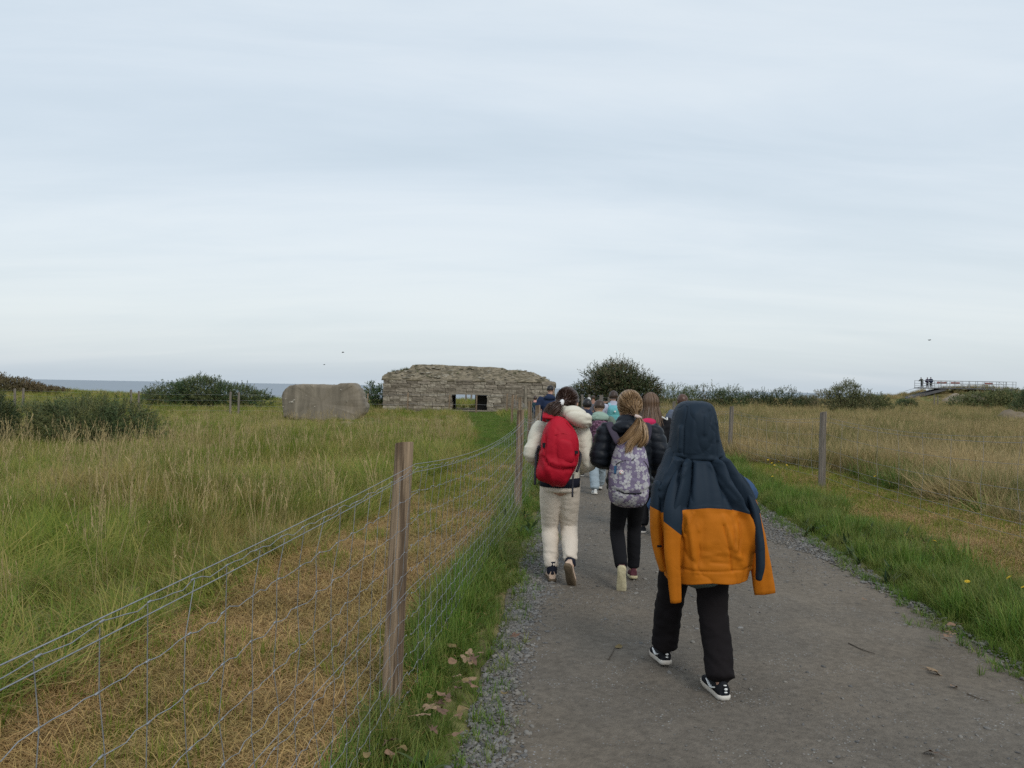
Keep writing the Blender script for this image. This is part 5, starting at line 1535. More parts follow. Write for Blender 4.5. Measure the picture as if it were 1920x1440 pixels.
for pts, w, amp in (([(1277, 866), (1268, 905), (1252, 960)], 0.012, 0.026), ([(1286, 868), (1281, 900), (1270, 945)], 0.010, -0.020), ([(1270, 864), (1250, 900), (1236, 950)], 0.014, -0.012),
                    ([(1262, 862), (1243, 890), (1230, 930)], 0.012, 0.012), ([(1334, 864), (1352, 905), (1382, 965), (1396, 1020)], 0.011, 0.028), ([(1342, 862), (1363, 900), (1394, 965)], 0.010, -0.022),
                    ([(1350, 862), (1376, 905), (1402, 955)], 0.012, 0.022), ([(1328, 868), (1338, 905), (1360, 948)], 0.011, -0.018), ([(1356, 858), (1385, 890), (1404, 920)], 0.012, -0.010),
                    ([(1290, 870), (1288, 945)], 0.03, 0.005), ([(1310, 870), (1312, 945)], 0.02, -0.004), ([(1262, 858), (1285, 862), (1325, 863), (1346, 858)], 0.007, -0.008),
                    ([(1279, 764), (1273, 800), (1272, 852)], 0.004, -0.005), ([(1325, 764), (1332, 800), (1334, 855)], 0.004, -0.005), ([(1290, 775), (1283, 850)], 0.012, 0.005), ([(1318, 772), (1322, 850)], 0.012, -0.005),
                    ([(1255, 1057), (1300, 1059), (1350, 1058), (1400, 1054)], 0.004, -0.004), ([(1275, 960), (1282, 1010), (1290, 1060)], 0.016, 0.007), ([(1300, 965), (1296, 1040)], 0.02, -0.006),
                    ([(1340, 960), (1352, 1010), (1378, 1050)], 0.016, 0.008), ([(1370, 965), (1378, 1030)], 0.014, -0.006), ([(1300, 1030), (1340, 1022), (1372, 1035)], 0.007, 0.005),
                    ([(1315, 1042), (1350, 1045)], 0.006, -0.004), ([(1262, 960), (1266, 1060)], 0.010, -0.006), ([(1393, 960), (1396, 1060)], 0.010, 0.008), ([(1281, 947), (1310, 942), (1350, 946), (1386, 951)], 0.004, 0.003)):
    D = D + R_(pts, w, amp)
rf = random.Random(12)
for k in range(15):
    left = k % 2 == 0
    sx0, sy0 = (rf.uniform(1262, 1290), rf.uniform(862, 872)) if left else (rf.uniform(1318, 1348), rf.uniform(862, 872))
    ex, ey = (sx0 - rf.uniform(4, 38), rf.uniform(905, 945)) if left else (sx0 + rf.uniform(4, 46), rf.uniform(905, 945))
    D = D + R_([(sx0, sy0), ((sx0 + ex) / 2 + rf.uniform(-3, 3), (sy0 + ey) / 2), (ex, ey)], rf.uniform(0.004, 0.007), rf.choice((-1, 1)) * rf.uniform(0.004, 0.009))
for k in range(11):
    sx0 = rf.uniform(1262, 1398); sy0 = rf.uniform(952, 990); ex = sx0 + rf.uniform(-14, 20); ey = sy0 + rf.uniform(30, 85)
    D = D + R_([(sx0, sy0), ((sx0 + ex) / 2 + rf.uniform(-4, 4), (sy0 + ey) / 2), (ex, min(ey, 1072))], rf.uniform(0.004, 0.009), rf.choice((-1, 1)) * rf.uniform(0.003, 0.008))
for k in range(6):
    sx0 = rf.uniform(1266, 1335); sy0 = rf.uniform(770, 810)
    D = D + R_([(sx0, sy0), (sx0 + rf.uniform(-6, 6), sy0 + rf.uniform(25, 45))], rf.uniform(0.004, 0.007), rf.choice((-1, 1)) * rf.uniform(0.002, 0.005))
D = D * 1.35 - 0.007 * np.exp(-np.abs(fbm(fl * V3(8, 8, 2.6) + V3(2, 0, 0), 1.0, 21, 2)) / 0.10) * (Z_ < lz(850)) - 0.004 * np.exp(-np.abs(fbm(fl * V3(5, 5, 5), 1.0, 25, 2)) / 0.10) * (Z_ < lz(955)) - 0.004 * np.exp(-np.abs(fbm(fl * V3(9, 9, 9), 1.0, 27, 2)) / 0.08) * (Z_ > lz(850))
D = D + 0.0045 * fbm(fl * V3(9, 9, 4), 1.0, 4, 3) + 0.003 * fbm(fl * V3(5, 5, 16), 1.0, 8, 3) * (Z_ < lz(950))
nrm = np.c_[X_ - np.repeat((xr_ + xl) / 2, NS), fl[:, 1] - 0.02, X_ * 0]; nrm /= np.maximum(np.linalg.norm(nrm, axis=1, keepdims=True), 1e-6)
fl = fl + nrm * D[:, None]
# wavy hem
hemw = sstep(lz(1060), lz(1083), Z_)
fl[:, 2] += hemw * (0.005 * np.sin(X_ * 24 + 1.0) + 0.05 * X_)
cm = mesh_np('coat_back', fl, np.array(grid_faces(NR, NS)), True)
M_coat = two_tone('coat_fabric', NAVY, ORANGE, lz(945), 0.0, curve=0.75, x0=lx(1315))
cb = link('coat_back', cm, M_coat, coat)
sm = cb.modifiers.new('thickness', 'SOLIDIFY'); sm.thickness = 0.004; sm.offset = -1
# top of the hood closes over the head
topr = fl[:NS]
hc = MB(); cen_ = V3(lx(1304), 0.045, lz(751.5))
hc.add(np.vstack([topr, cen_[None]]), [(i, i + 1, NS) for i in range(NS - 1)])
hc.build('hood_top', M_coat, coat, True)
def sleeve(name, pts, rad, y, m_, fold=0.006, seed=1, n=22):
    mb = MB(); mb.tube([(lx(p), yy, lz(q)) for (p, q), yy in zip(pts, y)], rad, n, 8, True, (1, 0, 0))
    me = mb.mesh(name, True)
    displace(me, lambda co, no: fold * fbm(co * V3(10, 10, 7), 1.0, seed, 3) + ridge(co[:, 0], co[:, 2], [(lx(p) + 0.008, lz(q)) for p, q in pts], 0.008, -fold))
    return link(name, me, m_, coat)
ML = two_tone('sleeve_left_fabric', NAVY, ORANGE, lz(982), 0.75, x0=lx(1245))
sleeve('sleeve', [(1262, 880), (1252, 915), (1247, 955), (1247, 1000), (1250, 1060), (1256, 1119)], [(0.012, 0.010), (0.034, 0.018), (0.043, 0.024), (0.040, 0.024), (0.034, 0.021), (0.029, 0.019)], [-0.105, -0.152, -0.185, -0.19, -0.185, -0.18], ML, 0.005, 2)
MLf = two_tone('front_left_fabric', NAVY, ORANGE, lz(955), 0.4, x0=lx(1225))
sleeve('front_panel', [(1229, 905), (1226, 950), (1228, 1000), (1234, 1040), (1241, 1070)], [(0.022, 0.05), (0.028, 0.06), (0.031, 0.06), (0.028, 0.055), (0.024, 0.05)], [-0.05, -0.06, -0.06, -0.06, -0.06], MLf, 0.005, 3)
MR = two_tone('sleeve_right_fabric', NAVY, ORANGE, lz(937), -0.3, x0=lx(1405))
sleeve('sleeve', [(1376, 885), (1393, 912), (1403, 945), (1413, 1000), (1420, 1050), (1429, 1109)], [(0.012, 0.012), (0.026, 0.026), (0.032, 0.032), (0.040, 0.030), (0.047, 0.026), (0.052, 0.021)], [-0.03, -0.045, -0.06, -0.08, -0.085, -0.085], MR, 0.006, 4)
sleeve('front_panel', [(1378, 890), (1396, 945), (1404, 1000), (1407, 1040), (1406, 1074)], [(0.010, 0.01), (0.022, 0.03), (0.021, 0.028), (0.018, 0.026), (0.015, 0.024)], [-0.10, -0.165, -0.19, -0.19, -0.185], cloth('navy_shell', NAVY, 0.62, 0.1, 0.04, 0.05), 0.005, 5)
MB().box((lx(1228), -0.125, lz(1021)), (0.022, 0.006, 0.010), rz=0.2).build('pocket_zip', M_shoe_blk, coat)

# ------------------------------------------------------------------ girl in the cream puffer, red rucksack
M_cream = cloth('cream_puffer', (0.66, 0.62, 0.52), 0.7, 0.05, 0.01)
M_creampants = cloth('cream_joggers', (0.68, 0.60, 0.51), 0.9, 0.06)
M_beige = cloth('beige_shoe', (0.58, 0.43, 0.33), 0.7, 0.08)
M_gum = mat('gum_sole', (0.13, 0.095, 0.06), 0.8, 0.2, 20, 0.2, 60)
M_navyrib = cloth('navy_knit', (0.016, 0.018, 0.030))
gx_, gy_, gz_ = G(1050, 5.85); kb = 5.85 / F_PX
gz_ -= 0.01
def bx2(px): return (px - 1050) * kb - 0.02
def bz2(py): return at(1050, py, 5.85).z - gz_
H_B = bz2(727) 
hB = hair_mat('dark_brown_hair', (0.028, 0.014, 0.010), (0.07, 0.036, 0.024))
girl = person((gx_, gy_, gz_), H_B, 'girl in a cream puffer jacket and cream joggers with a dark ponytail', [(-0.055, 0.17, 0.0, 3, 4), (0.085, -0.10, 0.035, 58, -24)], 'jacket', 'pants',
              arms=[((-0.222, -0.03, bz2(850)), (-0.13, 0.17, bz2(880))), ((0.218, -0.02, bz2(866)), (0.14, 0.18, bz2(888)))], lean=0.05, top_mat=M_cream, leg_mat=M_creampants, shoe_mat=M_beige, sole_mat=M_gum,
              puff=0.98, leg_r=(0.058, 0.044, 0.034), hem=0.525, skin_voxel=0.008, vox=0.009, seed=8, top_fold=0.005, leg_fold=0.005, head=(0.055, 0.045, -0.45, 0.30), hip_w=0.046, wide=0.92, leg_end=0.06,
              hair=dict(mat=hB, k=1.05, low=-0.75, fringe=0.35, rough=0.03), shoe_len=0.235)
up = girl['up']; groot = girl['root']
hm = MB(); hm.tube([(0.0, 0, bz2(911)), (0.0, 0, bz2(895))], [(0.1535, 0.113), (0.1535, 0.113)], 28, 1); hm.build('shirt_hem', M_navyrib, groot, True)
for i, (p, an) in enumerate(zip((3, 58), girl['ank'])):
    a0, a1 = an; kn = V3(0, 0, 1)
    MB().tube([a0 - V3(0, 0, 0.01), a0 + (V3(0, 0.0, 0.03) if i == 0 else V3(0, 0.035, 0.03)), a0 + (V3(0, 0, 0.085) if i == 0 else V3(0, 0.07, 0.06))], [0.040, 0.039, 0.040], 12, 2).build('sock', M_navyrib, groot, True)
# thrown back hood lying over her right shoulder
hd_ = MB(); rot = Matrix.Rotation(math.radians(24), 4, 'Y')
hd_.add(*sphere_geo((bx2(1083) , -0.075, bz2(780)), (0.122, 0.095, 0.072), 26, 18, rot))
hd_.add(*sphere_geo((bx2(1066), 0.0, bz2(776)), (0.105, 0.095, 0.055), 22, 14, rot))
hd_.add(*sphere_geo((bx2(1095), -0.02, bz2(788)), (0.075, 0.10, 0.06), 20, 12, rot))
me = voxel_mesh(hd_, 0.009, 5, 'hood')
displace(me, lambda co, no: cloth_folds(co, 12, 0.010, 0.6, 0.4) + 0.004 * np.sin((co[:, 0] * 0.6 + co[:, 2]) * 110 + 5 * vnoise(co, 10, 2)) * sstep(0.12, 0.22, co[:, 0]))
link('hood', me, M_cream, groot)
def ponytail(root, C, R, rad, tie_dir, tail, n, w, m_, seed, spread=0.03, kk=1.06, name='ponytail', low=-0.5, front=0.62):
    rng = np.random.default_rng(seed)
    td = np.array(tie_dir, float); td /= np.linalg.norm(td)
    tail = np.asarray(tail, float)
    paths = []
    ct = catmull(tail, 5)
    while len(paths) < n:
        d = rng.normal(0, 1, 3); d /= np.linalg.norm(d)
        if d[2] < low or (d[1] > front - 0.5 * max(d[2], 0) * 0 and d[2] < 0.55) or d[1] > 0.85: continue
        om = math.acos(np.clip(d @ td, -1, 1)); s = np.linspace(0, 1, 8)
        arc = (np.sin((1 - s) * om)[:, None] * d + np.sin(s * om)[:, None] * td) / max(math.sin(om), 1e-3)
        lift = kk + rng.uniform(0, 0.035) + 0.03 * np.sin(s * math.pi)
        P = C + (arc * (rad * lift[:, None] if np.ndim(lift) else rad * lift)) @ R.T
        off = rng.normal(0, 1, 3) * spread
        g = np.linspace(0, 1, len(ct)); prof = np.sin(np.clip(g * 1.6, 0, 1) * math.pi * 0.6) * 0.75 + 0.22
        Q = ct + off[None] * prof[:, None] + 0.25 * spread * np.c_[np.sin(g * 5 + off[0] * 90), np.cos(g * 4 + off[1] * 70), g * 0] * g[:, None]
        cut = rng.uniform(0.78, 1.0)
        Qi = np.stack([np.interp(np.linspace(0, cut, 12), g, Q[:, j]) for j in range(3)], 1)
        paths.append(np.vstack([P[:-1], Qi]))
    V, F, T = strands_geo(paths, w, rng)
    me = mesh_np(name, V, F, True); float_attr(me, 'tone', T)
    return link(name, me, m_, root)
Cb, Rb, radb = girl['C'] + girl['R'] @ V3(0, -girl['hh'] * .03, girl['hh'] * .08), girl['R'], V3(girl['hh'] * .345, girl['hh'] * .42, girl['hh'] * .42)
tie = V3(bx2(1055), -0.075, bz2(757))
td = Rb.T @ (tie - Cb) / radb
ponytail(groot, Cb, Rb, radb, td, [tie, (bx2(1047), -0.105, bz2(760)), (bx2(1039), -0.11, bz2(766)), (bx2(1034), -0.10, bz2(775)), (bx2(1032), -0.10, bz2(787))], 900, 0.006, hB, 5, 0.018)
MB().add(*sphere_geo(tie + V3(-0.008, -0.01, 0.004), (0.020, 0.030, 0.034), 14, 10, Matrix.Rotation(0.5, 4, 'Y'))).build('scrunchie', cloth('white_scrunchie', (0.75, 0.74, 0.74)), groot, True)

red = thing('backpack', (gx_, gy_, gz_), 'bulging plain red rucksack with black buckles on the girl in cream', 'backpack')
M_red_n = cloth('red_nylon', (0.42, 0.010, 0.026), 0.6, 0.10, 0.02, 0.1)
M_redd = cloth('dark_red_nylon', (0.36, 0.010, 0.022), 0.6, 0.10, 0.02, 0.1)
M_webbing = cloth('grey_webbing', (0.045, 0.045, 0.055), 0.7)
ol = [(bx2(p), bz2(q)) for p, q in ((1034, 783), (1046, 778), (1062, 784), (1078, 800), (1086, 820), (1087.5, 850), (1083, 872), (1074, 888), (1064, 907), (1052, 910), (1030, 903), (1009, 896), (1008, 880), (1013, 862), (1016, 840), (1018, 820), (1024, 800))]
v, f, surf = pillow(ol, 0.145, -0.125, 96, 20, 3.4, back=0.05)
me = MB().add(v, f).mesh('bag_body', True)
def g2(pts): return [(bx2(p), bz2(q)) for p, q in pts]
def redfold(co, no):
    x, z = co[:, 0], co[:, 2]
    d = ridge(x, z, g2([(1021, 852), (1030, 866), (1050, 873), (1074, 872)]), 0.010, -0.020) + ridge(x, z, g2([(1018, 848), (1030, 860), (1050, 866), (1076, 866)]), 0.02, 0.012)
    d += ridge(x, z, g2([(1024, 862), (1035, 885), (1040, 905)]), 0.010, 0.010) + ridge(x, z, g2([(1016, 868), (1026, 890)]), 0.010, -0.007)
    d += ridge(x, z, g2([(1044, 800), (1041, 835), (1046, 862)]), 0.010, -0.006) + ridge(x, z, g2([(1030, 797), (1036, 808), (1040, 800)]), 0.004, -0.004)
    d += ridge(x, z, g2([(1072, 805), (1077, 830), (1076, 862)]), 0.006, -0.006) + ridge(x, z, g2([(1025, 812), (1023, 840), (1026, 858)]), 0.008, -0.006)
    d += ridge(x, z, g2([(1070, 880), (1058, 905)]), 0.012, 0.008)
    return d + 0.005 * fbm(co * V3(9, 9, 9), 1.0, 3, 3) + 0.0025 * fbm(co * V3(30, 30, 18), 1.0, 5, 2)
displace(me, redfold)
bag = link('bag_body', me, M_red_n, red)
v, f, s2 = pillow(g2([(1046, 816), (1060, 818), (1073, 824), (1077, 842), (1076, 860), (1064, 864), (1048, 861), (1043, 845), (1043, 826)]), 0.03, surf(bx2(1060), bz2(840)) + 0.018, 60, 10, 4.0)
me = MB().add(v, f).mesh('front_pocket', True); displace(me, lambda co, no: 0.003 * fbm(co * 14, 1.0, 9, 3)); link('front_pocket', me, M_red_n, red)
for sp_ in ([(1033, 790), (1027, 805), (1024, 830), (1025, 850), (1022, 870)], [(1062, 790), (1074, 806), (1079, 828), (1079, 856), (1074, 876)], [(1040, 812), (1055, 809), (1068, 814)]):
    MB().tube(on_surf(surf, g2(sp_), 0.001), 0.0028, 6, 4).build('piping', M_redd, red, True)
for p, q, w, h in ((1022, 831, 0.022, 0.034), (1078, 842.5, 0.034, 0.022)):
    x, z = bx2(p), bz2(q); y = surf(x, z) - 0.006
    b_ = MB(); b_.box((x, y, z), (w, 0.018, h), rz=-0.5 if p < 1050 else 0.5); b_.build('buckle', M_shoe_blk, red)
MB().tube(on_surf(surf, g2([(1023, 812), (1022, 822), (1022, 845)]), -0.001), [(0.010, 0.003)] * 3, 8, 3, side=(1, 0, 0)).build('compression_strap', M_redd, red)
st2 = MB(); st2.tube([(bx2(1029), -0.16, bz2(783)), (bx2(1030), -0.08, bz2(773)), (bx2(1033), 0.02, bz2(770)), (bx2(1030), 0.11, bz2(785)), (bx2(1024), 0.15, bz2(820))], [(0.045, 0.011), (0.042, 0.011), (0.04, 0.012), (0.035, 0.011), (0.03, 0.01)], 12, 4)
st2.build('strap', M_redd, red, True)
for P in ([(bx2(1084), -0.13, bz2(840)), (bx2(1090), -0.10, bz2(850)), (bx2(1088), -0.12, bz2(866)), (bx2(1083), -0.15, bz2(880))], [(bx2(1013), -0.13, bz2(835)), (bx2(1010), -0.10, bz2(848)), (bx2(1008), -0.12, bz2(870)), (bx2(1007), -0.14, bz2(905))]):
    MB().tube(P, [(0.010, 0.012)] * 4, 8, 4).build('side_strap', M_webbing, red, True)
MB().tube([(bx2(1076), -0.17, bz2(884)), (bx2(1075.5), -0.165, bz2(905)), (bx2(1075.5), -0.16, bz2(926))], [(0.006, 0.0025), (0.007, 0.0025), (0.0075, 0.0025)], 8, 3).build('loose_strap', M_webbing, red, True)
MB().add(*sphere_geo((bx2(1052), -0.14, bz2(786)), (0.02, 0.03, 0.012), 12, 8)).build('haul_loop', cloth('grey_loop', (0.14, 0.15, 0.18)), red, True)

# ------------------------------------------------------------------ girl in the black puffer, floral rucksack
M_puffer = cloth('black_puffer', (0.013, 0.016, 0.022), 0.45, 0.15, 0.01, 0.0)
M_legging = cloth('black_leggings', (0.010, 0.010, 0.012), 0.85, 0.15)
M_creamsole = mat('cream_sole', (0.56, 0.50, 0.33), 0.8, 0.16, 18, 0.35, 45, col2=(0.40, 0.34, 0.2), c2scale=8, c2amt=0.6)
cx_, cy_, cz_ = G(1181, 5.80); cz_ -= 0.01; kc = 5.80 / F_PX
def cx2(px): return (px - 1181) * kc - 0.02
def cz2(py): return at(1181, py, 5.80).z - cz_
H_C = cz2(734)
hC = hair_mat('light_brown_hair', (0.11, 0.06, 0.028), (0.42, 0.27, 0.14))
girl2 = person((cx_, cy_, cz_), H_C, 'girl in a black puffer jacket with a long light brown ponytail', [(-0.075, -0.17, 0.03, 76, -8), (0.075, 0.30, 0.0, 8, -4)], 'jacket', 'pants',
               arms=[((-0.238, -0.02, cz2(858)), (-0.13, 0.16, cz2(875))), ((0.225, -0.02, cz2(850)), (0.19, 0.15, cz2(895)))], lean=0.04, top_mat=M_puffer, leg_mat=M_legging,
               shoe_mat=cloth('pink_black_shoe', (0.09, 0.03, 0.04)), sole_mat=M_creamsole, puff=1.2, leg_r=(0.052, 0.038, 0.031), hem=0.50, skin_voxel=0.008, vox=0.011, seed=15, top_fold=0.004, leg_fold=0.003,
               quilt=0.010, head=(0.0, 0.03, 0.45, 0.12), hip_w=0.040, hair=dict(mat=hC, k=1.05, low=-0.7, fringe=0.35, rough=0.03), shoe_len=0.235)
croot = girl2['root']
Cc, Rc, radc = girl2['C'] + girl2['R'] @ V3(0, -girl2['hh'] * .03, girl2['hh'] * .08), girl2['R'], V3(girl2['hh'] * .36, girl2['hh'] * .42, girl2['hh'] * .44)
tie = V3(cx2(1194), -0.105, cz2(781))
td = Rc.T @ (tie - Cc) / radc
ponytail(croot, Cc, Rc, radc, td, [tie, (cx2(1198), -0.17, cz2(790)), (cx2(1196), -0.205, cz2(803)), (cx2(1187), -0.215, cz2(818)), (cx2(1176), -0.235, cz2(830)), (cx2(1170), -0.25, cz2(845))], 900, 0.0042, hC, 6, 0.0115, 1.07)
ponytail(croot, Cc, Rc, radc, td, [tie, (cx2(1200), -0.17, cz2(792)), (cx2(1203), -0.20, cz2(806)), (cx2(1202), -0.21, cz2(820)), (cx2(1196), -0.215, cz2(829)), (cx2(1192), -0.22, cz2(833))], 330, 0.0045, hC, 16, 0.012, 1.07)
ponytail(croot, Cc, Rc, radc, td, [tie, (cx2(1190), -0.17, cz2(793)), (cx2(1180), -0.20, cz2(806)), (cx2(1170), -0.21, cz2(818)), (cx2(1161), -0.215, cz2(824)), (cx2(1157), -0.22, cz2(828))], 200, 0.0045, hC, 26, 0.009, 1.07)
MB().tube([tie + V3(-0.02, -0.012, 0.01), tie + V3(0.0, -0.02, 0.004), tie + V3(0.022, -0.008, -0.004)], [0.012, 0.014, 0.012], 10, 3, side=(0, 0, 1)).build('hair_tie', cloth('pale_hair_tie', (0.55, 0.44, 0.40)), croot, True)
# stand up collar and folded hood of the puffer
hd_ = MB(); hd_.add(*sphere_geo((cx2(1176), -0.075, cz2(800)), (0.115, 0.075, 0.055), 22, 14, Matrix.Rotation(-0.08, 4, 'Y'))); hd_.add(*sphere_geo((cx2(1178), 0.0, cz2(792)), (0.085, 0.08, 0.06), 20, 12))
me = voxel_mesh(hd_, 0.010, 4, 'hood'); displace(me, lambda co, no: cloth_folds(co, 22, 0.010, 0.6, 0.4)); link('hood', me, M_puffer, croot)

def floral():
    """mauve cloth printed with white five petalled flowers, pale blots and stems"""
    m = cloth('floral_print', (0.20, 0.165, 0.25), 0.75, 0.10, 0.02, 0.1)
    n, l = m.node_tree.nodes, m.node_tree.links; b = n['Principled BSDF']; src = b.inputs['Base Color'].links[0].from_socket
    t = n.new('ShaderNodeTexCoord'); mp_ = n.new('ShaderNodeMapping'); mp_.inputs['Scale'].default_value = (1, 0, 1); mp_.inputs['Rotation'].default_value = (math.pi / 2, 0, 0)
    l.new(t.outputs['Object'], mp_.inputs[0])
    s0 = n.new('ShaderNodeSeparateXYZ'); l.new(t.outputs['Object'], s0.inputs[0])
    cb_ = n.new('ShaderNodeCombineXYZ'); l.new(s0.outputs['X'], cb_.inputs[0]); l.new(s0.outputs['Z'], cb_.inputs[1])
    def mth(op, a, bb=0.0, cc=None):
        x = n.new('ShaderNodeMath'); x.operation = op
        for i, v in enumerate((a, bb)):
            if hasattr(v, 'links'): l.new(v, x.inputs[i])
            else: x.inputs[i].default_value = v
        return x.outputs[0]
    def flowers(scale, size, shift, petals=2.5, dep=0.42):
        mp2 = n.new('ShaderNodeMapping'); mp2.inputs['Location'].default_value = (shift, shift * 0.7, 0); mp2.inputs['Scale'].default_value = (scale, scale, 1); l.new(cb_.outputs[0], mp2.inputs[0])
        vo = n.new('ShaderNodeTexVoronoi'); vo.voronoi_dimensions = '2D'; vo.inputs['Scale'].default_value = 1.0; vo.inputs['Randomness'].default_value = 0.75; l.new(mp2.outputs[0], vo.inputs['Vector'])
        df = n.new('ShaderNodeVectorMath'); df.operation = 'SUBTRACT'; l.new(mp2.outputs[0], df.inputs[0]); l.new(vo.outputs['Position'], df.inputs[1])
        sp_ = n.new('ShaderNodeSeparateXYZ'); l.new(df.outputs[0], sp_.inputs[0])
        sc_ = n.new('ShaderNodeSeparateColor'); l.new(vo.outputs['Color'], sc_.inputs[0])
        ang = mth('ADD', mth('ARCTAN2', sp_.outputs[1], sp_.outputs[0]), mth('MULTIPLY', sc_.outputs[0], 6.28))
        pet = mth('ABSOLUTE', mth('COSINE', mth('MULTIPLY', ang, petals)))
        rad = mth('MULTIPLY', mth('ADD', mth('MULTIPLY', pet, dep), 1 - dep), mth('MULTIPLY', mth('ADD', mth('MULTIPLY', sc_.outputs[1], 0.5), 0.75), size))
        r = vo.outputs['Distance']
        inside = mth('LESS_THAN', r, rad); hole = mth('GREATER_THAN', r, mth('MULTIPLY', rad, 0.20))
        vein = mth('GREATER_THAN', pet, mth('SUBTRACT', 0.28, mth('MULTIPLY', r, 0.5)))
        keep = mth('LESS_THAN', sc_.outputs[2], 0.80)
        return mth('MULTIPLY', mth('MULTIPLY', inside, hole), mth('MULTIPLY', keep, vein))
    f1 = flowers(14, 0.40, 3.3); f2 = flowers(26, 0.30, 9.1); f3 = flowers(9, 0.25, 17.7, 0.5, 0.5)
    no = n.new('ShaderNodeTexNoise'); no.inputs['Scale'].default_value = 17; no.inputs['Detail'].default_value = 1.5; no.inputs['Distortion'].default_value = 1.5; l.new(cb_.outputs[0], no.inputs['Vector'])
    blot = mth('MULTIPLY', mth('GREATER_THAN', no.outputs[0], 0.70), 0.7)
    al = mth('MAXIMUM', mth('MAXIMUM', f1, mth('MULTIPLY', f2, 0.8)), mth('MAXIMUM', mth('MULTIPLY', f3, 0.75), blot))
    x = n.new('ShaderNodeMix'); x.data_type = 'RGBA'; l.new(al, x.inputs['Factor']); l.new(src, x.inputs['A']); x.inputs['B'].default_value = (0.48, 0.47, 0.48, 1)
    l.new(x.outputs['Result'], b.inputs['Base Color'])
    return m
M_floral = floral()
def c2(pts): return [(cx2(p), cz2(q)) for p, q in pts]
pur = thing('backpack', (cx_, cy_, cz_), 'mauve rucksack printed with white flowers on the girl in black', 'backpack')
ol = c2([(1157, 830), (1168, 823), (1185, 822), (1200, 824), (1207, 836), (1212, 855), (1215.5, 875), (1216.5, 905), (1214, 930), (1206, 945), (1175, 947.5), (1150, 942), (1143, 930), (1141, 905), (1143, 880), (1149, 855)])
v, f, surf = pillow(ol, 0.15, -0.125, 96, 20, 3.2, back=0.04)
me = MB().add(v, f).mesh('bag_body', True)
def purfold(co, no):
    x, z = co[:, 0], co[:, 2]
    d = ridge(x, z, c2([(1152, 912), (1170, 916.5), (1195, 915), (1214, 908)]), 0.007, -0.012) + ridge(x, z, c2([(1154, 906), (1170, 910), (1195, 908), (1213, 902)]), 0.012, 0.008)
    d += ridge(x, z, c2([(1180, 828), (1179, 856)]), 0.010, -0.010) + ridge(x, z, c2([(1151, 868), (1168, 858), (1180, 858), (1184, 854), (1195, 856), (1210, 868), (1214, 882)]), 0.005, -0.006)
    d += ridge(x, z, c2([(1160, 900), (1180, 893), (1200, 898)]), 0.008, 0.004)
    return d + 0.005 * fbm(co * V3(10, 10, 10), 1.0, 6, 3)
displace(me, purfold); link('bag_body', me, M_floral, pur)
MB().tube(on_surf(surf, c2([(1152, 866), (1160, 860), (1168, 857.5), (1178, 858), (1182, 854), (1190, 853), (1200, 858), (1209, 868), (1214, 881)]), 0.004), 0.0035, 6, 4).build('zip', M_shoe_blk, pur, True)
MB().tube(on_surf(surf, c2([(1153, 911), (1165, 915), (1180, 916.5), (1195, 915.5), (1214, 909)]), 0.006), [(0.006, 0.006), (0.008, 0.006), (0.008, 0.006), (0.007, 0.006), (0.004, 0.006)], 8, 4).build('zip', M_shoe_blk, pur, True)
x, z = cx2(1160), cz2(878.5); y = surf(x, z)
bd = thing('badge', (cx_ + x, cy_ + y - 0.004, cz_ + z), 'small round white badge with red and blue pinned to the floral rucksack', 'badge')
def disc(r, t, n=20): v, f = tube_geo([(0, -t / 2, 0), (0, t / 2, 0)], r, n, 1, True, (1, 0, 0)); return MB().add(v, f)
disc(0.0185, 0.004).build('rim', M_white, bd, True)
ring = MB(); ring.tube([(0.0115 * math.cos(a), -0.0045, 0.0115 * math.sin(a)) for a in np.linspace(0.2, 4.6, 16)], 0.0022, 6, 1, side=(0, 1, 0)); ring.build('red_ring', mat('badge_red', (0.5, 0.05, 0.07), 0.5, 0), bd, True)
q_ = MB(); q_.tube([(-0.006, -0.0045, -0.004), (0.0, -0.005, 0.002), (0.007, -0.0045, 0.004)], [0.0025, 0.004, 0.002], 6, 3, side=(0, 1, 0)); q_.build('blue_mark', mat('badge_blue', (0.05, 0.08, 0.25), 0.5, 0), bd, True)
x, z = cx2(1150.5), cz2(875); y = surf(x, z)
tb = MB(); tb.box((x, y - 0.006, z), (0.016, 0.012, 0.055), rz=-0.4); tb.build('blue_tag', mat('blue_plastic', (0.03, 0.10, 0.20), 0.5, 0.1), pur)
MB().tube([(cx2(1158), -0.17, cz2(828)), (cx2(1152), -0.13, cz2(816)), (cx2(1146), -0.06, cz2(801)), (cx2(1147), 0.03, cz2(794)), (cx2(1150), 0.12, cz2(808)), (cx2(1152), 0.14, cz2(840))], [(0.028, 0.010)] * 6, 12, 4).build('strap', cloth('mauve_strap', (0.055, 0.045, 0.065)), pur, True)
MB().tube([(cx2(1204), -0.17, cz2(828)), (cx2(1211), -0.13, cz2(816)), (cx2(1216), -0.06, cz2(801)), (cx2(1215), 0.03, cz2(794)), (cx2(1212), 0.12, cz2(808)), (cx2(1210), 0.14, cz2(840))], [(0.028, 0.010)] * 6, 12, 4).build('strap', cloth('mauve_strap_b', (0.04, 0.035, 0.05)), pur, True)
# little pale letters at the foot of the bag
lt = MB()
for P in ([(1186, 938), (1186, 944)], [(1189.5, 938), (1186.5, 941), (1189.5, 944)], [(1192, 938), (1196, 938), (1193, 944)], [(1200, 938), (1200, 944)], [(1200, 938), (1204, 939.5), (1204, 942.5), (1200, 944)]):
    lt.tube(on_surf(surf, c2(P), -0.006), 0.0016, 5, 2, side=(0, 1, 0))
tag(lt.build('lettering', mat('pale_print', (0.40, 0.42, 0.50), 0.7, 0), pur), kind='stuff')
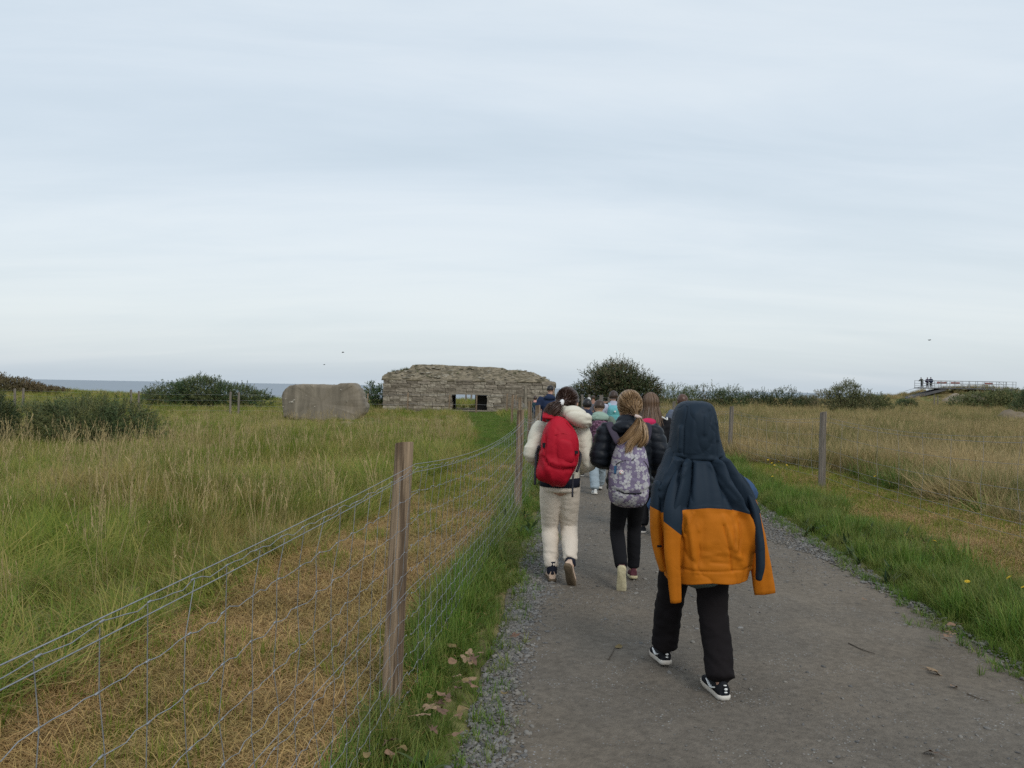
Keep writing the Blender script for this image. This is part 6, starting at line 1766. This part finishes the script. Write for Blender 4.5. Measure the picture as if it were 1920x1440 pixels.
# ------------------------------------------------------------------ the others on the path
def GP(px, d, dz=0.0): x = at(px, 780, d).x; return (x, d, gz1(x, d) + 0.018 + dz)
h_dark = hair_mat('black_hair', (0.010, 0.008, 0.008), (0.025, 0.018, 0.015))
h_brown = hair_mat('mid_brown_hair', (0.045, 0.025, 0.016), (0.09, 0.05, 0.03))
h_long = hair_mat('long_brown_hair', (0.085, 0.045, 0.026), (0.19, 0.115, 0.068))
M_jean = cloth('pale_jeans', (0.30, 0.36, 0.40), 0.9, 0.12)
M_whiteshoe = cloth('white_shoe', (0.66, 0.66, 0.64), 0.6)
STEP = lambda s, k=0.13: [(-0.07, s * k, 0.0, 2 if s > 0 else 35, 3), (0.07, -s * k, 0.0, 35 if s > 0 else 2, -3)]
def bag(owner_loc, label, W, Hh, T, cz, material, y=-0.10, strapm=None, rz=0, pocket=True, z_sh=None):
    o = thing('backpack', owner_loc, label, 'backpack', None, rz)
    w, h = W / 2, Hh / 2
    v, f, s = pillow([(-w * .8, cz + h * .85), (0, cz + h), (w * .8, cz + h * .85), (w, cz + h * .2), (w, cz - h * .7), (w * .75, cz - h), (-w * .75, cz - h), (-w, cz - h * .7), (-w, cz + h * .2)], T, y, 48, 12, 3.0)
    me = MB().add(v, f).mesh('bag_body', True); displace(me, lambda co, no: 0.006 * fbm(co * 8, 1.0, 4, 3)); link('bag_body', me, material, o)
    if pocket:
        v, f, s2 = pillow([(-w * .7, cz + 0.0), (w * .7, cz), (w * .78, cz - h * .75), (-w * .78, cz - h * .75)], 0.045, y - T + 0.02, 40, 8, 4.0)
        me = MB().add(v, f).mesh('front_pocket', True); link('front_pocket', me, material, o)
    straps(o, z_sh or cz + h * 0.9, W * 0.30, cz - h * .8, y, strapm or material, 1.4)
    return o
# boy in the pale green hooded sweatshirt
M_green = cloth('sage_hoodie', (0.145, 0.185, 0.15), 0.9, 0.08)
M_mint = cloth('mint_hood', (0.27, 0.37, 0.31), 0.9, 0.08)
L = GP(1124, 11.0); H = at(1124, 750, 11.0).z - L[2]
o = person(L, H, 'boy in a sage green hooded top and pale jeans with a patterned maroon rucksack', [(-0.075, -0.10, 0, 6, 5), (0.075, 0.42, 0, 10, -8)], 'hoodie', 'pants', top_mat=M_green, leg_mat=M_jean, shoe_mat=M_whiteshoe, leg_r=(0.062, 0.052, 0.045),
           puff=1.05, hem=0.46, seed=31, hair=dict(mat=h_brown, k=1.07, low=-0.45, fringe=0.4), head=(0.0, 0.02, 0.2, 0.1), leg_fold=0.009)
hd_ = MB(); hd_.add(*sphere_geo((0.0, -0.06, 0.815 * H), (0.13, 0.085, 0.075), 20, 14)); hd_.add(*sphere_geo((0.0, 0.02, 0.84 * H), (0.10, 0.09, 0.05), 20, 12))
me = voxel_mesh(hd_, 0.012, 4, 'hood'); displace(me, lambda co, no: cloth_folds(co, 5, 0.010)); link('hood', me, M_mint, o['root'])
M_maroon = mat('maroon_pattern', (0.060, 0.022, 0.042), 0.8, 0.3, 60, 0.2, 120, col2=(0.22, 0.11, 0.17), c2scale=38, c2amt=0.9, c2lo=0.5, c2hi=0.56)
b_ = bag(L, 'dark maroon speckled rucksack on the boy in green', 0.30, 0.36, 0.13, 0.66 * H, M_maroon, -0.085, cloth('dark_strap', (0.03, 0.02, 0.03)))
# dark haired child in front of him
L = GP(1101, 13.2); H = at(1098, 748, 13.2).z - L[2]
person(L, H, 'dark haired child in navy and grey half hidden beside the cream hood', STEP(1), 'jacket', 'pants', top_mat=cloth('navy_top_h', (0.03, 0.04, 0.075)), leg_mat=cloth('grey_brown_trousers', (0.13, 0.115, 0.095)), shoe_mat=cloth('navy_shoe', (0.02, 0.025, 0.045)),
       hair=dict(mat=h_dark, k=1.10, low=-0.6), seed=33)
# child with the turquoise rucksack
L = GP(1150, 15.5); H = at(1152, 733, 15.5).z - L[2]
person(L, H, 'child in a pale lilac top with a turquoise rucksack', STEP(-1), 'jacket', 'pants', top_mat=cloth('pale_lilac', (0.42, 0.43, 0.52)), leg_mat=cloth('teal_trousers', (0.03, 0.05, 0.06)), shoe_mat=M_whiteshoe,
       hair=dict(mat=h_brown, k=1.08, low=-0.6), seed=35, puff=1.05)
M_teal = mat('turquoise_cloth', (0.10, 0.33, 0.32), 0.8, 0.12, 10, 0.2, 120, col2=(0.16, 0.42, 0.48), c2scale=4, c2amt=0.8)
b_ = bag(L, 'turquoise rucksack with a small white label on the child ahead', 0.27, 0.38, 0.13, 0.69 * H, M_teal, -0.08, mat('pale_blue_strap', (0.25, 0.45, 0.52), 0.8))
MB().box((0.0, -0.245, 0.73 * H), (0.035, 0.012, 0.03)).build('white_label', M_white, b_)
# girl with long loose hair and pink collar
L = GP(1221, 7.9); H = at(1219, 737.5, 7.9).z - L[2]
o = person(L, H, 'girl with long loose brown hair, black jacket and pink collar', STEP(1), 'jacket', 'pants', top_mat=cloth('black_jacket_f', (0.014, 0.014, 0.017)), leg_mat=M_legging, shoe_mat=M_shoe_blk,
           arms=[((-0.22, 0.0, 0.62 * H), (-0.15, 0.14, 0.52 * H)), ((0.235, -0.02, 0.62 * H), (0.20, 0.12, 0.50 * H))], hair=dict(mat=h_long, k=1.06, low=-0.75), seed=37, puff=1.15, head=(0, 0.02, 0.1, 0.05))
def loose_hair(o, length, n, m_, seed, w=0.006):
    rng = np.random.default_rng(seed); C, R, rad = o['C'] + o['R'] @ V3(0, -o['hh'] * .03, o['hh'] * .08), o['R'], V3(o['hh'] * .36, o['hh'] * .43, o['hh'] * .44)
    paths = []
    while len(paths) < n:
        th = rng.uniform(0.55, 2 * math.pi - 0.55)         # angle from the front
        s = np.linspace(0, 1, 9); ph = math.pi / 2 - s * (math.pi / 2 + 0.35)
        lift = 1.05 + rng.uniform(0, 0.06)
        d = np.c_[np.cos(ph) * math.sin(th), np.cos(ph) * math.cos(th), np.sin(ph)]
        P = C + (d * rad * lift) @ R.T
        end = P[-1]; k = rng.uniform(0.85, 1.05) * length; g = np.linspace(0.12, 1, 8)[:, None]
        out = V3(math.sin(th), math.cos(th), 0) @ R.T
        Q = end + g * V3(0, 0, -k) + out * 0.045 * g + rng.normal(0, 0.012, 3) * g + V3(0, -0.03, 0) * g
        paths.append(np.vstack([P, Q]))
    V, F, T = strands_geo(paths, w, rng); me = mesh_np('long_hair', V, F, True); float_attr(me, 'tone', T)
    link('long_hair', me, m_, o['root'])
loose_hair(o, 0.235, 1000, h_long, 4, 0.008)
MB().add(*sphere_geo((-0.04, -0.085, 0.795 * H), (0.085, 0.05, 0.045), 18, 12)).build('collar', cloth('pink_fleece', (0.50, 0.028, 0.10)), o['root'], True)
MB().tube([(0.10, -0.05, 0.835 * H), (0.15, -0.06, 0.815 * H), (0.155, -0.03, 0.83 * H)], 0.008, 6, 3).build('white_piping', M_white, o['root'], True)
b_ = thing('shoulder_bag', (L[0] + 0.24, L[1] - 0.09, L[2]), 'small dusty pink bag hanging behind the girl with loose hair', 'bag')
v, f, s = pillow([(-0.05, 0.62 * H), (0.01, 0.68 * H), (0.045, 0.60 * H), (0.05, 0.54 * H), (-0.02, 0.53 * H)], 0.05, 0.0, 36, 8); MB().add(v, f).build('bag_body', cloth('dusty_pink', (0.28, 0.16, 0.15)), b_, True)
MB().tube([(0.0, 0.0, 0.66 * H), (-0.03, 0.05, 0.74 * H), (-0.08, 0.10, 0.80 * H)], [(0.008, 0.004)] * 3, 6, 3).build('strap', M_webbing, b_)
# child in blue grey behind the hooded boy
L = GP(1280, 12.3); H = at(1281, 739.5, 12.3).z - L[2]
person(L, H, 'child in a blue grey jacket mostly hidden behind the coat covered boy', STEP(-1), 'jacket', 'pants', top_mat=cloth('blue_grey_jacket', (0.115, 0.135, 0.18)), leg_mat=M_legging, shoe_mat=M_whiteshoe,
       hair=dict(mat=hair_mat('auburn_hair', (0.08, 0.035, 0.02), (0.16, 0.07, 0.04)), k=1.1, low=-0.7), seed=39, puff=1.1)
# man in navy
L = GP(1030, 19.0, -0.02); H = at(1032, 722.5, 19.0).z - L[2]
o = person(L, H, 'man in a navy hooded jacket near the bunker end of the path', STEP(1, 0.2), 'jacket', 'pants', top_mat=cloth('navy_jacket', (0.022, 0.034, 0.075)), leg_mat=cloth('navy_trousers', (0.02, 0.025, 0.045)), shoe_mat=M_shoe_blk,
           hair=dict(mat=h_dark, k=1.04, low=-0.4), seed=41, puff=1.22, hem=0.44, wide=1.06, head=(0.02, 0.02, -0.5, 0.05))
hd_ = MB(); hd_.add(*sphere_geo((0.0, -0.08, 0.815 * H), (0.14, 0.08, 0.075), 18, 12)); hd_.build('hood', cloth('navy_hood', (0.02, 0.032, 0.07)), o['root'], True)
# small child in pink beside the bunker
L = GP(1003, 30.0); H = at(1003, 742.5, 30.0).z - L[2]
person(L, H, 'small child with pink shoulders and a dark rucksack by the bunker', STEP(1), 'jacket', 'pants', top_mat=cloth('pale_pink', (0.55, 0.28, 0.24)), leg_mat=cloth('tan_trousers', (0.22, 0.18, 0.13)), shoe_mat=M_whiteshoe, hair=dict(mat=h_brown, k=1.1, low=-0.7), seed=43, vox=0.018, skin_voxel=0.014, hands=False)
bag(L, 'dark teal rucksack on the small child in pink by the bunker', 0.30, 0.42, 0.14, 0.64 * H, cloth('dark_teal', (0.02, 0.045, 0.055)), -0.085, pocket=False)
# heads further on
L = GP(1047.5, 25.0); H = at(1047, 736, 25.0).z - L[2]
person(L, H, 'dark haired person just beyond the man in navy', STEP(-1), 'jacket', 'pants', top_mat=cloth('dark_coat_l', (0.02, 0.022, 0.028)), leg_mat=M_legging, shoe_mat=M_shoe_blk, hair=dict(mat=h_dark, k=1.12, low=-0.6), seed=45, vox=0.018, skin_voxel=0.014, hands=False)
L = GP(1104, 27.0); H = at(1100, 745.5, 27.0).z - L[2]
person(L, H, 'distant child in a white cap beside the far bend of the path', STEP(1), 'jacket', 'pants', top_mat=cloth('grey_top_m', (0.12, 0.12, 0.14)), leg_mat=M_legging, shoe_mat=M_shoe_blk, hair=dict(mat=mat('white_cap', (0.6, 0.6, 0.58), 0.8), k=1.12, low=-0.1), seed=47, vox=0.018, skin_voxel=0.014, hands=False)
L = GP(1112, 31.0); H = at(1112, 741.5, 31.0).z - L[2]
person(L, H, 'distant bare headed child stretching one arm out to the side', STEP(-1), 'jacket', 'pants', arms=[((-0.17 * H, 0.02, 0.62 * H), (-0.16 * H, 0.12, 0.50 * H)), ((0.24 * H, 0.0, 0.78 * H), (0.38 * H, 0.02, 0.79 * H))],
       top_mat=cloth('brown_pink_top', (0.30, 0.17, 0.13)), leg_mat=M_legging, shoe_mat=M_shoe_blk, hair=dict(mat=h_brown, k=1.1, low=-0.5), seed=49, vox=0.018, skin_voxel=0.014)
# three visitors on the viewing platform
for px, lab, col, py, hd in ((1736.5, 'visitor in dark green leaning on the platform rail', (0.045, 0.05, 0.04), 707.5, 0.3), (1746.5, 'visitor in dark purple standing in the middle of the platform group', (0.035, 0.025, 0.05), 707.5, 0.05), (1753, 'visitor in dark navy standing at the end of the platform group', (0.015, 0.022, 0.05), 707, 0.05)):
    H = at(px, py, PD).z - dz
    person((p0.x + qx(px), PD + 1.2, dz), H, lab, STEP(1), 'jacket', 'pants', arms=None if hd < 0.1 else [((-0.24 * H, 0.1, 0.66 * H), (-0.34 * H, 0.2, 0.64 * H)), ((0.1 * H, 0.1, 0.64 * H), (-0.1 * H, 0.25, 0.62 * H))],
           top_mat=cloth('coat_p', col), leg_mat=cloth('legs_p', (0.06, 0.06, 0.065)), shoe_mat=M_shoe_blk, hair=dict(mat=h_dark, k=1.12, low=-0.5), seed=int(px), vox=0.03, skin_voxel=0.02, hands=False, puff=1.3, lean=hd * 0.2, sx=-hd * 0.8)

# ------------------------------------------------------------------ small things
def leaf_mesh(seed, lobes):
    rng = random.Random(seed); n = 20
    pts = []
    for i in range(n):
        a = i / n * 2 * math.pi; r = 0.5 + (0.22 * math.cos(a * lobes) if lobes else 0) + 0.18 * math.cos(a) + rng.uniform(-.04, .04)
        pts.append((r * math.cos(a), r * 0.72 * math.sin(a)))
    V = [(0, 0, 0.04)]; 
    cu, cv, tw = rng.uniform(0.1, 0.6), rng.uniform(-0.5, 0.5), rng.uniform(-.4, .4)
    for k in (0.5, 1.0):
        for x, y in pts:
            x, y = x * k, y * k
            V.append((x, y, cu * y * y + cv * x * x * 0.6 + tw * x * y + 0.08 * math.sin(7 * x + seed) * k + 0.03))
    F = [(0, 1 + i, 1 + (i + 1) % n) for i in range(n)] + [(1 + i, 1 + n + i, 1 + n + (i + 1) % n, 1 + (i + 1) % n) for i in range(n)]
    V = np.array(V); V[:, 2] -= V[:, 2].min()
    mb = MB().add(V, F)
    mb.tube([(-0.45, 0, V[:, 2].mean()), (-0.8, 0.05, 0.06), (-1.15, 0.0, 0.0)], 0.018, 4, 2)
    return mb.mesh('dead_leaf', True)
M_leafs = [mat('dead_leaf_%d' % i, c, 0.75, 0.25, 3, 0.3, 12) for i, c in enumerate(((0.21, 0.125, 0.075), (0.13, 0.075, 0.05), (0.25, 0.17, 0.10), (0.18, 0.13, 0.055)))]
lm = []
for i in range(8):
    m_ = leaf_mesh(i, (0, 5, 3, 0)[i % 4]); m_.materials.append(M_leafs[i % 4]); lm.append(m_)
def leaf(px, py, size, label, group=None, k=0, up=0.024):
    p = at(px, py, 1.0); d = Vector((p.x, 1.0, p.z - CAM_H)); t = (CAM_H - up) / -d.z
    x, y = d.x * t, t
    for _ in range(3): t = (CAM_H - gz1(x, y) - up) / -d.z; x, y = d.x * t, t
    o = bpy.data.objects.new('dead_leaf', lm[k % 8]); COL.objects.link(o)
    o.location = (x, y, gz1(x, y) + up); o.scale = (size,) * 3; o.rotation_euler = (_r.uniform(-.35, .35), _r.uniform(-.35, .35), _r.uniform(0, 6.28))
    tag(o, label, 'leaf', group)
leaf(962, 1193, 0.055, 'broad brown fallen leaf on the gravel at the path edge', k=1, up=0.05)
leaf(1162, 1212, 0.05, 'curled olive leaf lying alone in the middle of the path', k=3)
leaf(945, 1302, 0.05, 'ragged yellow brown leaf on the left gravel', k=7, up=0.05)
leaf(1750, 1262, 0.06, 'crumpled pale leaf cluster on the right side of the path', k=2)
leaf(1742, 1254, 0.045, 'small pale leaf touching the crumpled one on the path', k=6)
leaf(1788, 1287, 0.04, 'flat orange brown leaf right of the crumpled cluster', k=0)
leaf(1750, 1415, 0.05, 'long brown leaf at the bottom of the path', k=5)
leaf(1620, 1124, 0.045, 'orange leaf caught at the right grass edge', k=0, up=0.06)
for (cxp, cyp, sx_, sy_, n, gname, lab) in ((830, 1330, 60, 45, 15, 'dead leaves below the nearest post', 'dead brown leaf in the drift at the foot of the nearest post'),
                                        (870, 1225, 45, 22, 8, 'dead leaves in the left verge', 'dead leaf caught in the green verge beside the gravel'),
                                        (870, 1280, 40, 14, 6, 'dead leaves in the left verge', 'dead leaf caught in the green verge beside the gravel'),
                                        (1785, 1190, 30, 18, 7, 'dead leaves at the right grass edge', 'dead leaf lying against the right grass edge'), (740, 1415, 50, 18, 5, 'dead leaves at the bottom left', 'dead leaf in the grass at the bottom under the fence')):
    for i in range(n):
        leaf(cxp + _r.gauss(0, sx_ * 0.5), min(cyp + _r.gauss(0, sy_ * 0.5), 1436), _r.uniform(0.035, 0.062), lab, gname, _r.randrange(8), _r.uniform(0.07, 0.16))
# yellow wildflowers
M_yel = mat('yellow_petals', (0.62, 0.42, 0.02), 0.6, 0.1, 20); M_stem = mat('green_stem', (0.07, 0.12, 0.03), 0.7, 0.1, 10)
fl_ = MB()
for k in range(11):
    a = k / 11 * 6.283; c, s = math.cos(a), math.sin(a)
    fl_.add([(c * .004, s * .004, 0.0), (c * .013 - s * .0035, s * .013 + c * .0035, 0.003), (c * .020, s * .020, 0.001), (c * .013 + s * .0035, s * .013 - c * .0035, 0.003)], [(0, 1, 2, 3)])
fl_.add(*sphere_geo((0, 0, 0.002), (0.006, 0.006, 0.004), 8, 5))
flm = fl_.mesh('blossom'); flm.materials.append(M_yel)
sm_ = MB().tube([(0, 0, -0.30), (0.01, 0, -0.15), (0, 0, 0)], 0.0018, 4, 2).mesh('stem'); sm_.materials.append(M_stem)
FLW = {0: 'yellow wildflower highest up on the right verge slope', 1: 'yellow wildflower in the middle of the right verge', 2: 'yellow wildflower near the right edge of the picture', 3: 'yellow wildflower cut by the right edge of the picture',
       4: 'yellow wildflower beside the second pale post of the right fence', 11: 'lower yellow wildflower under the left netting beside the girl in cream', 12: 'upper yellow wildflower under the left netting beside the girl in cream'}
for fi, (px, py, z) in enumerate(((1752, 1014, 0.26), (1813, 1090, 0.26), (1891, 1082, 0.26), (1919, 1100, 0.25), (1640, 893, 0.24), (1447, 868, 0.3), (1452, 872, 0.28), (1460, 865, 0.3), (1448, 893, 0.25), (1440, 862, 0.3), (1475, 872, 0.28), (1012, 900, 0.2), (1006, 885, 0.22))):
    p = at(px, py, 1.0); d = Vector((p.x, 1.0, p.z - CAM_H)); t = (CAM_H - z) / -d.z
    x, y = d.x * t, t
    o = thing('wildflower', (x, y, gz1(x, y)), FLW.get(fi, 'yellow wildflower in the cluster on the verge right of the orange coat'), 'flower', 'yellow wildflowers in the verges')
    hgt = z - gz1(x, y)
    b1 = bpy.data.objects.new('blossom', flm); COL.objects.link(b1); b1.parent = o; b1.location = (0, 0, hgt); b1.rotation_euler = (_r.uniform(0.2, 0.8), 0, _r.uniform(0, 6))
    s1 = bpy.data.objects.new('stem', sm_); COL.objects.link(s1); s1.parent = o; s1.location = (0, 0, hgt)
# twigs on the path
for i, (pxa, pya, pxb, pyb) in enumerate(((1590, 1205, 1640, 1225), (1812, 1300, 1856, 1314), (1140, 1236, 1152, 1215))):
    P = []
    for px, py in ((pxa, pya), ((pxa + pxb) / 2, (pya + pyb) / 2 + 2), (pxb, pyb)):
        p = at(px, py, 1.0); t = CAM_H / -(p.z - CAM_H); t = (CAM_H - 0.025) / -(p.z - CAM_H); P.append((p.x * t, t, gz1(p.x * t, t) + 0.025))
    tag(MB().tube(P, [0.003, 0.0025, 0.0015], 5, 3).build('twig', M_twig), ('thin dark twig on the right half of the path', 'short brown twig near the right path edge', 'bent stalk of the olive leaf on the path')[i], 'twig')
# birds far off in the sky
M_bird = mat('dark_feathers', (0.03, 0.03, 0.035), 0.8, 0.1, 10)
for px, py, d, lab in ((643, 661, 90, 'small dark bird flying above the concrete slab'), (608, 684, 120, 'tiny bird lowest in the sky left of the bunker'), (1743, 638, 95, 'small dark bird gliding above the viewing platform')):
    p = at(px, py, d)
    mb = MB(); mb.tube([(-0.16, 0, 0), (-0.05, 0, 0.02), (0.06, 0, 0.025), (0.15, 0, 0.03)], [0.012, 0.05, 0.045, 0.02], 8, 3, side=(0, 1, 0))
    for s in (-1, 1): mb.add([(0.05, 0, 0.03), (-0.06, 0, 0.03), (-0.06, s * 0.22, 0.10), (0.0, s * 0.40, 0.05), (0.05, s * 0.22, 0.11)], [(0, 1, 2, 3, 4)])
    tag(mb.build('bird', M_bird, None, False, p), lab, 'bird')
